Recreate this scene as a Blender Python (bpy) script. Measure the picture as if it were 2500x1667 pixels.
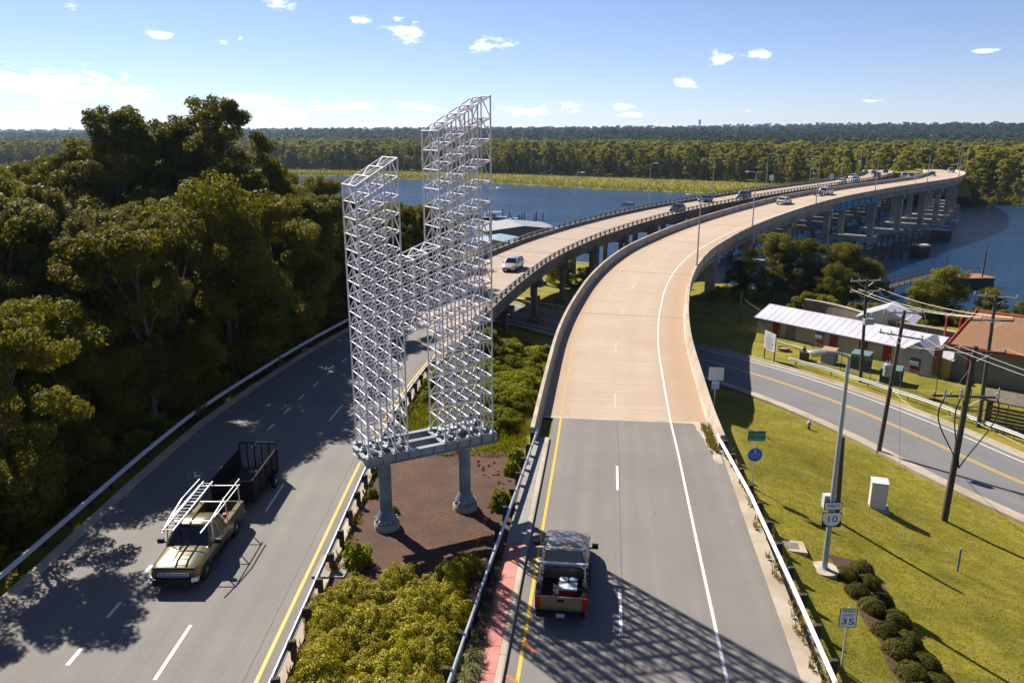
import bpy, math, random
import numpy as np
from mathutils import Vector, Matrix, Quaternion
R = math.radians
SC = bpy.context.scene
COL = SC.collection
for o in list(bpy.data.objects):
    bpy.data.objects.remove(o)

# ------------------------------------------------------------------ camera
FPX, CXP, CYP, CAMH = 1890.0, 1250.0, 833.5, 18.0
PITCH = math.atan((CYP - 327.0) / FPX)
SP, CP = math.sin(PITCH), math.cos(PITCH)
cam_d = bpy.data.cameras.new('camera')
cam_d.sensor_width = 36.0
cam_d.lens = FPX / 2500.0 * 36.0
cam_d.clip_start = 0.5
cam_d.clip_end = 30000.0
cam = bpy.data.objects.new('camera', cam_d)
COL.objects.link(cam)
cam.location = (0, 0, CAMH)
cam.rotation_euler = (R(90) - PITCH, 0, 0)
SC.camera = cam

# ------------------------------------------------------------------ sun
SUN_EL = R(42.0)
SUN_AZ = math.atan2(-0.645, 0.764)          # clockwise from +Y: ahead and to the left
sun_vec = Vector((math.sin(SUN_AZ) * math.cos(SUN_EL), math.cos(SUN_AZ) * math.cos(SUN_EL), math.sin(SUN_EL)))
sd = bpy.data.lights.new('sun', 'SUN')
sd.energy = 5.0
sd.angle = R(0.53)
sd.color = (1.0, 0.93, 0.82)
sun = bpy.data.objects.new('sun', sd)
COL.objects.link(sun)
sun.location = sun_vec * 300
sun.rotation_euler = (-sun_vec).to_track_quat('-Z', 'Y').to_euler()

# ------------------------------------------------------------------ view
SC.view_settings.view_transform = 'Standard'
SC.view_settings.look = 'None'
SC.view_settings.exposure = 1.15
SC.view_settings.gamma = 1.0
SC.view_settings.use_curve_mapping = False
SC.render.engine = 'CYCLES'
SC.cycles.use_denoising = True
SC.cycles.max_bounces = 6
SC.cycles.diffuse_bounces = 1
SC.cycles.glossy_bounces = 3
SC.cycles.transmission_bounces = 4
SC.cycles.transparent_max_bounces = 8
SC.cycles.volume_bounces = 0
SC.cycles.sample_clamp_indirect = 6.0

# ------------------------------------------------------------------ world: sky with small fair-weather clouds
W = bpy.data.worlds.new('World')
SC.world = W
W.use_nodes = True
W.cycles.sampling_method = 'MANUAL'
W.cycles.sample_map_resolution = 256
nt = W.node_tree
nt.nodes.clear()
def wn(t, **kw):
    n = nt.nodes.new(t)
    for k, v in kw.items():
        setattr(n, k, v)
    return n
def wmath(op, a, b=None, c=None, clamp=False):
    n = nt.nodes.new('ShaderNodeMath'); n.operation = op; n.use_clamp = clamp
    for i, q in enumerate((a, b, c)):
        if q is None: continue
        if isinstance(q, (int, float)): n.inputs[i].default_value = q
        else: nt.links.new(q, n.inputs[i])
    return n.outputs[0]
sky = wn('ShaderNodeTexSky', sky_type='NISHITA', sun_disc=False)
sky.sun_elevation = SUN_EL
sky.sun_rotation = SUN_AZ
sky.altitude = 30
sky.air_density = 0.8
sky.dust_density = 0.0
sky.ozone_density = 3.0
tc = wn('ShaderNodeTexCoord')
sx = wn('ShaderNodeSeparateXYZ'); nt.links.new(tc.outputs['Generated'], sx.inputs[0])
X_, Y_, Z_ = sx.outputs
az = wmath('ARCTAN2', X_, Y_)
el = wmath('ARCSINE', Z_)
comb = wn('ShaderNodeCombineXYZ')
nt.links.new(az, comb.inputs[0]); nt.links.new(wmath('MULTIPLY', el, 2.6), comb.inputs[1])
def noise(scale, det, rough, vec=None, loc=None):
    n = wn('ShaderNodeTexNoise'); n.inputs['Scale'].default_value = scale
    n.inputs['Detail'].default_value = det; n.inputs['Roughness'].default_value = rough
    nt.links.new(vec or comb.outputs[0], n.inputs['Vector'])
    return n.outputs['Fac']
nA = noise(46.0, 7.0, 0.66)
nB = noise(16.0, 5.0, 0.55)
nS = noise(5.0, 3.0, 0.5)
# (photo x, photo y, half width, half height) of the clouds in view, as directions in the sky
CL = [(130, 195, 130, 34), (40, 206, 60, 18), (320, 205, 42, 20), (215, 187, 30, 10), (590, 230, 66, 15), (715, 236, 42, 17),
      (660, 262, 70, 12), (790, 245, 34, 9), (850, 246, 26, 7), (945, 76, 52, 20), (912, 46, 22, 10), (830, 46, 20, 9), (1100, 102, 32, 14),
      (1158, 104, 30, 12), (1300, 246, 54, 15), (1205, 256, 80, 10), (960, 248, 44, 10), (920, 273, 40, 7), (1665, 133, 32, 15),
      (1742, 125, 26, 10), (1575, 191, 26, 11), (1425, 247, 28, 7), (1450, 263, 34, 6), (645, 6, 44, 14), (172, 16, 16, 9),
      (366, 78, 20, 8), (512, 99, 10, 5), (552, 90, 6, 7), (2268, 117, 18, 4), (1715, 255, 20, 3), (2000, 232, 26, 3)]
mask = None
kD = 2500.0 / 2352.0
for (cx, cy, hw, hh) in CL:
    a = (cx * kD - CXP) / FPX; b = (cy * kD - CYP) / FPX
    v = Vector((a, CP - b * SP, -(SP + b * CP))).normalized()
    az0, el0 = math.atan2(v.x, v.y), math.asin(v.z)
    da = wmath('MULTIPLY', wmath('SUBTRACT', az, az0), 1.0 / (1.25 * hw * kD / FPX))
    de = wmath('MULTIPLY', wmath('SUBTRACT', el, el0), 1.0 / (1.2 * hh * kD / FPX))
    r2 = wmath('MULTIPLY_ADD', da, da, wmath('MULTIPLY', de, de))
    m = wmath('SUBTRACT', 1.0, wmath('SQRT', r2))
    mask = m if mask is None else wmath('MAXIMUM', mask, m)
# sparse clouds of the same kind everywhere else in the sky
wide = wmath('MULTIPLY', wmath('SUBTRACT', nS, 0.70), 4.0)
behind = wmath('GREATER_THAN', wmath('ABSOLUTE', az), 0.72)
wide = wmath('SUBTRACT', wmath('MULTIPLY', wide, behind), wmath('SUBTRACT', 1.0, behind))
mask = wmath('MAXIMUM', mask, wide)
det = wmath('ADD', wmath('MULTIPLY', wmath('SUBTRACT', nA, 0.5), 4.2), wmath('MULTIPLY', wmath('SUBTRACT', nB, 0.5), 3.4))
dens = wmath('MULTIPLY', wmath('ADD', wmath('SUBTRACT', mask, 0.20), det), 1.25, clamp=True)
gate = wmath('MULTIPLY', wmath('ADD', mask, 0.25), 2.5, clamp=True)
dens = wmath('MULTIPLY', dens, gate, clamp=True)
mix = wn('ShaderNodeMix', data_type='RGBA')
nt.links.new(wmath('MULTIPLY', dens, 0.92), mix.inputs['Factor'])
tint = wn('ShaderNodeMix', data_type='RGBA', blend_type='MULTIPLY')      # cool white balance of the whole sky
tint.inputs['Factor'].default_value = 1.0
hsv = wn('ShaderNodeHueSaturation'); hsv.inputs['Saturation'].default_value = .95; hsv.inputs['Value'].default_value = 1.0
nt.links.new(sky.outputs[0], hsv.inputs['Color'])
nt.links.new(hsv.outputs[0], tint.inputs['A']); tint.inputs['B'].default_value = (1.0, .96, 1.12, 1)
nt.links.new(tint.outputs['Result'], mix.inputs['A'])
mix.inputs['B'].default_value = (13.0, 12.9, 12.8, 1)
bg = wn('ShaderNodeBackground')
bg.inputs['Strength'].default_value = 0.05
nt.links.new(mix.outputs['Result'], bg.inputs['Color'])
wo = wn('ShaderNodeOutputWorld')
nt.links.new(bg.outputs[0], wo.inputs['Surface'])

# ================================================================== helpers
KD = 2500.0 / 2352.0
def ray(xd, yd):
    a = (xd * KD - CXP) / FPX; b = (yd * KD - CYP) / FPX
    return Vector((a, CP - b * SP, -(SP + b * CP)))
def px(xd, yd, z=0.0):
    """point where the line of sight through a photo pixel meets the level z"""
    r = ray(xd, yd); t = (z - CAMH) / r.z
    return Vector((r.x * t, r.y * t, z))
def pxy(xd, yd, y):
    """point on that line of sight at ground distance y (for the height of a thing whose base is known)"""
    r = ray(xd, yd); t = y / r.y
    return Vector((r.x * t, y, CAMH + r.z * t))

def rot2(x, y, a):
    c, s = math.cos(a), math.sin(a)
    return (c * x - s * y, s * x + c * y)

class MB:
    """collects simple shapes into one mesh"""
    def __init__(self):
        self.v = []; self.f = []; self.uv = None
    def add(self, vs, fs):
        n = len(self.v)
        self.v.extend([tuple(q) for q in vs])
        self.f.extend([tuple(i + n for i in f) for f in fs])
        return self
    def box(self, c, s, rz=0.0, M=None):
        hx, hy, hz = s[0] / 2, s[1] / 2, s[2] / 2
        vs = []
        for z in (-hz, hz):
            for x, y in ((-hx, -hy), (hx, -hy), (hx, hy), (-hx, hy)):
                if M is not None:
                    q = M @ Vector((x, y, z)); vs.append((c[0] + q.x, c[1] + q.y, c[2] + q.z))
                else:
                    a, b = rot2(x, y, rz); vs.append((c[0] + a, c[1] + b, c[2] + z))
        return self.add(vs, [(3, 2, 1, 0), (4, 5, 6, 7), (0, 1, 5, 4), (1, 2, 6, 5), (2, 3, 7, 6), (3, 0, 4, 7)])
    def bar(self, p0, p1, w, h, up=(0, 0, 1)):
        p0, p1 = Vector(p0), Vector(p1)
        d = (p1 - p0); L = d.length
        if L < 1e-6: return self
        d.normalize(); u = Vector(up)
        if abs(d.dot(u)) > .98: u = Vector((1, 0, 0))
        s = d.cross(u).normalized(); t = s.cross(d).normalized()
        vs = []
        for p in (p0, p1):
            for a, b in ((-1, -1), (1, -1), (1, 1), (-1, 1)):
                vs.append(p + s * (a * w / 2) + t * (b * h / 2))
        return self.add(vs, [(0, 1, 2, 3), (7, 6, 5, 4), (0, 4, 5, 1), (1, 5, 6, 2), (2, 6, 7, 3), (3, 7, 4, 0)])
    def tube(self, p0, p1, r, n=8, r2=None, cap=True):
        p0, p1 = Vector(p0), Vector(p1)
        r2 = r if r2 is None else r2
        d = (p1 - p0)
        if d.length < 1e-6: return self
        d.normalize()
        u = Vector((0, 0, 1)) if abs(d.z) < .95 else Vector((1, 0, 0))
        s = d.cross(u).normalized(); t = s.cross(d)
        vs = []
        for p, rr in ((p0, r), (p1, r2)):
            for i in range(n):
                a = 2 * math.pi * i / n
                vs.append(p + (s * math.cos(a) + t * math.sin(a)) * rr)
        fs = [(i, n + i, n + (i + 1) % n, (i + 1) % n) for i in range(n)]
        if cap: fs += [tuple(range(n)), tuple(range(2 * n - 1, n - 1, -1))]
        return self.add(vs, fs)
    def line(self, pts, r, n=6, taper=None):
        for i in range(len(pts) - 1):
            ra = r if taper is None else r + (taper - r) * i / (len(pts) - 1)
            rb = r if taper is None else r + (taper - r) * (i + 1) / (len(pts) - 1)
            self.tube(pts[i], pts[i + 1], ra, n, rb, cap=(i in (0, len(pts) - 2)))
        return self
    def prism(self, pts, z0, z1):
        n = len(pts)
        ar = sum(pts[i][0] * pts[(i + 1) % n][1] - pts[(i + 1) % n][0] * pts[i][1] for i in range(n))
        if ar < 0: pts = pts[::-1]
        vs = [(x, y, z0) for x, y in pts] + [(x, y, z1) for x, y in pts]
        return self.add(vs, [tuple(range(n - 1, -1, -1)), tuple(range(n, 2 * n))] + [(i, (i + 1) % n, n + (i + 1) % n, n + i) for i in range(n)])
    def cyl(self, c, r, z0, z1, n=20, r2=None):
        return self.tube((c[0], c[1], z0), (c[0], c[1], z1), r, n, r2)
    def lathe(self, prof, c=(0, 0, 0), n=16):
        vs = []; fs = []
        for (r, z) in prof:
            for i in range(n):
                a = 2 * math.pi * i / n
                vs.append((c[0] + r * math.cos(a), c[1] + r * math.sin(a), c[2] + z))
        for k in range(len(prof) - 1):
            for i in range(n):
                j = (i + 1) % n
                fs.append((k * n + i, k * n + j, (k + 1) * n + j, (k + 1) * n + i))
        fs.append(tuple(range(n - 1, -1, -1))); fs.append(tuple(range((len(prof) - 1) * n, len(prof) * n)))
        return self.add(vs, fs)
    def quad(self, a, b, c, d):
        return self.add([a, b, c, d], [(0, 1, 2, 3)])
    def mesh(self, name, mat=None, org=(0, 0, 0), smooth=False):
        me = bpy.data.meshes.new(name)
        ox, oy, oz = org
        me.from_pydata([(x - ox, y - oy, z - oz) for x, y, z in self.v], [], self.f)
        if self.uv is not None:
            l = me.uv_layers.new(name='UVMap')
            idx = np.empty(len(me.loops), dtype=np.int32); me.loops.foreach_get('vertex_index', idx)
            l.data.foreach_set('uv', np.asarray(self.uv, dtype=np.float32)[idx].ravel())
        if mat is not None: me.materials.append(mat)
        if smooth:
            me.polygons.foreach_set('use_smooth', [True] * len(me.polygons))
            if smooth is not True:
                me.set_sharp_from_angle(angle=R(smooth))
        me.update()
        return me
    def build(self, name, mat, parent=None, smooth=False, org=None, **tags):
        """parts: mesh coordinates are world unless org is given as (0,0,0) for local shapes"""
        if org is None:
            org = tuple(parent.location) if parent is not None else (0, 0, 0)
        return link(name, self.mesh(name, mat, org, smooth), parent, **tags)

def link(name, me, parent=None, loc=None, rz=None, label=None, cat=None, group=None, kind=None):
    o = bpy.data.objects.new(name, me)
    COL.objects.link(o)
    if parent is not None: o.parent = parent
    if loc is not None: o.location = loc
    if rz is not None: o.rotation_euler = (0, 0, rz)
    tag(o, label, cat, group, kind)
    return o
def tag(o, label=None, cat=None, group=None, kind=None):
    if label: o['label'] = label
    if cat: o['category'] = cat
    if group: o['group'] = group
    if kind: o['kind'] = kind
    return o
def thing(name, label, cat, loc=(0, 0, 0), rz=0.0, group=None):
    o = bpy.data.objects.new(name, None)
    o.empty_display_size = .3
    COL.objects.link(o)
    o.location = loc; o.rotation_euler = (0, 0, rz)
    return tag(o, label, cat, group)
def copy_tree(o, loc=None, rz=None, scale=None, label=None, group=None, parent=None):
    c = o.copy(); COL.objects.link(c)
    c.parent = parent
    if loc is not None: c.location = loc
    if rz is not None: c.rotation_euler = (0, 0, rz)
    if scale is not None: c.scale = scale if hasattr(scale, '__len__') else (scale,) * 3
    if label: c['label'] = label
    if group: c['group'] = group
    for ch in o.children:
        copy_tree(ch, parent=c)
    return c

# ------------------------------------------------------------------ paths and sweeps
class Path:
    def __init__(self, pts, ds=1.0, raw=False):
        P = np.array([tuple(q) for q in pts], float)
        if not raw:
            out = []
            E = np.vstack([2 * P[0] - P[1], P, 2 * P[-1] - P[-2]])
            for i in range(1, len(E) - 2):
                p0, p1, p2, p3 = E[i - 1:i + 3]
                n = max(2, int(np.linalg.norm(p2 - p1) / 0.5))
                t = np.linspace(0, 1, n, endpoint=False)[:, None]
                out.append(.5 * (2 * p1 + (p2 - p0) * t + (2 * p0 - 5 * p1 + 4 * p2 - p3) * t * t + (3 * p1 - p0 - 3 * p2 + p3) * t ** 3))
            Q = np.vstack(out + [P[-1:]])
            s = np.concatenate([[0], np.cumsum(np.linalg.norm(np.diff(Q[:, :2], axis=0), axis=1))])
            n = max(2, int(s[-1] / ds) + 1)
            S = np.linspace(0, s[-1], n)
            P = np.stack([np.interp(S, s, Q[:, i]) for i in range(3)], 1)
            for _ in range(3):
                P[1:-1] = .25 * P[:-2] + .5 * P[1:-1] + .25 * P[2:]
        self.P = P
        self.S = np.concatenate([[0], np.cumsum(np.linalg.norm(np.diff(P[:, :2], axis=0), axis=1))])
        T = np.gradient(P, axis=0); T[:, 2] = 0
        T /= np.linalg.norm(T, axis=1)[:, None]
        self.T = T
        self.N = np.stack([T[:, 1], -T[:, 0], np.zeros(len(T))], 1)
        self.L = self.S[-1]
    def at(self, s, off=0.0, dz=0.0):
        p = np.array([np.interp(s, self.S, self.P[:, i]) for i in range(3)])
        t = np.array([np.interp(s, self.S, self.T[:, i]) for i in range(3)])
        t /= np.linalg.norm(t)
        n = np.array([t[1], -t[0], 0])
        q = p + n * off
        return Vector((q[0], q[1], q[2] + dz)), Vector(t), Vector(n)
    def near(self, x, y):
        d = np.hypot(self.P[:, 0] - x, self.P[:, 1] - y); i = int(np.argmin(d))
        dx, dy = x - self.P[i, 0], y - self.P[i, 1]
        return float(self.S[i] + dx * self.T[i, 0] + dy * self.T[i, 1]), float(dx * self.N[i, 0] + dy * self.N[i, 1])
    def off(self, d, dz=0.0):
        """parallel path; d a number or function of s"""
        dd = np.array([d(s) for s in self.S]) if callable(d) else np.full(len(self.S), float(d))
        Q = self.P + self.N * dd[:, None]
        Q[:, 2] += dz
        return Path(Q, raw=True)
    def cut(self, s0, s1):
        S = np.concatenate([[s0], self.S[(self.S > s0 + 1e-3) & (self.S < s1 - 1e-3)], [s1]])
        P = np.stack([np.interp(S, self.S, self.P[:, i]) for i in range(3)], 1)
        q = Path(P, raw=True)
        q.S = S
        q.T = np.stack([np.interp(S, self.S, self.T[:, i]) for i in range(3)], 1)
        q.T /= np.linalg.norm(q.T, axis=1)[:, None]
        q.N = np.stack([q.T[:, 1], -q.T[:, 0], np.zeros(len(S))], 1)
        q.L = s1 - s0
        return q
def sweep(mb, path, prof, closed=True, caps=True):
    """prof: list of (offset to the right, height); number or callable of s for the offset"""
    m = len(prof); n = len(path.P)
    base = len(mb.v)
    if mb.uv is None: mb.uv = [(0, 0)] * base
    for i in range(n):
        acc = 0.0
        for j, (o, z) in enumerate(prof):
            oo = o(path.S[i]) if callable(o) else o
            q = path.P[i] + path.N[i] * oo
            mb.v.append((q[0], q[1], q[2] + z))
            mb.uv.append((path.S[i], oo + z * .7))
    for i in range(n - 1):
        for j in range(m if closed else m - 1):
            a = base + i * m + j; b = base + i * m + (j + 1) % m
            mb.f.append((a, b, b + m, a + m))
    if closed and caps:
        mb.f.append(tuple(base + j for j in range(m - 1, -1, -1)))
        mb.f.append(tuple(base + (n - 1) * m + j for j in range(m)))
    return mb

# ------------------------------------------------------------------ materials
MATS = {}
ALB = 0.64                                     # the photograph is exposed for sunlit ground: true albedos are low, the exposure is up
def _a(c): return None if c is None else tuple(min(.8, q * ALB) for q in c)
def mat(name, col, rough=.7, col2=None, scale=1.0, detail=5.0, contrast=(.35, .65), bump=0.0, bscale=None, metal=0.0, spec=.4,
        stretch=None, coords='P', col3=None, scale3=.15, transl=0.0, emit=None, bdist=.02, clear=0.0, alpha=1.0, trans=0.0):
    if name in MATS: return MATS[name]
    if not metal or metal < .5: col, col2, col3 = _a(col), _a(col2), _a(col3)
    m = bpy.data.materials.new(name); m.use_nodes = True
    t = m.node_tree; N = t.nodes; L = t.links
    b = N['Principled BSDF']
    b.inputs['Roughness'].default_value = rough
    b.inputs['Metallic'].default_value = metal
    b.inputs['Specular IOR Level'].default_value = spec
    b.inputs['Coat Weight'].default_value = clear
    b.inputs['Base Color'].default_value = (*col, 1)
    if trans: b.inputs['Transmission Weight'].default_value = trans
    if emit: b.inputs['Emission Color'].default_value = (*col, 1); b.inputs['Emission Strength'].default_value = emit
    src = None
    if col2 is not None or bump:
        if coords == 'P':
            g = N.new('ShaderNodeNewGeometry'); src = g.outputs['Position']
        else:
            g = N.new('ShaderNodeTexCoord'); src = g.outputs[coords]
        if stretch:
            mp = N.new('ShaderNodeMapping'); mp.inputs['Scale'].default_value = stretch
            L.new(src, mp.inputs['Vector']); src = mp.outputs['Vector']
    out = None
    if col2 is not None:
        n = N.new('ShaderNodeTexNoise'); n.inputs['Scale'].default_value = scale; n.inputs['Detail'].default_value = detail
        n.inputs['Roughness'].default_value = .6
        L.new(src, n.inputs['Vector'])
        r = N.new('ShaderNodeValToRGB')
        r.color_ramp.elements[0].position = contrast[0]; r.color_ramp.elements[0].color = (*col, 1)
        r.color_ramp.elements[1].position = contrast[1]; r.color_ramp.elements[1].color = (*col2, 1)
        L.new(n.outputs['Fac'], r.inputs['Fac'])
        out = r.outputs['Color']
        if col3 is not None:
            n3 = N.new('ShaderNodeTexNoise'); n3.inputs['Scale'].default_value = scale3; n3.inputs['Detail'].default_value = 4
            L.new(src, n3.inputs['Vector'])
            r3 = N.new('ShaderNodeMapRange'); r3.inputs[1].default_value = .42; r3.inputs[2].default_value = .66
            L.new(n3.outputs['Fac'], r3.inputs[0])
            mx = N.new('ShaderNodeMix'); mx.data_type = 'RGBA'
            L.new(r3.outputs[0], mx.inputs['Factor']); L.new(out, mx.inputs['A']); mx.inputs['B'].default_value = (*col3, 1)
            out = mx.outputs['Result']
        L.new(out, b.inputs['Base Color'])
    if bump:
        nb = N.new('ShaderNodeTexNoise'); nb.inputs['Scale'].default_value = bscale or scale * 4; nb.inputs['Detail'].default_value = 4
        L.new(src, nb.inputs['Vector'])
        bp = N.new('ShaderNodeBump'); bp.inputs['Strength'].default_value = bump; bp.inputs['Distance'].default_value = bdist
        L.new(nb.outputs['Fac'], bp.inputs['Height']); L.new(bp.outputs['Normal'], b.inputs['Normal'])
    if transl:
        tr = N.new('ShaderNodeBsdfTranslucent')
        if out is not None:
            hs = N.new('ShaderNodeHueSaturation'); hs.inputs['Saturation'].default_value = 1.1; hs.inputs['Value'].default_value = 1.25
            L.new(out, hs.inputs['Color']); L.new(hs.outputs['Color'], tr.inputs['Color'])
        else: tr.inputs['Color'].default_value = (*[min(1, c * 1.3) for c in col], 1)
        ms = N.new('ShaderNodeMixShader'); ms.inputs[0].default_value = transl
        L.new(b.outputs[0], ms.inputs[1]); L.new(tr.outputs[0], ms.inputs[2]); L.new(ms.outputs[0], N['Material Output'].inputs['Surface'])
    MATS[name] = m
    return m
def leafmat(name, a, b, c, rough=.45, transl=.3, spec=.35):
    """leaf colours vary from tree to tree and from clump to clump"""
    if name in MATS: return MATS[name]
    m = mat(name, a, rough, b, .55, 3.0, (.32, .68), col3=c, scale3=.13, transl=transl, spec=spec)
    t = m.node_tree; N = t.nodes; L = t.links
    return m

M_asph = None

def road_mat(name, c1, c2, dark, streak=(.02, .9), cross=None, cracks=True, rough=.85, sp=28.0, edge=None, seams=()):
    """worn pavement: fine speckle, lengthwise wheel streaks, blotches, thin cracks; UV = metres along and across"""
    c1, c2, dark = _a(c1), _a(c2), _a(dark)
    m = bpy.data.materials.new(name); m.use_nodes = True
    t = m.node_tree; N = t.nodes; L = t.links
    b = N['Principled BSDF']; b.inputs['Roughness'].default_value = rough; b.inputs['Specular IOR Level'].default_value = .3
    uv = N.new('ShaderNodeUVMap')
    g = N.new('ShaderNodeNewGeometry')
    def noise(vec, scale, det=4, rgh=.6):
        n = N.new('ShaderNodeTexNoise'); n.inputs['Scale'].default_value = scale; n.inputs['Detail'].default_value = det; n.inputs['Roughness'].default_value = rgh
        L.new(vec, n.inputs['Vector']); return n.outputs['Fac']
    def mapr(v, a, bb, lo=0, hi=1):
        r = N.new('ShaderNodeMapRange'); r.inputs[1].default_value = a; r.inputs[2].default_value = bb; r.inputs[3].default_value = lo; r.inputs[4].default_value = hi
        L.new(v, r.inputs[0]); return r.outputs[0]
    def mixc(f, a, bb, mode='MIX'):
        x = N.new('ShaderNodeMix'); x.data_type = 'RGBA'; x.blend_type = mode
        if isinstance(f, float): x.inputs['Factor'].default_value = f
        else: L.new(f, x.inputs['Factor'])
        for q, k in ((a, 'A'), (bb, 'B')):
            if isinstance(q, tuple): x.inputs[k].default_value = (*q, 1)
            else: L.new(q, x.inputs[k])
        return x.outputs['Result']
    mp = N.new('ShaderNodeMapping'); mp.inputs['Scale'].default_value = (streak[0], streak[1], 1); L.new(uv.outputs[0], mp.inputs['Vector'])
    col = mixc(mapr(noise(mp.outputs[0], 1.0, 3), .32, .68), c1, c2)
    col = mixc(mapr(noise(g.outputs['Position'], .22, 5), .4, .75, 0, .55), col, dark)
    if cross:
        mp2 = N.new('ShaderNodeMapping'); mp2.inputs['Scale'].default_value = (cross[0], cross[1], 1); L.new(uv.outputs[0], mp2.inputs['Vector'])
        col = mixc(mapr(noise(mp2.outputs[0], 1.0, 6, .7), .38, .72, 0, .75), col, dark)
    if edge:                                    # rust-brown wash along the edges of the deck
        sv = N.new('ShaderNodeSeparateXYZ'); L.new(uv.outputs[0], sv.inputs[0])
        wv = N.new('ShaderNodeMath'); wv.operation = 'MULTIPLY_ADD'; L.new(noise(mp.outputs[0], 2.0, 4), wv.inputs[0]); wv.inputs[1].default_value = 1.6; L.new(sv.outputs[1], wv.inputs[2])
        col = mixc(mapr(wv.outputs[0], edge[0], edge[1], 0, .8), col, _a(edge[4]))
        col = mixc(mapr(wv.outputs[0], edge[2], edge[3], 0, .8), col, _a(edge[4]))
    col = mixc(mapr(noise(g.outputs['Position'], sp, 3, .75), .42, .75, 0, .35), col, tuple(min(1, q * 1.7) for q in c2))
    for sv_ in seams:                           # lengthwise construction joints
        s3 = N.new('ShaderNodeSeparateXYZ'); L.new(uv.outputs[0], s3.inputs[0])
        w3 = N.new('ShaderNodeMath'); w3.operation = 'MULTIPLY_ADD'; L.new(noise(g.outputs['Position'], .9, 5), w3.inputs[0]); w3.inputs[1].default_value = .14; L.new(s3.outputs[1], w3.inputs[2])
        a3 = N.new('ShaderNodeMath'); a3.operation = 'SUBTRACT'; L.new(w3.outputs[0], a3.inputs[0]); a3.inputs[1].default_value = sv_ + .07
        b3 = N.new('ShaderNodeMath'); b3.operation = 'ABSOLUTE'; L.new(a3.outputs[0], b3.inputs[0])
        col = mixc(mapr(b3.outputs[0], .012, .035, .55, 0), col, tuple(q * .4 for q in c1))
    if cracks:
        vo = N.new('ShaderNodeTexVoronoi'); vo.feature = 'DISTANCE_TO_EDGE'; vo.inputs['Scale'].default_value = .16
        wob = N.new('ShaderNodeVectorMath'); wob.operation = 'ADD'
        nz = N.new('ShaderNodeTexNoise'); nz.inputs['Scale'].default_value = .7; nz.inputs['Detail'].default_value = 6
        L.new(g.outputs['Position'], nz.inputs['Vector']); L.new(g.outputs['Position'], wob.inputs[0]); L.new(nz.outputs['Color'], wob.inputs[1])
        L.new(wob.outputs[0], vo.inputs['Vector'])
        ck = mapr(vo.outputs['Distance'], 0.0, .0035, 1, 0)
        gate = mapr(noise(g.outputs['Position'], .08, 2), .5, .56)
        mm = N.new('ShaderNodeMath'); mm.operation = 'MULTIPLY'; L.new(ck, mm.inputs[0]); L.new(gate, mm.inputs[1])
        m2 = N.new('ShaderNodeMath'); m2.operation = 'MULTIPLY'; L.new(mm.outputs[0], m2.inputs[0]); m2.inputs[1].default_value = .6
        col = mixc(m2.outputs[0], col, tuple(q * .35 for q in c1))
    L.new(col, b.inputs['Base Color'])
    bp = N.new('ShaderNodeBump'); bp.inputs['Strength'].default_value = .35; bp.inputs['Distance'].default_value = .01
    L.new(noise(g.outputs['Position'], 45, 3), bp.inputs['Height']); L.new(bp.outputs['Normal'], b.inputs['Normal'])
    MATS[name] = m
    return m

M_asph = road_mat('asphalt', (.205, .190, .174), (.255, .234, .212), (.146, .135, .124), streak=(.015, 1.15), seams=(-.45,))
M_asph2 = road_mat('asphalt_side_road', (.175, .175, .177), (.21, .208, .206), (.145, .144, .143))
M_deck = road_mat('deck_concrete', (.50, .385, .285), (.59, .47, .365), (.40, .28, .19), streak=(.012, .5), cross=(1.6, .05), cracks=False, sp=20, edge=(3.4, 5.0, -2.6, -4.0, (.42, .265, .15)))
M_deck_old = road_mat('old_deck_concrete', (.43, .335, .265), (.50, .40, .32), (.36, .26, .19), streak=(.012, .6), cross=(.9, .04), cracks=False, sp=20)
M_conc = mat('concrete', (.40, .36, .30), .85, (.50, .46, .39), .5, bump=.3, bscale=6, col3=(.30, .27, .22), scale3=.3)
M_conc_new = mat('parapet_concrete', (.52, .43, .33), .85, (.62, .52, .41), .35, bump=.2, bscale=5, col3=(.42, .34, .26), scale3=.5)
M_conc_dark = mat('weathered_concrete', (.17, .145, .12), .9, (.27, .235, .195), .6, bump=.3, bscale=5, col3=(.12, .10, .085), scale3=.35)
M_curb = mat('kerb_concrete', (.44, .37, .28), .9, (.54, .46, .36), 1.6, bump=.3, bscale=8, col3=(.40, .31, .22), scale3=.5)
M_white = mat('white_road_paint', (.36, .35, .33), .6, (.92, .91, .88), 9, detail=8, contrast=(.28, .42))
M_whitefaint = mat('worn_white_paint', (.52, .44, .37), .7, (.66, .60, .53), 4)
M_yellow = mat('yellow_road_paint', (.45, .27, .06), .6, (.85, .50, .04), 9, detail=8, contrast=(.26, .42))
M_yellowfaint = mat('worn_yellow_paint', (.50, .36, .22), .7, (.60, .42, .20), 3)
M_galv = mat('galvanised_steel', (.52, .53, .54), .38, (.62, .63, .64), 3, metal=.75, spec=.5)
M_galv_pale = mat('galvanised_rail', (.66, .67, .70), .5, (.80, .81, .84), 2, metal=.2, spec=.4)
M_wood_dark = mat('creosoted_timber', (.045, .035, .026), .9, (.085, .068, .05), 5, bump=.4, stretch=(1, 1, .15), bscale=20)
M_pole = mat('pole_timber', (.055, .048, .036), .85, (.115, .10, .078), 3, bump=.4, stretch=(1, 1, .1), bscale=16)
M_steel_dark = mat('dark_steel', (.03, .03, .032), .5, metal=.5)
M_black = mat('black_paint', (.012, .012, .013), .5)
M_mulch = mat('bark_mulch', (.048, .021, .011), .95, (.190, .096, .055), 11.0, detail=8, contrast=(.3, .7), bump=1.0, bscale=14, bdist=.06, col3=(.085, .045, .028), scale3=.6)

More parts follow.
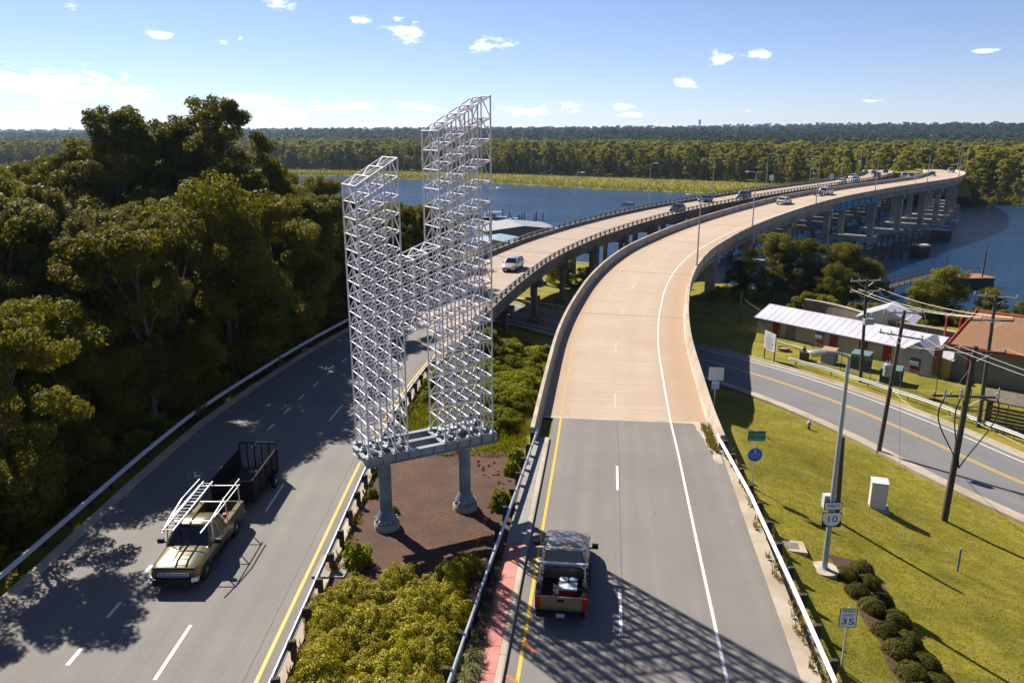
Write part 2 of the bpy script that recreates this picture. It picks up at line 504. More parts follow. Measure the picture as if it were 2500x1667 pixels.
# ------------------------------------------------------------------ road and bridge lines (x, y, z)
ip = np.interp
def zR(y): return float(ip(y, [0, 48, 75, 120, 170, 210, 260, 330, 450], [0, 0, 1.0, 2.6, 4.3, 4.9, 4.6, 3.3, 1.]))
def zL(y): return float(ip(y, [0, 56, 100, 150, 200, 250, 330, 450], [0, 0.05, 1.6, 2.9, 3.7, 3.9, 3.1, 1.]))
RC = [(0.4, -12), (1.6, 0), (3.05, 12), (4.3, 22.4), (5.45, 32), (6.8, 43), (7.3, 47.5), (8.25, 55), (9.4, 63.5), (10.75, 71), (12.3, 78), (14.3, 86), (17.3, 95.5),
      (21.3, 105.5), (25.7, 114), (31, 123.3), (37, 132.7), (44.6, 143.6), (53.2, 155), (62.9, 166.8), (75.2, 180.7), (91.5, 198), (110, 217), (127, 237), (140.5, 257), (152, 277), (162.5, 299), (172.5, 323), (182.5, 348)]
PR = Path([(x, y, zR(y)) for x, y in RC], 1.0)                      # centre of the new bridge and its approach
# inner (yellow) line of the left carriageway
LC = [(-8.7, -12), (-8.7, 0), (-8.7, 12), (-8.7, 22), (-8.65, 32), (-8.6, 41), (-8.25, 48.5), (-7.5, 56), (-6.35, 62.5), (-4.9, 69), (-3.0, 77), (0.1, 89), (4.2, 102), (9.2, 114), (14.2, 124), (20.4, 134.7),
      (28.0, 146.5), (37.2, 159.5), (47.4, 172.5), (61, 189.0), (78.5, 209), (97, 230), (114, 251), (129, 273), (142, 297), (153.5, 321), (164, 346)]
PL = Path([(x, y, zL(y)) for x, y in LC], 1.0)
LOWC = [(58, -6), (50.5, 12), (43, 30), (34.9, 48.5), (32, 57.4), (28.4, 66), (23.4, 74.4), (16.8, 82.6), (9.0, 91.6), (1.0, 99.8), (-10, 108.5), (-26, 117), (-48, 124), (-75, 128)]
PD = Path([(x, y, -5.0) for x, y in LOWC], 1.0)                     # centre of the road that dips under the bridges

# ------------------------------------------------------------------ terrain
def smooth(a, b, x):
    t = np.clip((x - a) / (b - a), 0, 1); return t * t * (3 - 2 * t)
def y_near(x):
    return ip(x, [-2000, -600, -150, -60, -20, 12, 30, 45, 58, 75, 100, 140, 300, 2000], [700, 420, 268, 214, 190, 166, 146, 131, 117, 108, 97, 84, 55, -200])
def y_far(x):
    return ip(x, [-2000, -600, -300, -153, -107, -11, 38, 93, 150, 178, 195, 230, 400, 2000], [900, 640, 540, 512, 506, 430, 386, 350, 318, 302, 296, 293, 300, 340])
ctrl = []
def cp_(x, y, z): ctrl.append((x, y, z))
for y in (-12, 0, 12, 24, 36, 46, 54, 62, 69):
    x = float(ip(y, PL.P[:, 1], PL.P[:, 0])); z = zL(y)
    for o in (.8, -4, -8, -11.6): cp_(x + o, y, z - .12)
    cp_(x - 16, y, -.7 - .015 * max(0, y - 20)); cp_(x - 26, y, -1.6 - .02 * max(0, y - 20))
for y in (-12, 0, 12, 22, 32, 42, 48):
    x = float(ip(y, PR.P[:, 1], PR.P[:, 0]))
    for o in (-5.5, 0, 5.5): cp_(x + o, y, -.12)
    cp_(x + 8.6, y, -.95); cp_(x + 12.5, y, -2.0)
for x, y, z in [(-4.5, 30, .02), (-4, 38, .0), (-3, 46, -.1), (-2, 52, -.6), (-1, 58, -1.6), (1.5, 64, -3.0), (3.5, 70, -4.3), (5, 76, -5.0), (-4.5, 20, -.05), (-4.5, 0, -.1),
                (7.5, 56, -1.5), (8.5, 61, -3.2), (10, 68, -4.8), (13, 54, -2.0), (15.5, 59, -3.6), (16.0, 52, -2.3), (-2.2, 76, -2.8), (-1, 82, -4.6), (-9, 77, -2.2), (-7, 86, -4.4), (-13, 74, -2.0),
                (-14, 84, -3.6), (-12, 96, -4.6), (18, 50, -2.6), (20, 44, -2.9), (23, 36, -3.3), (28, 24, -3.6), (34, 8, -3.8), (24, 50, -4.1), (27, 42, -4.3)]: cp_(x, y, z)
for s in np.arange(0, PD.L, 9):
    p, t, n = PD.at(s)
    for o in (-4.8, 0, 4.8, 8): cp_(p.x + n.x * -o, p.y + n.y * -o, -5.08)
for x, y, z in [(45, 70, -5), (55, 62, -5), (70, 45, -5), (36, 86, -5), (30, 98, -5.1), (42, 92, -5), (60, 84, -5), (80, 75, -5.2), (20, 104, -5.1), (28, 112, -5.3), (12, 112, -5.1), (3, 118, -5.2),
                (20, 122, -5.8), (38, 112, -6.0), (50, 102, -6.0), (70, 92, -6.2), (95, 78, -6.4), (10, 140, -6.6), (-20, 130, -5.6), (-20, 160, -6.8), (-5, 150, -6.6), (-50, 150, -6.2), (-80, 110, -5), (-100, 60, -4),
                (-60, 60, -3), (-45, 85, -3.6), (-60, 100, -4.4), (-100, 160, -6.5), (-100, 0, -4), (-60, 20, -3), (-40, 10, -2), (-40, 45, -2.2), (-35, 75, -3), (-100, 220, -7), (110, 30, -5), (130, 0, -5), (70, 10, -5), (130, 60, -6.5), (-30, 100, -4.2)]: cp_(x, y, z)
C_ = np.array(ctrl)
def _phi(r): return r
def rbf_fit(C):
    d = np.hypot(C[:, None, 0] - C[None, :, 0], C[:, None, 1] - C[None, :, 1])
    n = len(C); A = np.zeros((n + 3, n + 3)); A[:n, :n] = _phi(d) - np.eye(n) * .6
    A[:n, n] = 1; A[:n, n + 1:] = C[:, :2]; A[n, :n] = 1; A[n + 1:, :n] = C[:, :2].T
    return np.linalg.lstsq(A, np.concatenate([C[:, 2], [0, 0, 0]]), rcond=None)[0]
WGT = rbf_fit(C_)
def ground_z(x, y):
    x = np.asarray(x, float); y = np.asarray(y, float)
    shp = x.shape; x = x.ravel(); y = y.ravel()
    cx = np.clip(x, -110, 135); cy = np.clip(y, -20, 215)
    z = np.empty(len(x))
    for i in range(0, len(x), 4000):
        sl = slice(i, i + 4000)
        d = np.hypot(cx[sl, None] - C_[None, :, 0], cy[sl, None] - C_[None, :, 1])
        z[sl] = _phi(d) @ WGT[:-3] + WGT[-3] + WGT[-2] * cx[sl] + WGT[-1] * cy[sl]
    z += .05 * np.sin(x * .9 + 1.3 * np.sin(y * .31)) * np.sin(y * .7 + np.sin(x * .23)) * smooth(1.0, 6.0, np.abs(z))
    yn, yf = y_near(x), y_far(x)
    ins = np.minimum(y - yn, yf - y)
    near = y < .5 * (yn + yf)
    bank = smooth(-14, 0, ins)
    z = np.where(near, z * (1 - bank) + (-7.9) * bank, -7.62 + .25 * smooth(0, -40, ins))
    z = np.where(ins > 0, -8.0 - np.minimum(.25 + ins * .12, 3.0), z)
    far = np.where(near, 0, -ins)
    hill = smooth(500, 1500, far) * (8 + 6 * np.sin(x * .0011 + 1.0) + 7 * np.sin(x * .0023 + .004 * far) ** 2 + 16 * smooth(500, 1500, x) + 10 * smooth(1200, 3500, far)) 
    z = z + np.where(near, 0, hill)
    return z.reshape(shp)
def carve(x, y, z):
    """keep the ground just below the pavements"""
    x = x.ravel(); y = y.ravel(); z = z.ravel().copy()
    for P, lo, hi, zoff, s1 in ((PL, -11.8, 1.2, .10, PL.near(-5.2, 68)[0]), (PR, -6.2, 6.6, .10, PR.near(8, 53)[0]), (PD, -6.0, 6.0, .10, PD.L)):
        sel = np.where((x > P.P[:, 0].min() - 15) & (x < P.P[:, 0].max() + 15) & (y < P.P[:, 1].max() + 15) & (np.abs(x) < 130) & (y < 140))[0]
        for i in range(0, len(sel), 3000):
            k = sel[i:i + 3000]
            d = np.hypot(x[k, None] - P.P[None, :, 0], y[k, None] - P.P[None, :, 1])
            j = d.argmin(1)
            off = (x[k] - P.P[j, 0]) * P.N[j, 0] + (y[k] - P.P[j, 1]) * P.N[j, 1]
            ok = (P.S[j] <= s1) & (off > lo) & (off < hi)
            z[k] = np.where(ok, np.minimum(z[k], P.P[j, 2] - zoff), z[k])
    return z
def g(x, y): return float(ground_z(np.array([x]), np.array([y]))[0])
def pxg(xd, yd):
    """point where the line of sight through a photo pixel meets the ground"""
    r = ray(xd, yd)
    lo, hi = 5.0, 600.0
    ts = np.concatenate([np.arange(12, 150, .5), np.arange(150, 600, 3)])
    zs = CAMH + r.z * ts
    gz = ground_z(r.x * ts, r.y * ts)
    k = np.where(zs <= gz)[0]
    if len(k) == 0: return px(xd, yd, -8)
    i = max(1, k[0]); a = zs[i - 1] - gz[i - 1]; b = gz[i] - zs[i]
    t = ts[i - 1] + (ts[i] - ts[i - 1]) * a / max(1e-6, a + b)
    return Vector((r.x * t, r.y * t, g(r.x * t, r.y * t)))

def axis(parts):
    out = []
    for a, b, st in parts: out.extend(np.arange(a, b, st).tolist())
    return np.array(out)
gx = axis([(-9000, -2000, 500), (-2000, -400, 80), (-400, -120, 14), (-120, -44, 4), (-44, 60, 1.0), (60, 140, 3), (140, 420, 10), (420, 2000, 80), (2000, 9001, 500)])
gy = axis([(-300, -40, 40), (-40, 10, 5), (10, 80, 1.0), (80, 140, 1.6), (140, 560, 7), (560, 2000, 40), (2000, 9001, 350)])
GX, GY = np.meshgrid(gx, gy)
GZ = carve(GX, GY, ground_z(GX, GY)).reshape(GX.shape)
ny, nx = GX.shape
me = bpy.data.meshes.new('ground')
idx = np.arange(nx * ny).reshape(ny, nx)
quads = np.stack([idx[:-1, :-1], idx[:-1, 1:], idx[1:, 1:], idx[1:, :-1]], -1).reshape(-1, 4)
me.from_pydata(np.stack([GX, GY, GZ], -1).reshape(-1, 3).tolist(), [], quads.tolist())
me.polygons.foreach_set('use_smooth', [True] * len(me.polygons))

# grass: mown lawn with dry streaks; a rough marsh green far away; bare soil on the river bank
m = bpy.data.materials.new('grass_ground'); m.use_nodes = True
t = m.node_tree; N = t.nodes; L = t.links
b = N['Principled BSDF']; b.inputs['Roughness'].default_value = .9; b.inputs['Specular IOR Level'].default_value = .15
gn = N.new('ShaderNodeNewGeometry')
def tn(scale, det, rgh=.6, vec=None):
    n = N.new('ShaderNodeTexNoise'); n.inputs['Scale'].default_value = scale; n.inputs['Detail'].default_value = det; n.inputs['Roughness'].default_value = rgh
    L.new(vec or gn.outputs['Position'], n.inputs['Vector']); return n.outputs['Fac']
def mixc(f, a, bb):
    x = N.new('ShaderNodeMix'); x.data_type = 'RGBA'
    L.new(f, x.inputs['Factor'])
    for q, k in ((a, 'A'), (bb, 'B')):
        if isinstance(q, tuple): x.inputs[k].default_value = (*_a(q), 1)
        else: L.new(q, x.inputs[k])
    return x.outputs['Result']
def mapr(v, a, bb, lo=0., hi=1.):
    r = N.new('ShaderNodeMapRange'); r.inputs[1].default_value = a; r.inputs[2].default_value = bb; r.inputs[3].default_value = lo; r.inputs[4].default_value = hi
    L.new(v, r.inputs[0]); return r.outputs[0]
rotm = N.new('ShaderNodeMapping'); rotm.inputs['Rotation'].default_value = (0, 0, R(35)); rotm.inputs['Scale'].default_value = (.6, 2.4, 1)
L.new(gn.outputs['Position'], rotm.inputs['Vector'])
c = mixc(mapr(tn(1.1, 6, .65), .35, .65), (.225, .205, .011), (.325, .290, .020))
c = mixc(mapr(tn(.9, 5, .6, rotm.outputs[0]), .44, .66, 0, .75), c, (.38, .305, .062))
c = mixc(mapr(tn(.3, 5), .45, .65, 0, .75), c, (.125, .135, .010))
c = mixc(mapr(tn(9.0, 4, .7), .52, .8, 0, .75), c, (.075, .072, .006))
sepp = N.new('ShaderNodeSeparateXYZ'); L.new(gn.outputs['Position'], sepp.inputs[0])
c = mixc(mapr(tn(.55, 6, .7), .66, .74, 0, .7), c, (.30, .20, .10))
c = mixc(mapr(sepp.outputs['Z'], -7.0, -7.9, 0, 1), c, (.20, .195, .016))
c = mixc(mapr(sepp.outputs['Z'], -7.85, -8.1, 0, 1), c, (.05, .035, .02))
L.new(c, b.inputs['Base Color'])
bp = N.new('ShaderNodeBump'); bp.inputs['Strength'].default_value = .8; bp.inputs['Distance'].default_value = .09
L.new(tn(7.0, 6, .7), bp.inputs['Height']); L.new(bp.outputs['Normal'], b.inputs['Normal'])
M_grass = m
me.materials.append(m)
link('ground', me, kind='structure')

# ------------------------------------------------------------------ water
m = bpy.data.materials.new('river_water'); m.use_nodes = True
t = m.node_tree; N = t.nodes; L = t.links
b = N['Principled BSDF']
b.inputs['Base Color'].default_value = (.006, .028, .068, 1); b.inputs['Roughness'].default_value = .14; b.inputs['IOR'].default_value = 1.333
gn = N.new('ShaderNodeNewGeometry')
mp = N.new('ShaderNodeMapping'); mp.inputs['Rotation'].default_value = (0, 0, R(-18)); mp.inputs['Scale'].default_value = (.55, 1.5, 1); L.new(gn.outputs['Position'], mp.inputs['Vector'])
n1 = tn(.55, 5, .62, mp.outputs[0]); n2 = tn(.035, 3, .5, mp.outputs[0])
mm = N.new('ShaderNodeMath'); mm.operation = 'MULTIPLY'; L.new(n1, mm.inputs[0]); L.new(mapr(n2, .3, .7, .55, 1.15), mm.inputs[1])
bp = N.new('ShaderNodeBump'); bp.inputs['Strength'].default_value = .9; bp.inputs['Distance'].default_value = .6
L.new(mm.outputs[0], bp.inputs['Height']); L.new(bp.outputs['Normal'], b.inputs['Normal'])
M_water = m
mb = MB(); mb.quad((-3000, 30, -8), (3000, 30, -8), (3000, 1200, -8), (-3000, 1200, -8))
mb.build('river_water', m, kind='structure')

# ------------------------------------------------------------------ pavements
def road(name, P, s0, s1, o0, o1, m, dz=0.0):
    mb = MB(); q = P.cut(s0, s1); cols = 7
    prof = []
    for j in range(cols):
        f = j / (cols - 1)
        prof.append(((lambda s, f=f: (o0(s) if callable(o0) else o0) * (1 - f) + (o1(s) if callable(o1) else o1) * f), dz))
    sweep(mb, q, prof, closed=False)
    mb.f = [f[::-1] for f in mb.f]
    return mb.build(name, m, kind='structure')
sR48 = PR.near(7.35, 47.6)[0]
sLb = PL.near(-4.9, 70.0)[0]
LW = lambda s: float(ip(PL.at(s)[0].y, [0, 46, 58, 68, 78, 100], [-11.25, -11.25, -10.6, -9.9, -8.9, -8.2]))   # outer edge of the left carriageway
road('right_road', PR, 0, sR48, -4.6, 5.5, M_asph)
road('left_road', PL, 0, sLb, LW, .65, M_asph)
road('lower_road', PD, 0, PD.L, -4.4, 3.9, M_asph2)
# curbs and gutters as long concrete strips
def strip(name, P, s0, s1, prof, m):
    mb = MB(); sweep(mb, P.cut(s0, s1), prof); mb.f = [f[::-1] for f in mb.f]
    return mb.build(name, m, kind='structure')
strip('gutter_strip', PR, 0, sR48 - 1.5, [(5.51, -.15), (6.2, -.15), (6.2, .05), (5.51, .006)], M_curb)
strip('kerb', PL, 0, sLb, [(.66, -.2), (1.02, -.2), (1.02, .03), (.66, .004)], M_curb)
strip('kerb', PL, 0, sLb, [(lambda s: LW(s) - .5, -.2), (lambda s: LW(s) - .01, -.2), (lambda s: LW(s) - .01, .01), (lambda s: LW(s) - .5, .12)], M_curb)
strip('kerb', PD, 0, PD.L, [(3.91, -.2), (4.7, -.2), (4.7, .12), (4.45, .12), (4.4, .0), (3.91, -.005)], M_curb)
strip('kerb', PD, 0, PD.L, [(-5.6, -.2), (-4.41, -.2), (-4.41, .0), (-4.95, .01), (-5.0, .12), (-5.6, .14)], M_curb)

# painted markings
def marks(name, P, spans, off, w, m, dz=.004):
    mb = MB()
    for a, bb in spans:
        sweep(mb, P.cut(a, bb), [(off - w / 2, dz), (off + w / 2, dz)], closed=False)
    mb.f = [f[::-1] for f in mb.f]
    return mb.build(name, m, kind='structure')
marks('yellow_edge_line', PL, [(0, sLb)], 0.0, .14, M_yellow)
marks('yellow_edge_line', PR, [(0, sR48)], -4.1, .13, M_yellow)
marks('white_edge_line', PR, [(0, sR48)], 3.0, .12, M_white)
sdash = lambda P, p, n, per, ln, a=0: [(p + per * i, p + per * i + ln) for i in range(-6, n) if p + per * i > 0]
d0 = PR.near(*px(1420, 1456)[:2])[0]
lane_R = [q for q in sdash(PR, d0, 30, 12.2, 3.05)]
marks('white_lane_dashes', PR, [q for q in lane_R if q[1] < sR48], -.55, .13, M_white)
d1 = PL.near(*px(366, 1562)[:2])[0]
lane_L = sdash(PL, d1, 30, 12.2, 3.05)
marks('white_lane_dashes', PL, [q for q in lane_L if q[1] < sLb], -3.5, .13, M_white)
d2 = PL.near(*px(168, 1528)[:2])[0]
marks('white_dotted_line', PL, [q for q in sdash(PL, d2, 14, 2.75, 1.0) if q[1] < 78], -6.9, .15, M_white)
marks('double_yellow_line', PD, [(0, PD.L)], -.13, .11, M_yellow)
marks('double_yellow_line', PD, [(0, PD.L)], .13, .11, M_yellow)
marks('white_edge_line', PD, [(0, PD.L)], 3.3, .13, M_white)
marks('white_edge_line', PD, [(PD.near(20, 79)[0], PD.L)], -3.25, .12, M_white)

# orange survey paint on the asphalt
M_orange = mat('orange_marking_paint', (.80, .13, .02), .8, (.9, .2, .04), 8)
mb = MB()
for a, bb in (((1292, 1452), (1318, 1478)), ((1253, 1530), (1278, 1548))):
    A_, B_ = px(a[0] - 90, a[1] + 20, .006), px(bb[0] - 90, bb[1] + 20, .006)
    mb.bar(A_, B_, .12, .002)
mb.build('orange_paint_mark', M_orange, kind='structure')

# ================================================================== bridges
M_bluesteel = mat('blue_steel_girder', (.045, .20, .36), .5, (.06, .25, .43), .8)
M_rail_old = mat('old_rail_steel', (.16, .15, .14), .6, (.26, .25, .24), 2, metal=.4)
M_lamp = mat('grey_lamp_metal', (.42, .46, .50), .45, (.50, .54, .58), 2, metal=.3)

def flip(mb):
    mb.f = [f[::-1] for f in mb.f]; return mb

# ---- new bridge (right)
sR0 = PR.near(6.8, 43.2)[0]
sRend = PR.near(167, 309)[0]
sAb = PR.near(8.1, 54.0)[0]
b0 = PR.at(sAb)[0]
BR = thing('concrete_bridge', 'tan concrete highway bridge with solid parapet walls, farther along with blue steel girders over the river', 'bridge', (b0.x, b0.y, -4.0))
BR['label'] = 'newer tan concrete bridge with solid parapet walls and blue steel river span'
mb = MB(); sweep(mb, PR.cut(sR48, sRend), [(o, 0.002) for o in (-5.35, -3.6, -1.8, 0, 1.8, 3.6, 5.35)], closed=False); flip(mb)
mb.build('deck_surface', M_deck, BR)
mb = MB(); sweep(mb, PR.cut(sR48 + .05, sRend), [(-5.75, -.32), (5.75, -.32), (5.75, -.02), (-5.75, -.02)]); flip(mb)
mb.build('deck_slab', M_conc_new, BR)
PARA = [(0, 0.0), (.12, .22), (.2, .9), (.45, .9), (.45, -.02), (0, -.02)]
def seglist(a, b, L): 
    n = max(1, int(round((b - a) / L))); return [(a + (b - a) * i / n, a + (b - a) * (i + 1) / n) for i in range(n)]
for side in (-1, 1):
    for a, b_ in seglist(sR0, sRend, 12.0):
        mb = MB(); prof = [(side * (5.3 + o), z) for o, z in PARA]
        sweep(mb, PR.cut(a + .012, b_ - .012), prof)
        if side > 0: flip(mb)
        mb.build('parapet', M_conc_new, BR)
# girders and piers
rp = [PR.near(*q)[0] for q in [(8.1, 54), (11.4, 73.5), (16.6, 93.5), (26.2, 115), (36.5, 132), (49.5, 150.3), (64.5, 168.6), (84, 190), (97, 203.6), (109.5, 216.5), (119.5, 228), (129, 240), (138, 253), (146, 266), (153, 279), (160, 293), (166, 306)]]
for i in range(len(rp) - 1):
    steel = (i == 6)
    dep = 1.75 if steel else 1.25
    for o in (-4.9, -1.65, 1.65, 4.9):
        mb = MB(); sweep(mb, PR.cut(rp[i] + .2, rp[i + 1] - .2), [(o - .28, -.33 - dep), (o + .28, -.33 - dep), (o + .28, -dep - .1), (o + .12, -dep), (o + .12, -.6), (o + .4, -.33), (o - .4, -.33), (o - .12, -.6), (o - .12, -dep), (o - .28, -dep - .1)]); flip(mb)
        mb.build('girder', M_bluesteel if steel else M_conc, BR)
    if steel:
        for s_ in np.arange(rp[i] + 3, rp[i + 1] - 2, 4.0):
            p, t, n = PR.at(s_, 5.05, -1.2)
            mb = MB(); mb.box(p, (.1, .3, 1.5), math.atan2(t.y, t.x)); mb.build('girder_stiffener', M_bluesteel, BR)
def pier(BRG, P, s_, offs, ztop, colw, capw, mcol, wet=False, capd=1.1):
    p, t, n = P.at(s_)
    az_ = math.atan2(t.y, t.x)
    zt = p.z + ztop
    mid = (offs[0] + offs[-1]) / 2
    c = p + n * mid
    mb = MB(); mb.box((c.x, c.y, zt - capd / 2), (capw, abs(offs[-1] - offs[0]) + 2.2, capd), az_); mb.build('pier_cap', mcol, BRG)
    for o in offs:
        q = p + n * o
        zb = -6.3 if wet else g(q.x, q.y) - .3
        mb = MB(); mb.box((q.x, q.y, (zb + zt - capd) / 2), (colw, colw, zt - capd - zb), az_); mb.build('column', mcol, BRG)
        if not wet:
            mb = MB(); mb.box((q.x, q.y, zb + .45), (colw + 1.0, colw + 1.0, .8), az_); mb.build('footing', mcol, BRG)
    if wet:
        mb = MB(); mb.box((c.x, c.y, -6.6), (capw + 1.4, abs(offs[-1] - offs[0]) + 4.0, 1.3), az_); mb.build('pile_cap', mcol, BRG)
        for k in (-1, 1):
            for j in range(5):
                q = c + n * ((j - 2) * (abs(offs[-1] - offs[0]) + 2.6) / 4) + t * (k * (capw + .3) / 2)
                mb = MB(); mb.cyl((q.x, q.y), .38, -9.5, -7.2, 10); mb.build('pile', mcol, BRG)
for i, s_ in enumerate(rp[1:-1]):
    p = PR.at(s_)[0]
    wet = p.y > float(y_near(p.x)) - 3 and p.y < float(y_far(p.x)) + 2
    pier(BR, PR, s_, (-3.6, 3.6), -1.62 if i not in (5, 6) else -2.1, 1.25, 1.5, M_conc, wet)
# abutment wall
p, t, n = PR.at(sAb)
mb = MB(); mb.box((p.x, p.y, p.z - 2.6), (1.0, 11.4, 4.5), math.atan2(t.y, t.x)); mb.build('abutment', M_conc, BR)
# markings on the deck
marks('yellow_edge_line', PR, [(sR48 + .3, sRend)], -4.1, .15, M_yellowfaint, .008)
marks('white_edge_line', PR, [(sR48, sRend)], 3.0, .12, M_white, .008)
marks('white_lane_dashes', PR, [q for q in lane_R if q[0] > sR48 and q[1] < sRend - 2], -.55, .12, M_whitefaint, .008)
M_jointp = mat('deck_joint_seal', (.36, .25, .17), .8)
for s_ in rp[1:-1]:
    p, t, n = PR.at(s_); MB().box((p.x, p.y, p.z + .006), (.14, 10.5, .008), math.atan2(t.y, t.x)).build('deck_joint', M_jointp, BR)
# joint between asphalt and deck
mb = MB(); sweep(mb, PR.cut(sR48 - .35, sR48 - .003), [(-5.3, .004), (5.7, .004)], closed=False); flip(mb); mb.build('deck_joint', M_conc_new, BR)

# ---- old bridge (left)
sLend = PL.near(150, 314)[0]
b0 = PL.at(sLb)[0]
BL = thing('concrete_bridge', 'older dark bridge on many slender columns with open steel railings', 'bridge', (b0.x, b0.y, -3.0))
mb = MB(); sweep(mb, PL.cut(sLb, sLend), [((lambda s, f=f: LW(s) * (1 - f) + .65 * f), 0.002) for f in (0, .25, .5, .75, 1)], closed=False); flip(mb); mb.build('deck_surface', M_deck_old, BL)
oR = 1.15
oLf = lambda s: LW(s) - .5
mb = MB(); sweep(mb, PL.cut(sLb + .05, sLend), [(lambda s: oLf(s) - .35, -.34), (oR + .35, -.34), (oR + .35, -.02), (lambda s: oLf(s) - .35, -.02)]); flip(mb); mb.build('deck_slab', M_conc_dark, BL)
for side in (-1, 1):
    if side > 0: prof = [(.66, -.015), (.66, .25), (oR - .2, .28), (oR - .15, .45), (oR + .3, .45), (oR + .3, -.015)]
    else: prof = [(lambda s: LW(s) - .01, -.015), (lambda s: LW(s) - .01, .25), (lambda s: LW(s) - .3, .28), (lambda s: LW(s) - .35, .45), (lambda s: LW(s) - .8, .45), (lambda s: LW(s) - .8, -.015)]
    mb = MB(); sweep(mb, PL.cut(sLb, sLend), prof)
    if side > 0: flip(mb)
    mb.build('kerb_wall', M_conc_dark, BL)
    o_ = (lambda s: oR + .02) if side > 0 else (lambda s: LW(s) - .55)
    for z in (.78, 1.02):
        for a, b_ in seglist(sLb, sLend, 24):
            mb = MB(); sweep(mb, PL.cut(a, b_), [(lambda s: o_(s) - .05, z - .05), (lambda s: o_(s) + .05, z - .05), (lambda s: o_(s) + .05, z + .05), (lambda s: o_(s) - .05, z + .05)]); flip(mb)
            mb.build('rail', M_rail_old, BL)
    pm = MB().prism([(-.09, -.10), (.09, -.10), (.06, .12), (-.06, .12)], .45, 1.06).mesh('rail_post', M_conc_dark)
    for s_ in np.arange(sLb + .3, sLend, 2.0):
        p, t, n = PL.at(s_, o_(s_))
        o = link('rail_post', pm, BL, loc=p - BL.location, rz=math.atan2(t.y, t.x))
lp = [sLb + 2] + [PL.near(*q)[0] for q in [(-1.4, 83), (2.2, 96)]]
while lp[-1] < sLend - 12: lp.append(lp[-1] + 12.6)
for i in range(len(lp) - 1):
    for f in (0.02, .34, .66, .98):
        o_ = lambda s, f=f: oLf(s) * (1 - f) + oR * f
        mb = MB(); sweep(mb, PL.cut(lp[i] + .15, lp[i + 1] - .15), [(lambda s: o_(s) - .22, -1.15), (lambda s: o_(s) + .22, -1.15), (lambda s: o_(s) + .22, -.35), (lambda s: o_(s) - .22, -.35)]); flip(mb)
        mb.build('girder', M_conc_dark, BL)
for s_ in lp[1:-1]:
    p = PL.at(s_)[0]
    wet = p.y > float(y_near(p.x)) - 3 and p.y < float(y_far(p.x)) + 2
    pier(BL, PL, s_, (oLf(s_) + .6, (oLf(s_) + oR) / 2, oR - .5), -1.16, .62 if not wet else .8, .9, M_conc_dark, wet, .8)
p, t, n = PL.at(sLb + 1.6)
mb = MB(); c = p + n * -3.6; mb.box((c.x, c.y, p.z - 2.0), (.8, 10.2, 3.3), math.atan2(t.y, t.x)); mb.build('abutment', M_conc_dark, BL)
marks('yellow_edge_line', PL, [(sLb, sLend)], 0.0, .13, M_yellowfaint, .008)
marks('white_lane_dashes', PL, [q for q in lane_L if q[0] > sLb + 1 and q[1] < sLend - 2], -3.55, .12, M_whitefaint, .008)
# transverse joints on the old deck, one per span
M_joint = mat('joint_seal', (.07, .055, .045), .8)
for s_ in lp[1:-1]:
    p, t, n = PL.at(s_); c = p + n * -3.6
    mb = MB(); mb.box((c.x, c.y, p.z + .006), (.12, 8.4, .008), math.atan2(t.y, t.x)); mb.build('deck_joint', M_joint, BL)

# the ground the far ends of both bridges run on to
mb = MB(); sweep(mb, PR.cut(sRend, PR.L), [(-5.4, 0), (5.4, 0)], closed=False); flip(mb); mb.build('far_road', M_deck_old, kind='structure')
mb = MB(); sweep(mb, PL.cut(sLend, PL.L), [(-8.2, 0), (.7, 0)], closed=False); flip(mb); mb.build('far_road', M_deck_old, kind='structure')
mb = MB(); sweep(mb, PR.cut(sRend - 4, PR.L), [(-30, -9), (12, -9), (8, -.6), (-26, -.6)]); flip(mb); mb.build('far_embankment', M_grass, kind='structure')

# ---- lamp posts on the bridges
def lamp_post(name, loc, hgt, arm_dir, label, group, arm=1.1, r0=.10):
    t = thing(name, label, 'lamp post', loc, 0, group)
    MB().tube((0, 0, 0), (0, 0, hgt), r0, 10, r0 * .55).build('pole', M_lamp, t, smooth=40, org=(0, 0, 0))
    MB().cyl((0, 0), r0 * 1.9, 0, .12, 10).build('base_plate', M_lamp, t, org=(0, 0, 0))
    a = Vector(arm_dir).normalized()
    MB().line([(0, 0, hgt - .05), tuple(a * arm * .5 + Vector((0, 0, hgt + .12))), tuple(a * arm + Vector((0, 0, hgt + .15)))], r0 * .45, 8).build('arm', M_lamp, t, org=(0, 0, 0))
    c = a * (arm + .3) + Vector((0, 0, hgt + .13))
    MB().lathe([(.05, -.1), (.2, -.06), (.22, 0), (.15, .07), (.04, .1)], (0, 0, 0), 10)
    mb = MB(); mb.lathe([(.04, -.09), (.16, -.06), (.2, 0), (.14, .07), (.04, .1)], (0, 0, 0), 10)
    mb.v = [(c.x + x * (1 + 1.2 * abs(a.x)), c.y + y * (1 + 1.2 * abs(a.y)), c.z + z) for x, y, z in mb.v]
    mb.build('lamp_head', M_lamp, t, smooth=40, org=(0, 0, 0))
    return t
s0 = PR.near(18.5, 94.5)[0]
for i, s_ in enumerate(np.arange(s0, sRend, 37.0)):
    p, t, n = PR.at(s_, 5.62, .9)
    lamp_post('lamp_post', p, 8.3, -n, 'tall grey lamp post mounted on the outer parapet of the newer bridge', 'lamp posts along the newer bridge')
s0 = PL.near(4, 105)[0]
for i, s_ in enumerate(np.arange(s0, sLend, 30.5)):
    p, t, n = PL.at(s_, oLf(s_) - .15, .45)
    lamp_post('lamp_post', p, 8.6, n, 'tall grey lamp post on the river-side edge of the older bridge', 'lamp posts along the older bridge')

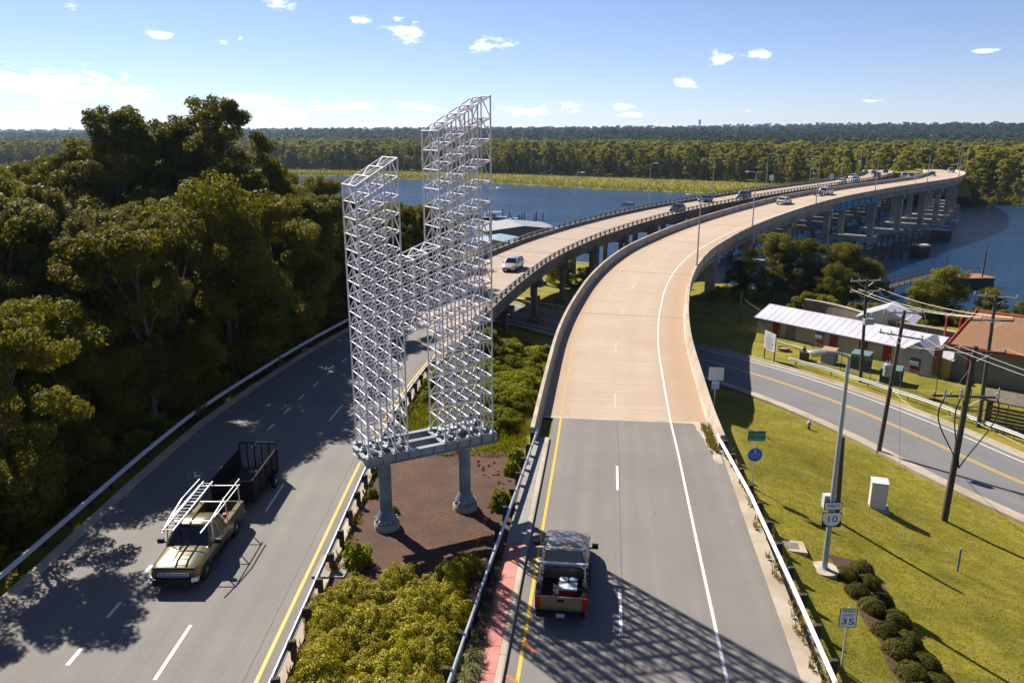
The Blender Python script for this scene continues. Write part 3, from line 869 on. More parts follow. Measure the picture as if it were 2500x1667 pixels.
# ================================================================== lattice letter sculpture
M_tube = mat('white_steel_tube', (.74, .72, .80), .4, (.86, .84, .92), 2, spec=.4)
M_plat = mat('painted_platform_steel', (.34, .38, .42), .45, (.44, .48, .52), 1.6, metal=.25, col3=(.28, .32, .36), scale3=.8)
M_col = mat('painted_column_steel', (.20, .25, .30), .5, (.27, .32, .37), 1.2, metal=.2, col3=(.15, .19, .23), scale3=.9)
M_foot = mat('footing_concrete', (.42, .38, .30), .9, (.52, .48, .39), 2.5, bump=.3)
M_glow = mat('floodlight_lens', (.75, .74, .70), .25, spec=.6)
HA = Vector((-6.336, 31.81, 0)); HB = Vector((-.932, 34.75, 0))
hd = (HB - HA).normalized(); hb = Vector((-hd.y, hd.x, 0))       # along the front, and back into depth
HLEN = (HB - HA).length; BAY = HLEN / 10; HDEP = 1.80; NL = 17
Z0 = 4.3
ztop = lambda s: 15.95 + .588 * s
def zl(s, k): return Z0 + (ztop(s) - Z0) * k / NL
def HP(s, d, z): 
    q = HA + hd * s + hb * d
    return Vector((q.x, q.y, z))
hc = HA + hd * (HLEN / 2) + hb * (HDEP / 2)
HS = thing('lattice_sculpture', 'giant white tubular steel lattice letter H with slanted top on two columns', 'sculpture', (hc.x, hc.y, 0))
def solid(bay, k):
    """is this bay and level filled with lattice"""
    if bay < 0 or bay > 9 or k < 0 or k >= NL: return False
    if bay <= 2 or bay >= 6: return True
    return 7 <= k < 11
bars = []                                                          # (p0, p1, radius, weight)
for i in range(11):
    s = i * BAY
    ks = [k for k in range(NL) if solid(i, k) or solid(i - 1, k)]
    if not ks: continue
    k0, k1 = min(ks), max(ks) + 1
    for d in (0, HDEP / 2, HDEP):
        bars.append((HP(s, d, zl(s, k0) - (.18 if k0 == 0 else 0)), HP(s, d, zl(s, k1)), .036 if d != HDEP / 2 else .031, 9 if d == 0 else 6))
    for k in range(k0, k1 + 1):
        if k > 0: bars.append((HP(s, -.03, zl(s, k)), HP(s, HDEP + .03, zl(s, k)), .034, 4 - i * .05))
        if k < k1:
            m_ = HP(s, HDEP / 2, zl(s, k + 1))
            bars.append((m_, HP(s, 0, zl(s, k)), .029, 3 - i * .05)); bars.append((m_, HP(s, HDEP, zl(s, k)), .029, 1 - i * .05))
for k in range(1, NL + 1):
    runs = []
    i = 0
    while i < 10:
        if solid(i, k) or solid(i, k - 1):
            j = i
            while j < 10 and (solid(j, k) or solid(j, k - 1)): j += 1
            runs.append((i, j)); i = j
        else: i += 1
    for i, j in runs:
        for d in (0, HDEP / 2, HDEP):
            bars.append((HP(i * BAY, d, zl(i * BAY, k)), HP(j * BAY, d, zl(j * BAY, k)), .032, 8 if d == 0 else 2.5))
def roof(i0, i1, k):
    for i in range(i0, i1):
        m_ = HP(i * BAY, HDEP / 2, zl(i * BAY, k)); q = (i + 1) * BAY
        bars.append((m_, HP(q, 0, zl(q, k)), .030, 7)); bars.append((m_, HP(q, HDEP, zl(q, k)), .030, 7))
roof(0, 3, NL); roof(6, 10, NL); roof(3, 6, 11); roof(3, 6, 7)
for k in range(1, NL):                                             # level bracing inside the frame
    for i in range(10):
        if solid(i, k) and solid(i, k - 1):
            q = (i + 1) * BAY; m_ = HP(i * BAY, HDEP / 2, zl(i * BAY, k))
            bars.append((m_, HP(q, 0, zl(q, k)), .023, .5)); bars.append((m_, HP(q, HDEP, zl(q, k)), .023, .4))
bars.sort(key=lambda q: -q[3])
um = MB().tube((0, 0, 0), (0, 0, 1), 1.0, 8).mesh('tube', M_tube, smooth=40)
def place_tube(p0, p1, r, parent):
    d = p1 - p0
    o = bpy.data.objects.new('tube', um); COL.objects.link(o); o.parent = parent
    o.location = p0 - parent.location
    o.rotation_mode = 'QUATERNION'; o.rotation_quaternion = d.to_track_quat('Z', 'Y')
    o.scale = (r, r, d.length)
for p0, p1, r, w in bars[:290]: place_tube(p0, p1, r, HS)
mb = MB()
for p0, p1, r, w in bars[290:]: mb.tube(p0, p1, r, 6)
mb.build('lattice_tubes', M_tube, HS, smooth=50, kind='stuff')
# platform of beams
zt = Z0 - .12
def beam(a, b_, name='platform_beam', w=.26, h=.46, m_=None):
    mb = MB(); a = Vector(a); b_ = Vector(b_)
    up = Vector((0, 0, 1))
    mb.bar(a + up * (h / 2 - .02), b_ + up * (h / 2 - .02), w, .035); mb.bar(a - up * (h / 2 - .02), b_ - up * (h / 2 - .02), w, .035)
    mb.bar(a, b_, .05, h - .074)
    return mb.build(name, m_ or M_plat, HS)
x0, x1 = -.16, HLEN + .16
for d in (-.08, HDEP / 2, HDEP + .08):
    beam(HP(x0, d, zt - .23), HP(x1, d, zt - .23))
for s in (x0, BAY * 1.0, BAY * 2.0, 3 * BAY + .1, 6 * BAY - .1, 7.3 * BAY, 8.6 * BAY, x1):
    for a, b_ in ((.06, HDEP / 2 - .14), (HDEP / 2 + .14, HDEP - .06)):
        beam(HP(s, a, zt - .232), HP(s, b_, zt - .232), 'cross_beam', .2, .40)
for d in (-.08,):                                                 # web stiffeners on the front beam
    for s in np.arange(0, HLEN + .01, BAY):
        p = HP(s, d - .03, zt - .23)
        mb = MB(); mb.box(p, (.03, .2, .38), math.atan2(hd.y, hd.x)); mb.build('stiffener', M_plat, HS)
for i in list(range(4)) + list(range(6, 11)):                     # bolted feet of the lattice
    for d in (0, HDEP / 2, HDEP):
        p = HP(i * BAY, d, zt + .03)
        mb = MB(); mb.box((p.x, p.y, p.z), (.24, .24, .05), math.atan2(hd.y, hd.x)); mb.box((p.x, p.y, p.z + .07), (.12, .12, .1), math.atan2(hd.y, hd.x)); mb.build('foot_plate', M_tube, HS)
for i, d in [(.5, .28), (1.5, .62), (2.4, .3), (1.5, 1.4), (.6, 1.3), (6.5, .3), (7.6, 1.3), (8.4, .62), (9.4, .35), (9.2, 1.4), (6.6, 1.35)]:
    p = HP(i * BAY, d, zt)
    f = MB().lathe([(.05, -.28), (.06, -.05), (.18, .0), (.21, .07), (.2, .1)], (p.x, p.y, p.z), 14).build('floodlight', M_plat, HS, smooth=40)
    MB().cyl((p.x, p.y), .18, p.z + .1, p.z + .112, 14).build('lens', M_glow, f, org=tuple(HS.location))
# two columns
for s in (.98, 5.05):
    p = HP(s, HDEP / 2, 0); gz = g(p.x, p.y)
    c = MB().tube((p.x, p.y, gz + .55), (p.x, p.y, zt - .46), .30, 20).build('column', M_col, HS, smooth=40)
    mb = MB(); mb.cyl((p.x, p.y), .55, gz + .42, gz + .50, 24)
    mb.lathe([(.50, .50), (.46, .62), (.36, .9), (.305, 1.0)], (p.x, p.y, gz), 20)
    mb.build('base_flange', M_col, HS, smooth=40)
    for k in range(12):
        a = k * math.pi / 6; MB().cyl((p.x + .51 * math.cos(a), p.y + .51 * math.sin(a)), .035, gz + .5, gz + .62, 6).build('anchor_bolt', M_galv, HS)
    MB().lathe([(.58, -.2), (.60, .0), (.60, .36), (.57, .41)], (p.x, p.y, gz), 24).build('footing', M_foot, HS, smooth=40)

# ================================================================== vehicles
M_tyre = mat('tyre_rubber', (.012, .012, .012), .85)
M_rim = mat('alloy_rim', (.45, .46, .47), .3, metal=.8)
M_rimw = mat('white_steel_rim', (.7, .7, .7), .5)
M_glass = mat('tinted_glass', (.012, .016, .02), .06, spec=.6)
M_head = mat('headlight_lens', (.55, .56, .56), .12, spec=.7)
M_amber = mat('amber_lens', (.75, .22, .01), .25)
M_red = mat('red_lens', (.42, .008, .008), .25)
M_chrome = mat('chrome', (.80, .81, .83), .32, metal=.6)
M_plate = mat('licence_plate', (.42, .50, .60), .5)
M_trim = mat('black_plastic_trim', (.016, .016, .018), .6, spec=.2)
M_alu = mat('aluminium', (.50, .51, .52), .4, metal=.55)
def paint(name, c, metal=.35): return mat('paint_' + name, c, .28, tuple(q * 1.06 for q in c), 1.5, metal=metal, spec=.5, clear=.6, coords='Object')

def loft(secs, m, name, parent, smooth=35, capends=True):
    """secs: list of lists of (x,y,z) with equal length, open strips mirrored by the caller"""
    mb = MB(); k = len(secs[0])
    for s in secs: mb.v.extend([tuple(q) for q in s])
    for i in range(len(secs) - 1):
        for j in range(k - 1):
            a = i * k + j
            mb.f.append((a, a + 1, a + k + 1, a + k))
    if capends:
        mb.f.append(tuple(range(k - 1, -1, -1))); mb.f.append(tuple((len(secs) - 1) * k + j for j in range(k)))
    return mb.build(name, m, parent, smooth=smooth, org=(0, 0, 0))
def bodysec(x, w, zb, zt, crown=.03, sh=.14):
    h = [(0, zt + crown), (w * .55, zt + crown * .75), (w * .86, zt), (w * .97, zt - sh * .45), (w, zt - sh), (w, zb + (zt - zb) * .42), (w * .985, zb + .12), (w * .93, zb)]
    return [(x, -y, z) for y, z in h[::-1]] + [(x, y, z) for y, z in h[1:]]
def wheel(parent, x, y, r, w, rim=None):
    wt = MB()
    prof = [(r * .62, -w / 2), (r * .93, -w / 2), (r, -w * .32), (r, w * .32), (r * .93, w / 2), (r * .62, w / 2)]
    mb = MB().lathe(prof, (0, 0, 0), 18)
    sgn = 1 if y > 0 else -1
    mb.v = [(x + a, y + c_, r + b_) for a, b_, c_ in [(vx, vy, vz) for vx, vy, vz in mb.v]]
    wo_ = mb.build('wheel', M_tyre, parent, smooth=40, org=(0, 0, 0))
    mr = MB().lathe([(r * .62, -.01), (r * .6, .015), (r * .5, .02), (r * .2, .035), (r * .08, .04)], (0, 0, 0), 14)
    mr.v = [(x + a, y + sgn * (w / 2 + c_ - .03), r + b_) for a, b_, c_ in mr.v]
    mr.build('rim', rim or M_rim, wo_, smooth=30, org=(0, 0, 0))
    ma = MB().lathe([(r * 1.16, -.02), (r * 1.18, 0), (r * 1.1, .015)], (0, 0, 0), 20)
    ma.v = [(x + a, y + sgn * (w * .30 + c_), r * 1.02 + b_) for a, b_, c_ in ma.v]
    ma.build('wheel_arch', M_trim, parent, org=(0, 0, 0))
def quadpart(parent, pts, m, name, thick=.012):
    pts = [Vector(q) for q in pts]
    n = (pts[1] - pts[0]).cross(pts[2] - pts[0]).normalized() * thick
    mb = MB(); mb.add([q + n for q in pts] + [q - n for q in pts], [(0, 1, 2, 3), (7, 6, 5, 4)] + [(i, 4 + i, 4 + (i + 1) % 4, (i + 1) % 4) for i in range(4)])
    return mb.build(name, m, parent, org=(0, 0, 0))
def car(label, pm, loc, rz, kind='sedan', group='cars on the bridges', pitch=0.0, name='car'):
    S = {'sedan': dict(L=4.7, W=1.82, hood=.84, belt=.92, top=1.44, x0=1.28, x1=1.98, x2=3.40, x3=4.15, tail=.95, r=.32),
         'hatch': dict(L=4.35, W=1.80, hood=.88, belt=.96, top=1.50, x0=1.15, x1=1.85, x2=3.75, x3=4.25, tail=.98, r=.32),
         'suv': dict(L=4.7, W=1.90, hood=1.02, belt=1.10, top=1.74, x0=1.25, x1=1.85, x2=4.25, x3=4.62, tail=1.12, r=.37),
         'van': dict(L=5.0, W=1.98, hood=1.05, belt=1.12, top=1.80, x0=.95, x1=1.75, x2=4.6, x3=4.92, tail=1.15, r=.35),
         'truck': dict(L=5.6, W=1.98, hood=1.08, belt=1.14, top=1.82, x0=1.5, x1=2.1, x2=3.35, x3=3.7, tail=1.10, r=.40)}[kind]
    t = thing(name, label, 'car' if kind not in ('truck', 'van') else ('pickup' if kind == 'truck' else 'van'), loc, rz, group)
    t.rotation_euler = (0, pitch, rz)
    L_, Wd, hw = S['L'], S['W'], S['W'] / 2
    c = L_ / 2
    X = lambda q: c - q                        # +x is forward
    secs = [bodysec(X(0), hw * .80, .36, .60), bodysec(X(.08), hw * .88, .27, .68), bodysec(X(.35), hw * .96, .24, S['hood'] - .08), bodysec(X(S['x0'] - .1), hw, .22, S['hood'] + .03),
            bodysec(X(S['x0'] + .15), hw, .22, S['belt']), bodysec(X((S['x1'] + S['x2']) / 2), hw, .22, S['belt'] + .01), bodysec(X(S['x3'] - .1), hw, .24, S['belt'] + .02),
            bodysec(X(L_ - .3 if kind == 'sedan' else L_ - .14), hw * .95, .27, S['tail']), bodysec(X(L_ - .06), hw * .9, .3, S['tail'] - .1), bodysec(X(L_), hw * .85, .38, S['tail'] - .25)]
    loft(secs, pm, 'body', t)
    bw, tw, b, z1 = hw * .93, hw * .70, S['belt'] - .02, S['top']
    def ring(x, z, w): return [(X(x), -w, z), (X(x), w, z)]
    F0, F1, F2, F3 = [(X(S['x0']), s_ * bw * .93, b) for s_ in (-1, 1)], [(X(S['x1']), s_ * tw * .95, z1 - .05) for s_ in (-1, 1)], [(X(S['x2']), s_ * tw, z1 - .06) for s_ in (-1, 1)], [(X(S['x3']), s_ * bw * .93, b) for s_ in (-1, 1)]
    mb = MB(); mb.add(F0 + F1 + F2 + F3, [(0, 2, 3, 1), (2, 4, 5, 3), (4, 6, 7, 5), (0, 6, 4, 2), (1, 3, 5, 7)])
    mb.build('windows', M_glass, t, org=(0, 0, 0))
    r_ = []
    for f_, zz in ((0, -.035), (.12, .0), (.5, .03), (.88, .01), (1, -.04)):
        x_ = S['x1'] - .06 + (S['x2'] - S['x1'] + .12) * f_
        r_.append([(X(x_), y_ * (tw + .035), z1 + zz - (.05 if abs(y_) == 1 else 0)) for y_ in (-1, -.8, 0, .8, 1)])
    loft(r_, pm, 'roof', t, capends=False)
    for sg in (-1, 1):
        xm = (S['x1'] + S['x2']) / 2 + .1
        for e0_, e1_, w_, h_ in (((X(S['x0'] + .02), sg * bw * .94, b), (X(S['x1']), sg * (tw * .95 + .02), z1 - .04), .07, .07), ((X(S['x3'] - .02), sg * bw * .94, b), (X(S['x2']), sg * (tw + .02), z1 - .05), .10, .08),
                                 ((X(xm), sg * bw * .985, b), (X(xm), sg * (tw + .02), z1 - .05), .09, .05)):
            MB().bar(e0_, e1_, w_, h_).build('pillar', pm, t, org=(0, 0, 0))
        quadpart(t, [(X(.04), sg * hw * .55, .60), (X(.20), sg * hw * .86, .62), (X(.26), sg * hw * .86, .74), (X(.12), sg * hw * .55, .70)], M_head, 'headlight', .03)
        mb = MB(); mb.box((X(L_ - .07), sg * hw * .70, S['tail'] - .22), (.1, hw * .36, .18)); mb.build('tail_light', M_red, t, org=(0, 0, 0))
        mb = MB(); mb.box((X(S['x0'] + .35), sg * (hw + .10), b + .06), (.16, .2, .14)); mb.build('mirror', pm, t, org=(0, 0, 0))
        for wx in (.9, L_ - .95): wheel(t, X(wx), sg * (hw - .10), S['r'], .22)
    mb = MB(); mb.box((X(.02), 0, .42), (.06, hw * 1.0, .16)); mb.build('grille', M_trim, t, org=(0, 0, 0))
    mb = MB(); mb.box((X(L_ + .01), 0, .62), (.03, .32, .16)); mb.build('licence_plate', M_plate, t, org=(0, 0, 0))
    if kind == 'truck':
        mb = MB(); mb.box((X(4.6), 0, 1.145), (1.75, Wd * .80, .03)); mb.build('bed_liner', M_trim, t, org=(0, 0, 0))
    return t

def pickup(name, label, pm, loc, rz, rim, grille='chrome', rack='ladder', long=5.75):
    """full-size pickup: nose at +x"""
    t = thing(name, label, 'pickup', loc, rz)
    L_, hw = long, .985
    c = L_ / 2
    X = lambda q: c - q
    zh, zb_ = 1.04, 1.13                       # hood and belt heights
    # front clip and lower cab as one painted shell up to the bed
    secs = [bodysec(X(.02), hw * .90, .42, .92, .02, .10), bodysec(X(.16), hw * .95, .40, zh - .06, .03, .10), bodysec(X(.5), hw * .985, .38, zh, .05), bodysec(X(1.1), hw, .36, zh + .04, .05), bodysec(X(1.52), hw, .36, zh + .07, .04),
            bodysec(X(1.7), hw, .36, zb_, .0), bodysec(X(3.42), hw, .36, zb_, .0)]
    loft(secs, pm, 'cab_body', t)
    # cargo bed: walls, floor, tailgate
    zt_ = 1.18
    mb = MB()
    for sg in (-1, 1):
        mb.prism([(X(3.46), sg * hw), (X(L_ - .10), sg * hw * .995), (X(L_ - .10), sg * (hw - .20)), (X(3.46), sg * (hw - .20))], .42, zt_)
    mb.prism([(X(3.46), -.78), (X(3.54), -.78), (X(3.54), .78), (X(3.46), .78)], .42, zt_)
    mb.build('bed_wall', pm, t, org=(0, 0, 0))
    mb = MB(); mb.box(((X(3.54) + X(L_ - .12)) / 2, 0, .66), (L_ - 3.70, 1.56, .08)); mb.build('bed_floor', M_trim, t, org=(0, 0, 0))
    mb = MB()
    for k in range(9): mb.box(((X(3.56) + X(L_ - .2)) / 2, -.68 + k * .17, .705), (L_ - 3.85, .06, .022))
    mb.build('bed_liner_ribs', M_trim, t, org=(0, 0, 0))
    for sg in (-1, 1):
        mb = MB(); mb.box(((X(3.46) + X(L_ - .10)) / 2, sg * (hw - .10), zt_ + .012), (L_ - 3.6, .22, .025)); mb.build('bed_rail_cap', M_trim if rack == 'bars' else pm, t, org=(0, 0, 0))
    tg = MB(); tg.box((X(L_ - .06), 0, .86), (.07, hw * 1.62, .62)); tgo = tg.build('tailgate', pm, t, org=(0, 0, 0))
    mb = MB(); mb.box((X(L_ - .02), 0, 1.03), (.02, .24, .10)); mb.build('handle', M_trim, tgo, org=(0, 0, 0))
    # cab
    x0, x1, x2, x3 = 1.62, 2.28, 3.22, 3.44
    b, z1, bw, tw = zb_ - .01, 1.86, hw * .94, hw * .74
    FL = lambda x, w, z: [(X(x), -w, z), (X(x), w, z)]
    A0, A1, A2, A3 = FL(x0, bw * .97, b), FL(x1, tw * .96, z1 - .05), FL(x2, tw, z1 - .05), FL(x3, bw, b)
    quadpart(t, [A0[0], A0[1], A1[1], A1[0]], M_glass, 'windshield')
    quadpart(t, [A3[1], A3[0], A2[0], A2[1]], M_glass, 'rear_window')
    xm = 2.72
    for k, sg in enumerate((-1, 1)):
        a0, a1, a2, a3 = A0[k], A1[k], A2[k], A3[k]
        m0 = (X(xm), sg * bw * .985, b); m1 = (X(xm), sg * tw * .98, z1 - .05)
        quadpart(t, [a0, m0, m1, a1], M_glass, 'side_window'); quadpart(t, [m0, a3, a2, m1], M_glass, 'side_window')
        for e0_, e1_, w_, h_ in ((a0, a1, .09, .07), (m0, m1, .10, .06), (a3, a2, .14, .08)): MB().bar(e0_, e1_, w_, h_).build('pillar', pm, t, org=(0, 0, 0))
    r_ = []
    for f_, zz in ((0, -.045), (.08, .0), (.5, .03), (.92, .01), (1, -.04)):
        x_ = x1 - .07 + (x2 - x1 + .14) * f_
        r_.append([(X(x_), y_ * (tw + .04), z1 + zz - (.06 if abs(y_) == 1 else .0)) for y_ in (-1, -.86, -.4, 0, .4, .86, 1)])
    loft(r_, pm, 'roof', t, capends=False)
    mb = MB(); mb.box((X(2.7), 0, 1.16), (1.5, 1.5, .04)); mb.build('dashboard', M_trim, t, org=(0, 0, 0))
    # front end
    mb = MB()
    for z in (.66, .745, .83): mb.box((X(-.005), 0, z), (.05, 1.02, .045))
    for y in (-.5, -.25, 0, .25, .5): mb.box((X(.0), y, .745), (.04, .035, .22))
    mb.build('grille', M_chrome if grille == 'chrome' else M_trim, t, org=(0, 0, 0))
    mb = MB(); mb.box((X(.03), 0, .745), (.03, 1.05, .26)); mb.build('grille_backing', M_trim, t, org=(0, 0, 0))
    for sg in (-1, 1):
        h_ = quadpart(t, [(X(.0), sg * .54, .64), (X(.12), sg * .90, .66), (X(.16), sg * .90, .86), (X(.04), sg * .54, .86)], M_head, 'headlight', .03)
        quadpart(h_, [(X(.10), sg * .88, .65), (X(.30), sg * .985, .68), (X(.34), sg * .985, .84), (X(.14), sg * .88, .86)], M_amber, 'turn_signal', .02)
        mb = MB(); mb.box((X(L_ - .055), sg * (hw - .09), .93), (.13, .17, .46)); mb.build('tail_light', M_red, t, org=(0, 0, 0))
        mb = MB(); mb.bar((X(1.86), sg * hw * .95, b + .02), (X(1.84), sg * (hw + .22), b + .10), .05, .05); mb.box((X(1.82), sg * (hw + .24), b + .14), (.13, .26, .20)); mb.build('mirror', M_trim, t, org=(0, 0, 0))
        mb = MB(); mb.bar((X(1.75), sg * (hw + .02), .40), (X(3.5), sg * (hw + .02), .40), .16, .06); mb.build('running_board', M_trim, t, org=(0, 0, 0))
        mb = MB(); mb.box((X(2.45), sg * (hw + .005), .98), (.2, .02, .05)); mb.box((X(3.0), sg * (hw + .005), .98), (.2, .02, .05)); mb.build('door_handle', M_trim, t, org=(0, 0, 0))
        for wx in (.98, L_ - 1.18): wheel(t, X(wx), sg * (hw - .12), .40, .26, rim)
    mb = MB()
    pr = [(0, .46), (.1, .44), (.12, .62), (0, .64)]
    for y0, y1, xx0, xx1 in ((-.98, -.6, .16, .0), (-.6, .6, .0, .0), (.6, .98, .0, .16)):
        mb.add([(X(xx0 - .14), y0, .44), (X(xx0 - .14), y0, .62), (X(xx0 + .04), y0, .62), (X(xx0 + .04), y0, .44), (X(xx1 - .14), y1, .44), (X(xx1 - .14), y1, .62), (X(xx1 + .04), y1, .62), (X(xx1 + .04), y1, .44)],
               [(0, 1, 2, 3), (7, 6, 5, 4), (0, 4, 5, 1), (1, 5, 6, 2), (2, 6, 7, 3), (3, 7, 4, 0)])
    mb.build('front_bumper', M_chrome if grille == 'chrome' else M_trim, t, org=(0, 0, 0))
    mb = MB(); mb.box((X(L_ + .08), 0, .52), (.2, hw * 1.86, .18)); mb.build('rear_bumper', M_chrome if rack == 'ladder' else M_trim, t, org=(0, 0, 0))
    mb = MB(); mb.box((X(-.155), 0, .50), (.02, .32, .16)); mb.build('licence_plate', M_plate, t, org=(0, 0, 0))
    mb = MB(); mb.box((X(L_ + .19), 0, .53), (.02, .32, .16)); mb.build('licence_plate', M_plate, t, org=(0, 0, 0))
    mb = MB(); mb.box((X(.35), 0, .5), (1.2, 1.5, .3)); mb.box((X(L_ / 2 + .5), 0, .45), (4.2, 1.2, .2)); mb.build('chassis', M_trim, t, org=(0, 0, 0))
    return t, X, hw

P_tan = paint('olive_gold', (.20, .170, .078))
P_brown = paint('bronze_tan', (.31, .235, .135))
# ---- olive pickup with ladder rack, coming towards the camera on the left road
TX, TY = -13.75, 30.75
tk, X, hw = pickup('pickup_truck', 'olive gold pickup with chrome grille and overhead ladder rack, towing a black trailer', P_tan, (TX, TY, 0), R(-90), M_rim)
mb_ = MB(); mb_.box((X(.08), 0, .985), (.05, 1.7, .07)); mb_.build('bug_deflector', M_trim, tk, org=(0, 0, 0))
for sg in (-1, 1):
    for pts_ in ([(X(1.9), sg * .98, 1.16), (X(2.0), sg * .93, 2.08)], [(X(3.75), sg * .92, 1.2), (X(3.75), sg * .9, 2.1)], [(X(5.4), sg * .92, 1.2), (X(5.4), sg * .9, 2.1)]):
        MB().line(pts_, .03).build('rack_upright', M_alu, tk, org=(0, 0, 0))
    MB().line([(X(1.15), sg * .80, 1.98), (X(2.1), sg * .9, 2.10), (X(3.6), sg * .93, 2.34), (X(5.6), sg * .93, 2.34)], .03).build('rack_rail', M_alu, tk, org=(0, 0, 0))
    MB().line([(X(2.0), sg * .92, 2.06), (X(5.6), sg * .92, 2.06)], .028).build('rack_rail', M_alu, tk, org=(0, 0, 0))
for x_, z_ in ((2.0, 2.08), (3.75, 2.1), (5.4, 2.1)):
    mb = MB(); mb.tube((X(x_), -.93, z_), (X(x_), .93, z_), .03, 8); mb.build('rack_crossbar', M_alu, tk, org=(0, 0, 0))
# driver behind the windshield is only a dim shape: a seat back and steering wheel
mb = MB(); mb.box((X(2.75), .42, 1.32), (.16, .5, .55)); mb.box((X(2.75), -.42, 1.32), (.16, .5, .55)); mb.build('seat', mat('grey_cloth', (.12, .10, .09), .9), tk, org=(0, 0, 0))
# ladder lying on the rack
ld = thing('ladder', 'aluminium extension ladder lying on the rack of the olive pickup', 'ladder', (TX, TY, 2.14), R(-90))
lx0, lx1 = X(1.05), X(5.5)
for y in (-.72, -.30):
    mb = MB(); mb.bar((lx0, y, -.02), (lx1, y, .10), .04, .085); mb.build('stile', M_alu, ld, org=(0, 0, 0))
for k in range(15):
    f = (k + .5) / 15; xx = lx0 + (lx1 - lx0) * f
    mb = MB(); mb.tube((xx, -.72, -.02 + .12 * f), (xx, -.30, -.02 + .12 * f), .016, 6); mb.build('rung', M_alu, ld, org=(0, 0, 0))
# things in the bed
M_redp = mat('red_plastic', (.5, .03, .02), .45); M_orp = mat('orange_plastic', (.75, .16, .02), .5); M_pink = mat('pink_plastic', (.55, .03, .12), .5)
def small(name, label, cat, mbf, m_, loc, rz=0):
    o = mbf.build(name, m_, None, org=(0, 0, 0), smooth=40); o.location = loc; o.rotation_euler = (0, 0, rz); tag(o, label, cat); return o
small('fuel_can', 'red fuel can in the bed of the olive pickup', 'fuel can', MB().prism([(-.16, -.1), (.16, -.1), (.16, .1), (-.16, .1)], 0, .3).tube((.05, 0, .3), (.14, 0, .42), .03, 8), M_redp, (TX + .5, TY + 1.9, .71), .4)
small('work_light', 'round orange water cooler in the olive pickup bed by the cab', 'cooler', MB().lathe([(.12, 0), (.17, .03), (.18, .3), (.15, .36), (.06, .4)], n=14), M_orp, (TX - .05, TY + 1.0, .71)).name = 'water_cooler'
small('tool_bag', 'pink tool bag on the near side of the olive pickup bed', 'bag', MB().prism([(-.25, -.14), (.25, -.14), (.2, .14), (-.2, .14)], 0, .22).bar((-.18, 0, .22), (.18, 0, .34), .03, .03), M_pink, (TX + .55, TY + 1.15, .71), 1.3)
# trailer
M_trl = mat('black_trailer_steel', (.009, .009, .010), .7, spec=.12)
tr = thing('utility_trailer', 'black high-sided utility trailer hitched behind the olive pickup', 'trailer', (TX + .05, TY + 6.05, 0), R(-90))
TLn, tw_ = 4.0, .98
for sg in (-1, 1):
    mb = MB(); mb.box((0, sg * tw_, 1.05), (TLn, .04, 1.1)); mb.build('side_wall', M_trl, tr, org=(0, 0, 0))
    mb = MB(); mb.bar((-TLn / 2, sg * tw_, 1.62), (TLn / 2, sg * tw_, 1.62), .08, .08); mb.bar((-TLn / 2, sg * tw_, .50), (TLn / 2, sg * tw_, .50), .08, .1)
    for k in range(5): mb.bar((-TLn / 2 + k * TLn / 4, sg * (tw_ + .035), .5), (-TLn / 2 + k * TLn / 4, sg * (tw_ + .035), 1.62), .06, .05)
    mb.build('side_frame', M_trl, tr, org=(0, 0, 0))
    wheel(tr, -.75, sg * (tw_ + .19), .34, .2, M_rimw)
    mb = MB(); mb.box((-.75, sg * (tw_ + .19), .74), (1.0, .26, .04)); mb.build('fender', M_trl, tr, org=(0, 0, 0))
    mb = MB(); mb.box((-TLn / 2 - .04, sg * .8, .5), (.04, .14, .1)); mb.build('tail_light', M_red, tr, org=(0, 0, 0))
mb = MB(); mb.box((TLn / 2, 0, 1.05), (.04, 2 * tw_, 1.1)); mb.build('front_wall', M_trl, tr, org=(0, 0, 0))
mb = MB(); mb.box((0, 0, .52), (TLn, 2 * tw_, .06)); mb.build('floor', M_wood_dark, tr, org=(0, 0, 0))
gt = MB(); gt.bar((-TLn / 2, -tw_, 1.98), (-TLn / 2, tw_, 1.98), .06, .06)
for y in np.linspace(-tw_, tw_, 6): gt.bar((-TLn / 2, y, .55), (-TLn / 2, y, 1.98), .05, .05)
gt.build('ramp_gate', M_trl, tr, org=(0, 0, 0))
mm_ = MB()
for y in np.linspace(-tw_, tw_, 26): mm_.bar((-TLn / 2 + .02, y, .55), (-TLn / 2 + .02, y, 1.95), .008, .008)
for z in np.linspace(.6, 1.9, 18): mm_.bar((-TLn / 2 + .02, -tw_, z), (-TLn / 2 + .02, tw_, z), .008, .008)
mm_.build('gate_mesh', M_trl, tr, org=(0, 0, 0), kind='stuff')
mb = MB(); mb.bar((TLn / 2, -.6, .5), (TLn / 2 + 1.0, 0, .5), .08, .1); mb.bar((TLn / 2, .6, .5), (TLn / 2 + 1.0, 0, .5), .08, .1); mb.cyl((TLn / 2 + .7, 0), .04, .1, .85, 8); mb.build('drawbar', M_trl, tr, org=(0, 0, 0))

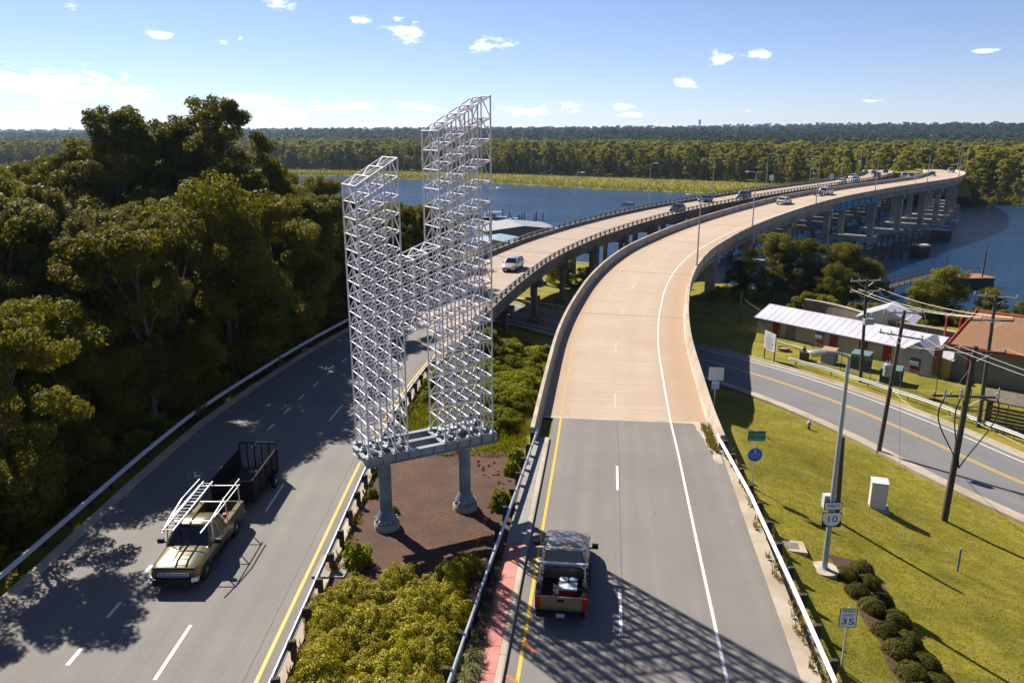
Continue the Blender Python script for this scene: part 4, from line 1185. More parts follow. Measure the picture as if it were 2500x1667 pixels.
# ---- bronze pickup going up the right road
p_, t_, n_ = PR.at(PR.near(*px(1291, 1338)[:2])[0], 0)
BX = px(1288, 1385, .9)
hd_ = math.atan2(t_.y, t_.x)
tb = Vector((BX.x, BX.y, 0)) + Vector((t_.x, t_.y, 0)) * 2.75
tk2, X, hw = pickup('pickup_truck', 'bronze tan pickup with open bed and silver rack bars driving up the ramp', P_brown, (tb.x, tb.y, 0.0), hd_, M_rim, 'black', 'bars', 5.6)
for x_, w_ in ((3.42, .98), (4.55, .98)):
    mb = MB(); mb.bar((X(x_), -w_, 2.0), (X(x_), w_, 2.0), .09, .05)
    mb.build('rack_crossbar', M_alu, tk2, org=(0, 0, 0))
    for sg in (-1, 1):
        mb = MB(); mb.line([(X(x_), sg * .88, 1.19), (X(x_), sg * .86, 1.98)], .028, 8); mb.line([(X(x_), sg * .87, 1.75), (X(x_), sg * .65, 1.98)], .02, 6); mb.build('rack_upright', M_alu, tk2, org=(0, 0, 0))
def inbed(x, y, z=.72):
    a = Vector((math.cos(hd_), math.sin(hd_), 0)); b_ = Vector((-math.sin(hd_), math.cos(hd_), 0))
    return Vector((tb.x, tb.y, 0)) + a * x + b_ * y + Vector((0, 0, z))
M_wplast = mat('white_plastic', (.62, .66, .70), .5); M_blid = mat('pale_blue_plastic', (.25, .42, .55), .5)
cool = thing('cool_box', 'red cool box with white lid in the bed of the bronze pickup', 'cool box', inbed(X(4.72), -.22), hd_)
MB().prism([(-.2, -.34), (.2, -.34), (.2, .34), (-.2, .34)], 0, .34).build('box', M_redp, cool, org=(0, 0, 0))
MB().prism([(-.22, -.36), (.22, -.36), (.22, .36), (-.22, .36)], .342, .42).build('lid', M_wplast, cool, org=(0, 0, 0))
for y, nm, m_ in ((-.05, 'white bucket with pale rim beside the cool box in the bronze pickup', M_wplast), (-.42, 'teal lidded bucket beside the white bucket in the bronze pickup', M_blid)):
    bk = thing('bucket', nm, 'bucket', inbed(X(4.25), y), 0)
    MB().lathe([(.13, 0), (.16, .36), (.17, .36), (.17, .39)], n=16).build('pail', M_wplast, bk, org=(0, 0, 0), smooth=40)
    MB().lathe([(.175, .392), (.175, .42), (.02, .425)], n=16).build('lid', m_, bk, org=(0, 0, 0), smooth=40)

# ---- traffic on the bridges
def on_path(P, xd, yd, zf, off=None):
    q = Vector((0, 100, 3))
    for _ in range(30):
        q = px(xd, yd, zf(q.y) + .1)
    s_, o_ = P.near(q.x, q.y)
    return s_, (o_ if off is None else off)
P_silver = paint('silver', (.42, .45, .48), .6); P_white = paint('white', (.72, .73, .74), 0); P_navy = paint('navy', (.012, .03, .075)); P_teal = paint('teal', (.02, .15, .17)); P_blue = paint('blue', (.02, .05, .13)); P_grey = paint('grey', (.10, .11, .12)); P_red = paint('dark_red', (.10, .012, .015))
def drive(P, zf, xd, yd, away, pm, kind, label, group, off=None):
    s_, o_ = on_path(P, xd, yd, zf, off)
    p, t, n = P.at(s_, o_, .01)
    p2 = P.at(s_ + 3, 0)[0]; p1 = P.at(s_ - 3, 0)[0]
    sl = math.atan2(p2.z - p1.z, 6.0)
    return car(label, pm, p, math.atan2(t.y, t.x) + (0 if away else math.pi), kind, group, pitch=(-sl if away else sl))
GL = 'cars coming off the older bridge'; GR = 'cars heading away over the newer bridge'
drive(PL, zL, 1178, 616, False, P_silver, 'hatch', 'silver grey hatchback coming down the older bridge close to the sculpture', GL)
drive(PL, zL, 1533, 482, False, P_navy, 'sedan', 'dark navy sedan on the older bridge just behind the leading silver hatchback', GL, -1.8)
drive(PL, zL, 1607, 461, False, P_teal, 'sedan', 'teal sedan on the older bridge, the only green-blue car', GL, -5.4)
drive(PL, zL, 1683, 453, False, P_blue, 'suv', 'dark blue sport utility on the older bridge following the teal sedan', GL, -1.8)
drive(PL, zL, 1890, 419, False, P_white, 'sedan', 'white sedan leading the far white pair on the older bridge', GL, -1.8)
drive(PL, zL, 1916, 414, False, P_silver, 'sedan', 'pale silver sedan between two white cars on the older bridge', GL, -1.8)
drive(PL, zL, 1927, 410.5, False, P_white, 'suv', 'white sport utility beside the pale silver sedan on the older bridge', GL, -5.4)
drive(PL, zL, 1966, 406, False, P_blue, 'suv', 'blue sport utility following the white cars on the older bridge', GL, -1.8)
drive(PL, zL, 2052, 401, False, P_grey, 'sedan', 'grey sedan at the far end of the older bridge', GL, -5.4)
drive(PL, zL, 2100, 399, False, P_red, 'sedan', 'dark red sedan at the far end of the older bridge', GL, -1.8)
drive(PR, zR, 1801, 467, True, P_white, 'sedan', 'white sedan driving alone up the newer bridge', GR)
su = drive(PR, zR, 1897, 446, True, P_white, 'suv', 'white sport utility towing a small bike trailer on the newer bridge', GR)
drive(PR, zR, 2078, 410, True, P_silver, 'truck', 'silver pickup far along the newer bridge', GR)
drive(PR, zR, 2141, 404, True, P_navy, 'sedan', 'dark sedan far along the newer bridge ahead of the silver pickup', GR)
drive(PR, zR, 2183, 396, True, P_white, 'van', 'white van leaving the far end of the newer bridge', GR)
# small trailer with a motorcycle behind the white sport utility
s_, o_ = PR.near(su.location.x, su.location.y)
p, t, n = PR.at(s_ - 4.3, o_)
tl = thing('bike_trailer', 'small open trailer behind the white sport utility on the newer bridge', 'trailer', p, math.atan2(t.y, t.x))
MB().box((0, 0, .5), (2.2, 1.3, .08)).build('floor', M_trl, tl, org=(0, 0, 0))
MB().bar((1.1, 0, .5), (2.2, 0, .5), .08, .08).build('drawbar', M_trl, tl, org=(0, 0, 0))
for sg in (-1, 1): wheel(tl, -.2, sg * .78, .28, .18)
mc = thing('motorcycle', 'black and white motorcycle strapped on the small open trailer', 'motorcycle', p + Vector((0, 0, .54)), math.atan2(t.y, t.x))
for xx in (-.7, .7):
    mb = MB().lathe([(.24, -.06), (.32, -.04), (.32, .04), (.24, .06)], n=16); mb.v = [(xx + a, c_, .32 + b_) for a, b_, c_ in mb.v]; mb.build('wheel', M_tyre, mc, org=(0, 0, 0))
MB().bar((-.7, 0, .32), (.0, 0, .55), .14, .1).bar((0, 0, .55), (.55, 0, .85), .2, .22).bar((-.6, 0, .78), (.1, 0, .74), .24, .12).build('body', P_white, mc, org=(0, 0, 0))
MB().line([(.7, 0, .32), (.45, 0, .95), (.35, .32, 1.02)], .025).line([(.45, 0, .95), (.35, -.32, 1.02)], .025).build('fork', M_chrome, mc, org=(0, 0, 0))

# ================================================================== guardrails
WB = [(0, .43), (.055, .46), (.07, .49), (.015, .545), (.0, .565), (.015, .585), (.07, .64), (.055, .67), (0, .70), (-.012, .70), (.043, .67), (.055, .64), (0, .585), (-.015, .565), (0, .545), (.055, .49), (.043, .46), (-.012, .43)]
def guardrail(label, P, s0, s1, off, face, post_m, spacing=1.95, wood=True, rail_m=None, dz=None, zfix=None):
    """off: where the rail runs; face=+1 when the ribbed side looks to the right of the path"""
    of = off if callable(off) else (lambda s: off)
    zf = (lambda s: 0.0) if dz is None else dz
    b_ = P.at((s0 + s1) / 2, of((s0 + s1) / 2))[0]
    t = thing('guardrail', label, 'guardrail', b_)
    for a, c in seglist(s0, s1, 7.8):
        q = P.cut(a, c)
        if dz is not None: q.P[:, 2] += np.array([dz(s) for s in q.S])
        mb = MB(); sweep(mb, q, [((lambda s, o=o: of(s) + face * o), z) for o, z in WB])
        if face > 0: flip(mb)
        mb.build('rail', rail_m or M_galv_pale, t, smooth=30)
    if wood:
        pm = MB(); pm.box((0, -.20, .36), (.15, .20, .84)); pmm = pm.mesh('post', post_m)
        bm = MB(); bm.box((0, -.055, .565), (.15, .09, .36)); bmm = bm.mesh('block', post_m)
    else:
        pm = MB(); pm.box((0, -.14, .34), (.09, .012, .8)); pm.box((0, -.09, .34), (.012, .1, .8)); pm.box((0, -.04, .34), (.09, .012, .8)); pmm = pm.mesh('post', M_galv); bmm = None
    for s_ in np.arange(s0 + .4, s1, spacing):
        p, tt, n = P.at(s_, of(s_), zf(s_))
        rz = math.atan2(tt.y, tt.x) + (math.pi if face > 0 else 0)
        o = link('post', pmm, t, loc=p - t.location, rz=rz)
        if bmm: link('block', bmm, o)
    return t
yLim = lambda P, y: float(ip(y, P.P[:, 1], P.S))
guardrail('long galvanised guardrail at the foot of the dark woods', PL, 4, sLb + .5, lambda s: LW(s) - .95, 1, M_wood_dark, 1.95)
guardrail('guardrail on dark timber posts between left road and mulch bed', PL, 4, yLim(PL, 60), .78, -1, M_wood_dark, 1.95)
guardrail('guardrail between mulch bed and pink walk, running to the bridge parapet', PR, 4, sR0 + .6, lambda s: float(ip(PR.at(s)[0].y, [20, 28, 36, 43.5], [-6.3, -6.0, -5.65, -5.38])), 1, M_wood_dark, 1.95)
guardrail('bright guardrail along the outer shoulder beside the lawn slope', PR, 4, sR0 + .8, lambda s: float(ip(PR.at(s)[0].y, [20, 28, 36, 43.9], [6.45, 6.3, 6.05, 5.45])), -1, M_wood_dark, 1.95)
sb = PD.near(24.5, 79.2)[0]
def low_off(s):
    p = PD.at(s)[0]
    return float(ip(p.y, [0, 45, 56, 66, 74, 79], [6.9, 6.9, 6.5, 6.1, 6.0, 6.0]))
zlow = lambda s: g(*PD.at(s, low_off(s))[0][:2]) + 5.0
guardrail('galvanised guardrail along the lower road in front of the fenced yard', PD, 6, yLim(PD, 74) if False else PD.near(23.8, 73.8)[0], low_off, -1, None, 3.8, False, None, zlow)
guardrail('short guardrail on the lower road beneath the older bridge', PD, PD.near(12.5, 87.6)[0], PD.near(-3, 103)[0], 5.3, -1, None, 3.8, False)

# ================================================================== walk, beds
M_pink = mat('pink_concrete', (.62, .235, .19), .9, (.72, .30, .25), 1.6, bump=.2, bscale=10, col3=(.55, .20, .17), scale3=.5)
M_walk = mat('grey_walk', (.30, .29, .27), .9, (.38, .37, .34), 1.4, bump=.2)
sw0, sw1, sw2 = 3.0, yLim(PR, 31.0), sR0 + .4
mb = MB(); sweep(mb, PR.cut(sw0, sw2), [(-5.62, -.12), (-4.62, -.12), (-4.62, .10), (-5.62, .10)]); flip(mb)
SW = mb.build('sidewalk', M_walk, kind='structure')
for a, c in seglist(sw0, sw1, 1.5):
    mb = MB(); sweep(mb, PR.cut(a + .012, c - .012), [(-5.6, .101), (-4.88, .101), (-4.88, .135), (-5.6, .135)]); flip(mb); mb.build('paving_panel', M_pink, SW)
for a, c in seglist(sw1, sw2, 3.0):
    mb = MB(); sweep(mb, PR.cut(a + .012, c - .012), [(-5.6, .101), (-4.88, .101), (-4.88, .13), (-5.6, .13)]); flip(mb); mb.build('paving_panel', M_walk, SW)
for a, c in seglist(sw0, sw2, 3.0):
    mb = MB(); sweep(mb, PR.cut(a + .01, c - .01), [(-4.87, .101), (-4.585, -.02), (-4.60, .12), (-4.66, .14), (-4.87, .14)]); flip(mb); mb.build('kerb_stone', M_conc_new, SW)
# mulch bed between the roads
def sheet(name, m, rows, dz, kind='structure', nx=26, amp=.05):
    """rows: list of (y, x0, x1): a sheet laid on the ground"""
    vs, fs = [], []
    rng = np.random.RandomState(5)
    for (y, xa, xb) in rows:
        xs = np.linspace(xa, xb, nx); zz = ground_z(xs, np.full(nx, y))
        for k in range(nx):
            e = 0 if k in (0, nx - 1) else 1
            vs.append((xs[k], y, zz[k] + dz + e * amp * rng.rand()))
    for i in range(len(rows) - 1):
        for k in range(nx - 1):
            a = i * nx + k; fs.append((a, a + 1, a + nx + 1, a + nx))
    mb = MB(); mb.v = vs; mb.f = fs
    return mb.build(name, m, kind=kind, smooth=True)
xl = lambda y, P, o: P.at(yLim(P, y), o)[0].x
rows = []
for y in np.arange(13, 42.6, .35):
    f = max(0, (y - 39.2) / 3.4)
    xa, xb = xl(y, PL, 1.03), xl(y, PR, -5.63)
    w_ = xb - xa
    rows.append((y, xa + w_ * .22 * f, xb - w_ * .12 * f * f))
sheet('mulch_bed', M_mulch, rows, .06)
# concrete strip in front of the lawn slope guardrail continues as bare earth with weeds
M_earth = mat('bare_earth', (.36, .27, .17), .95, (.48, .38, .26), 2.5, bump=.6, bscale=10, col3=(.20, .18, .05), scale3=.9)
rows = [(y, xl(y, PR, 6.21 - .55 * max(0, (y - 36) / 8)), xl(y, PR, float(ip(y, [20, 36, 43.9], [6.95, 6.5, 5.9])) + .15)) for y in np.arange(8, 44.0, .6)]
sheet('verge_soil', M_earth, rows, .10, nx=5, amp=.03)
rows = [(y, xl(y, PR, 5.25 - .75 * (y - 40.5) / 7 - random.Random(int(y * 10)).uniform(0, .22)), xl(y, PR, 5.5)) for y in np.arange(40.5, 47.4, .4)]
mb = MB()
for i in range(len(rows) - 1):
    y, a, c = rows[i]; y2, a2, c2 = rows[i + 1]
    mb.quad((a, y, .007), (c, y, .007), (c2, y2, .007), (a2, y2, .007))
mb.build('concrete_patch', M_conc_new, kind='structure')

# drain slab with a rusty grate in the mulch
p = px(766, 1302, .06)
dr = thing('drain_inlet', 'concrete drain slab with round rusty iron cover beside the left guardrail', 'drain', (p.x, p.y, g(p.x, p.y)))
MB().prism([(-.75, -.8), (.62, -.85), (.75, .55), (.45, .95), (-.7, .9)], .0, .14).build('slab', M_conc, dr, org=(0, 0, 0))
M_rust = mat('rusty_iron', (.28, .11, .045), .8, (.40, .20, .10), 8)
cv = MB().cyl((0, 0), .36, .14, .165, 24).build('cover', M_rust, dr, org=(0, 0, 0))
for k in range(-3, 4): MB().box((k * .085, 0, .172), (.03, .5 - abs(k) * .07, .014)).build('bar', M_rust, cv, org=(0, 0, 0))
# orange marker flags
fm = MB().tube((0, 0, 0), (0, 0, .55), .006, 5).mesh('stem', M_galv)
fl = MB().add([(0, 0, .38), (.16, .01, .40), (.17, -.01, .54), (0, 0, .55), (0, .006, .38), (.16, .016, .40), (.17, -.004, .54), (0, .006, .55)], [(0, 1, 2, 3), (7, 6, 5, 4)]).mesh('flag', M_orange)
for (x, y) in [(1048, 1057), (1046, 1055), (1060, 1070), (1036, 1062), (1097, 1087), (1108, 1092), (1120, 1088), (1096, 1078), (1132, 1081), (1141, 1108), (1156, 1102), (1143, 1128), (1163, 1156), (1153, 1150), (1127, 1196), (1128, 1250), (1096, 1262), (1114, 1211)]:
    p = pxg(x * 1.0, y)
    f = thing('marker_flag', 'small orange marker flag stuck in the dark mulch', 'flag', p, random.Random(x).uniform(-.8, .8), 'orange flags in the mulch bed')
    link('stem', fm, f); link('banner', fl, f)

# ================================================================== signs
M_signblue = mat('white_sign_sheeting', (1.0, 1.05, 1.12), .5)
M_signblk = mat('sign_black', (.01, .01, .012), .5)
M_signgrn = mat('green_sign_sheeting', (.0, .24, .14), .5)
M_signblu = mat('blue_sign_sheeting', (.012, .16, .72), .5)
M_signwht = mat('sign_white_print', (.72, .75, .78), .5)
M_signback = mat('bare_sign_aluminium', (.85, .88, .92), .45, metal=.2)
def text(parent, s, size, loc, m, name='lettering', align='CENTER', width=None, italic=False):
    cu = bpy.data.curves.new('t', 'FONT'); cu.body = s; cu.size = size; cu.align_x = align; cu.align_y = 'CENTER'; cu.extrude = .001; cu.resolution_u = 3
    if italic: cu.shear = .3
    o = bpy.data.objects.new('t', cu); COL.objects.link(o)
    dg = bpy.context.evaluated_depsgraph_get(); dg.update()
    me = bpy.data.meshes.new_from_object(o.evaluated_get(dg))
    bpy.data.objects.remove(o)
    me.name = name; me.materials.clear(); me.materials.append(m)
    if width and len(me.vertices):
        xs = [v.co.x for v in me.vertices]; w = max(xs) - min(xs)
        for v in me.vertices: v.co.x *= width / w
    q = link(name, me, parent, loc=loc); q.rotation_euler = (R(90), 0, 0)
    return q
def panel(parent, w, h, z, m, name='sign_panel', y=-.05, rad=.05, border=None):
    def rr(w, h, r): 
        pts = []
        for cx_, cz_, a0 in ((w / 2 - r, h / 2 - r, 0), (-w / 2 + r, h / 2 - r, 90), (-w / 2 + r, -h / 2 + r, 180), (w / 2 - r, -h / 2 + r, 270)):
            for k in range(4): a = R(a0 + k * 30); pts.append((cx_ + r * math.cos(a), cz_ + r * math.sin(a)))
        return pts
    def plate(pts, y0, y1, mm, nm, par):
        n = len(pts); mb = MB()
        mb.add([(x, y0, z + q) for x, q in pts] + [(x, y1, z + q) for x, q in pts], [tuple(range(n)), tuple(range(2 * n - 1, n - 1, -1))] + [(i, n + i, n + (i + 1) % n, (i + 1) % n) for i in range(n)])
        return mb.build(nm, mm, par, org=(0, 0, 0))
    o = plate(rr(w, h, rad), y, y + .006, m if not border else border, name, parent)
    if border:
        plate(rr(w - .05, h - .05, max(.01, rad - .02)), y - .003, y - .0005, m, 'sign_face', o)
    return o
def upost(parent, h, m=None, r=.035):
    return MB().bar((0, 0, -.2), (0, 0, h), r * 2, r * 1.4).build('post', m or M_galv, parent, org=(0, 0, 0))
def stand(xd, yd, h):
    """ground point of a thing seen at a photo pixel h metres above its base"""
    r = ray(xd, yd); best = None
    for t_ in np.arange(15, 140, .05):
        x, y, z = r.x * t_, r.y * t_, CAMH + r.z * t_
        if z - h < -9: break
        if z - h <= g(x, y): return Vector((x, y, g(x, y)))
    return px(xd, yd, -3)
# speed limit sign
p = stand(1947, 1417, 2.15)
t = thing('speed_limit_sign', 'white speed limit sign with black number thirty-five beside the round bushes', 'sign', p, R(-4))
upost(t, 2.55, M_galv, .04); panel(t, .61, .76, 2.15, M_signblue, border=M_signblk)
text(t, 'SPEED', .135, (0, -.058, 2.42), M_signblk, width=.42); text(t, 'LIMIT', .135, (0, -.058, 2.26), M_signblk, width=.38); text(t, '35', .36, (0, -.058, 2.0), M_signblk, width=.44)
# boundary sign and evacuation route sign on one post
p = pxg(1727, 1118)
gz = p.z
zg = pxy(1740, 1000, p.y).z - gz; zb2 = pxy(1736, 1043, p.y).z - gz
t = thing('boundary_sign', 'green boundary sign above a round blue evacuation route sign on one post', 'sign', p, R(-3))
upost(t, zg + .3, M_galv, .035); panel(t, .96, .60, zg, M_signgrn, 'green_panel', border=M_signwht, rad=.04)
text(t, 'ENTER', .07, (0, -.058, zg + .21), M_signwht); text(t, 'Prince George Co', .12, (0, -.058, zg + .08), M_signwht, width=.82); text(t, 'LEAVE', .07, (0, -.058, zg - .06), M_signwht); text(t, 'City of Hopewell', .12, (0, -.058, zg - .19), M_signwht, width=.78)
def disc(parent, r, z, m, y, name, sx=1.0):
    n = 28; pts = [(r * sx * math.cos(2 * math.pi * i / n), r * math.sin(2 * math.pi * i / n)) for i in range(n)]
    return MB().add([(x, y, z + q) for x, q in pts] + [(x, y + .006, z + q) for x, q in pts], [tuple(range(n)), tuple(range(2 * n - 1, n - 1, -1))] + [(i, n + i, n + (i + 1) % n, (i + 1) % n) for i in range(n)]).build(name, m, parent, org=(0, 0, 0))
dd = disc(t, .40, zb2, M_signwht, -.056, 'round_panel'); disc(dd, .375, zb2, M_signblu, -.0595, 'sign_face')
MB().add([(-.04, -.062, zb2 + .12), (.04, -.062, zb2 + .12), (.04, -.062, zb2 + .2), (.09, -.062, zb2 + .2), (0, -.062, zb2 + .3), (-.09, -.062, zb2 + .2), (-.04, -.062, zb2 + .2)], [(0, 1, 2, 3, 4, 5, 6)]).build('arrow', M_signwht, t, org=(0, 0, 0))
for k, (s, w) in enumerate((('HURRICANE', .58), ('EVACUATION', .62), ('ROUTE', .34))): text(t, s, .1, (0, -.064, zb2 + .05 - k * .12), M_signwht, width=w)
# blank board over the fishing notice, beside the parapet
r = ray(1642, 930); ty = PR.at(yLim(PR, 51.5), 6.6)[0]
p = Vector((ty.x, ty.y, g(ty.x, ty.y)))
p.x = pxy(1641, 915, p.y).x
zb3 = pxy(1646, 858, p.y).z - p.z; zf3 = pxy(1643, 884.5, p.y).z - p.z
t = thing('notice_sign', 'blank pale board above a no fishing notice, standing outside the parapet', 'sign', p, R(-6))
upost(t, zb3 + .3, M_galv, .04); panel(t, 1.02, .92, zb3, M_signback, 'blank_panel', rad=.06); panel(t, .5, .56, zf3, M_signblue, 'notice_panel', rad=.03)
for k, (s, w) in enumerate((('NO', .16), ('FISHING', .40), ('FROM', .30), ('BRIDGE', .40))): text(t, s, .13, (0, -.06, zf3 + .19 - k * .125), M_signblu, width=w)
# lamp post with route shield on the lawn
p = pxg(1893, 1309)
zt_ = pxy(1952, 817, p.y).z - p.z
lm = lamp_post('street_lamp', p, zt_, (-1, .1, 0), 'tall street lamp on the lawn carrying a westbound route marker', None, 1.0, .13)
MB().cyl((0, 0), .62, -.1, .1, 24).build('concrete_base', M_conc_new, lm, org=(0, 0, 0))
zs = pxy(1911, 1158, p.y).z - p.z; z10 = pxy(1909, 1189, p.y).z - p.z
a = panel(lm, .78, .36, zs, M_signblue, 'west_panel', -.16, .03, border=M_signblk); text(lm, 'WEST', .23, (0, -.168, zs), M_signblk, width=.56)
b_ = panel(lm, .86, .72, z10, M_signblk, 'route_panel', -.16, .02)
pts = [(-.30, .27), (.30, .27), (.345, .2), (.345, .08)] + [(.345 * math.cos(R(q)), .08 - .345 * math.sin(R(q))) for q in range(15, 180, 15)] + [(-.345, .08), (-.345, .2)]
pts = pts[::-1]
MB().add([(x * 1.2, -.165, z10 + q * 1.2) for x, q in pts], [tuple(range(len(pts)))[::-1]]).build('shield', M_signblue, lm, org=(0, 0, 0))
text(lm, '10', .43, (0, -.170, z10 + .02), M_signblk, width=.40)
MB().box((-.05, .25, zs + .05), (.5, .3, .62)).build('meter_box', M_wplast, lm, org=(0, 0, 0))
# bridge speed signs
for P, zf_, off, xd, yd, lab in ((PL, zL, 1.5, 1908, 407, 'white speed limit sign on the inner edge of the older bridge'), (PR, zR, 5.75, 2006, 411, 'white speed limit sign on the outer parapet of the newer bridge'), (PL, zL, -9.0, 1767, 409, 'small square sign on the river edge of the older bridge')):
    q = px(xd, yd, 6.5); s_, _ = P.near(q.x, q.y)
    p, tt, n = P.at(s_, off if off > -5 else oLf(s_) - .2, .9)
    t = thing('speed_limit_sign', lab, 'sign', p, math.atan2(tt.y, tt.x) - R(90))
    upost(t, 2.3, M_galv, .05); panel(t, 1.2, 1.5, 2.0, M_signblue, border=M_signblk)
    if off > -5: text(t, 'SPEED', .26, (0, -.06, 2.52), M_signblk, width=.9); text(t, 'LIMIT', .26, (0, -.06, 2.22), M_signblk, width=.8); text(t, '45', .7, (0, -.06, 1.72), M_signblk, width=.85)

# ================================================================== small things on the lawn
M_cab = mat('white_cabinet_paint', (.66, .68, .70), .45, (.72, .74, .76), 2)
p = pxg(2013, 1166)
t = thing('utility_cabinet', 'white metal traffic signal cabinet standing alone on the lawn', 'cabinet', p, R(-18))
MB().prism([(-.62, -.55), (.62, -.55), (.62, .5), (-.62, .5)], -.3, .08).build('pad', M_conc, t, org=(0, 0, 0))
MB().prism([(-.42, -.36), (.42, -.36), (.42, .36), (-.42, .36)], .08, 1.62).build('box', M_cab, t, org=(0, 0, 0))
MB().add([(-.45, -.39, 1.62), (.45, -.39, 1.62), (.45, .39, 1.66), (-.45, .39, 1.66), (-.45, -.39, 1.68), (.45, -.39, 1.68), (.45, .39, 1.74), (-.45, .39, 1.74)], [(3, 2, 1, 0), (4, 5, 6, 7), (0, 1, 5, 4), (1, 2, 6, 5), (2, 3, 7, 6), (3, 0, 4, 7)]).build('lid', M_cab, t, org=(0, 0, 0))
dr_ = MB().box((.425, 0, .86), (.02, .62, 1.4)).build('door', M_cab, t, org=(0, 0, 0)); MB().box((.445, -.2, .9), (.03, .04, .14)).build('handle', M_galv, dr_, org=(0, 0, 0))
p = pxg(1857, 986)
M_hyd = mat('hydrant_paint', (.55, .57, .60), .5); M_hyb = mat('hydrant_barrel', (.06, .10, .16), .5)
t = thing('fire_hydrant', 'white capped dark blue fire hydrant in the grass by the lower road', 'hydrant', p)
MB().lathe([(.15, -.1), (.15, .05), (.1, .07), (.1, .48), (.13, .5), (.13, .55)], n=14).build('barrel', M_hyb, t, org=(0, 0, 0), smooth=40)
MB().lathe([(.15, .55), (.14, .62), (.09, .70), (.03, .73), (.03, .78)], n=14).build('bonnet', M_hyd, t, org=(0, 0, 0), smooth=40)
for a in (0, 120, 240): MB().tube((0, 0, .42), (.2 * math.cos(R(a)), .2 * math.sin(R(a)), .42), .05, 10).build('nozzle', M_hyd, t, org=(0, 0, 0))
p = pxg(1815, 1254)
t = thing('manhole_slab', 'square utility vault lid set in a worn concrete frame on the lawn', 'manhole', p, R(-12))
MB().prism([(-.66, -.5), (.7, -.56), (.62, .5), (-.6, .52)], -.1, .05).build('frame', M_curb, t, org=(0, 0, 0)); MB().prism([(-.36, -.28), (.36, -.28), (.36, .28), (-.36, .28)], .05, .065).build('lid', M_conc_dark, t, org=(0, 0, 0))
p = pxg(2199, 1311)
t = thing('marker_post', 'slim pale utility marker post standing in the lawn', 'post', p)
MB().box((0, 0, .55), (.09, .03, 1.3)).build('stake', M_bluesteel, t, org=(0, 0, 0)); MB().box((0, 0, 1.24), (.094, .034, .1)).build('cap', M_wplast, t, org=(0, 0, 0))
for x, y in ((2075, 1090), (2222, 1175)): 
    p = pxg(x, y); o = small('marker_flag', 'tiny yellow utility flag in the lawn', 'flag', MB().tube((0, 0, 0), (0, 0, .4), .006, 5).box((.06, 0, .36), (.12, .006, .09)), mat('yellow_plastic', (.75, .65, .02), .5), p); o['group'] = 'yellow flags on the lawn'

# ================================================================== waterworks yard on the right
GZ5 = -5.08
M_cream = mat('cream_render', (.50, .43, .31), .85, (.58, .51, .38), .8, bump=.15, col3=(.44, .37, .26), scale3=.4)
M_creamg = mat('pale_render', (.55, .52, .46), .85, (.62, .59, .53), .8)
M_tin = mat('white_metal_roof', (.74, .75, .80), .32, (.84, .85, .90), .9, metal=.1, spec=.5, col3=(.70, .66, .76), scale3=.35)
M_doorred = mat('dark_red_paint', (.26, .012, .022), .5, (.32, .02, .03), 2)
M_dooror = mat('orange_red_paint', (.55, .08, .015), .55)
M_trimred = mat('bright_red_trim', (.60, .045, .015), .45)
M_shingle = mat('brown_shingles', (.22, .11, .045), .9, (.34, .18, .085), 5, bump=.5, bscale=12)
M_greywall = mat('grey_green_wall', (.20, .21, .17), .85, (.26, .27, .22), 1.2)
M_yelwall = mat('yellow_render', (.52, .38, .07), .85, (.60, .45, .10), 1.5)
M_brickch = mat('brown_brick', (.22, .09, .035), .9, (.32, .14, .05), 6)
M_green = mat('green_enamel', (.035, .085, .065), .45, (.05, .11, .085), 1.5)
M_greenlid = mat('green_lid', (.12, .24, .21), .5, (.16, .29, .25), 2)
M_vent = mat('grey_louvre', (.42, .44, .45), .5)
M_dkshade = mat('open_side_shade', (.02, .022, .026), .4)  # near-black wall colour, paints the shade inside an open-sided shed

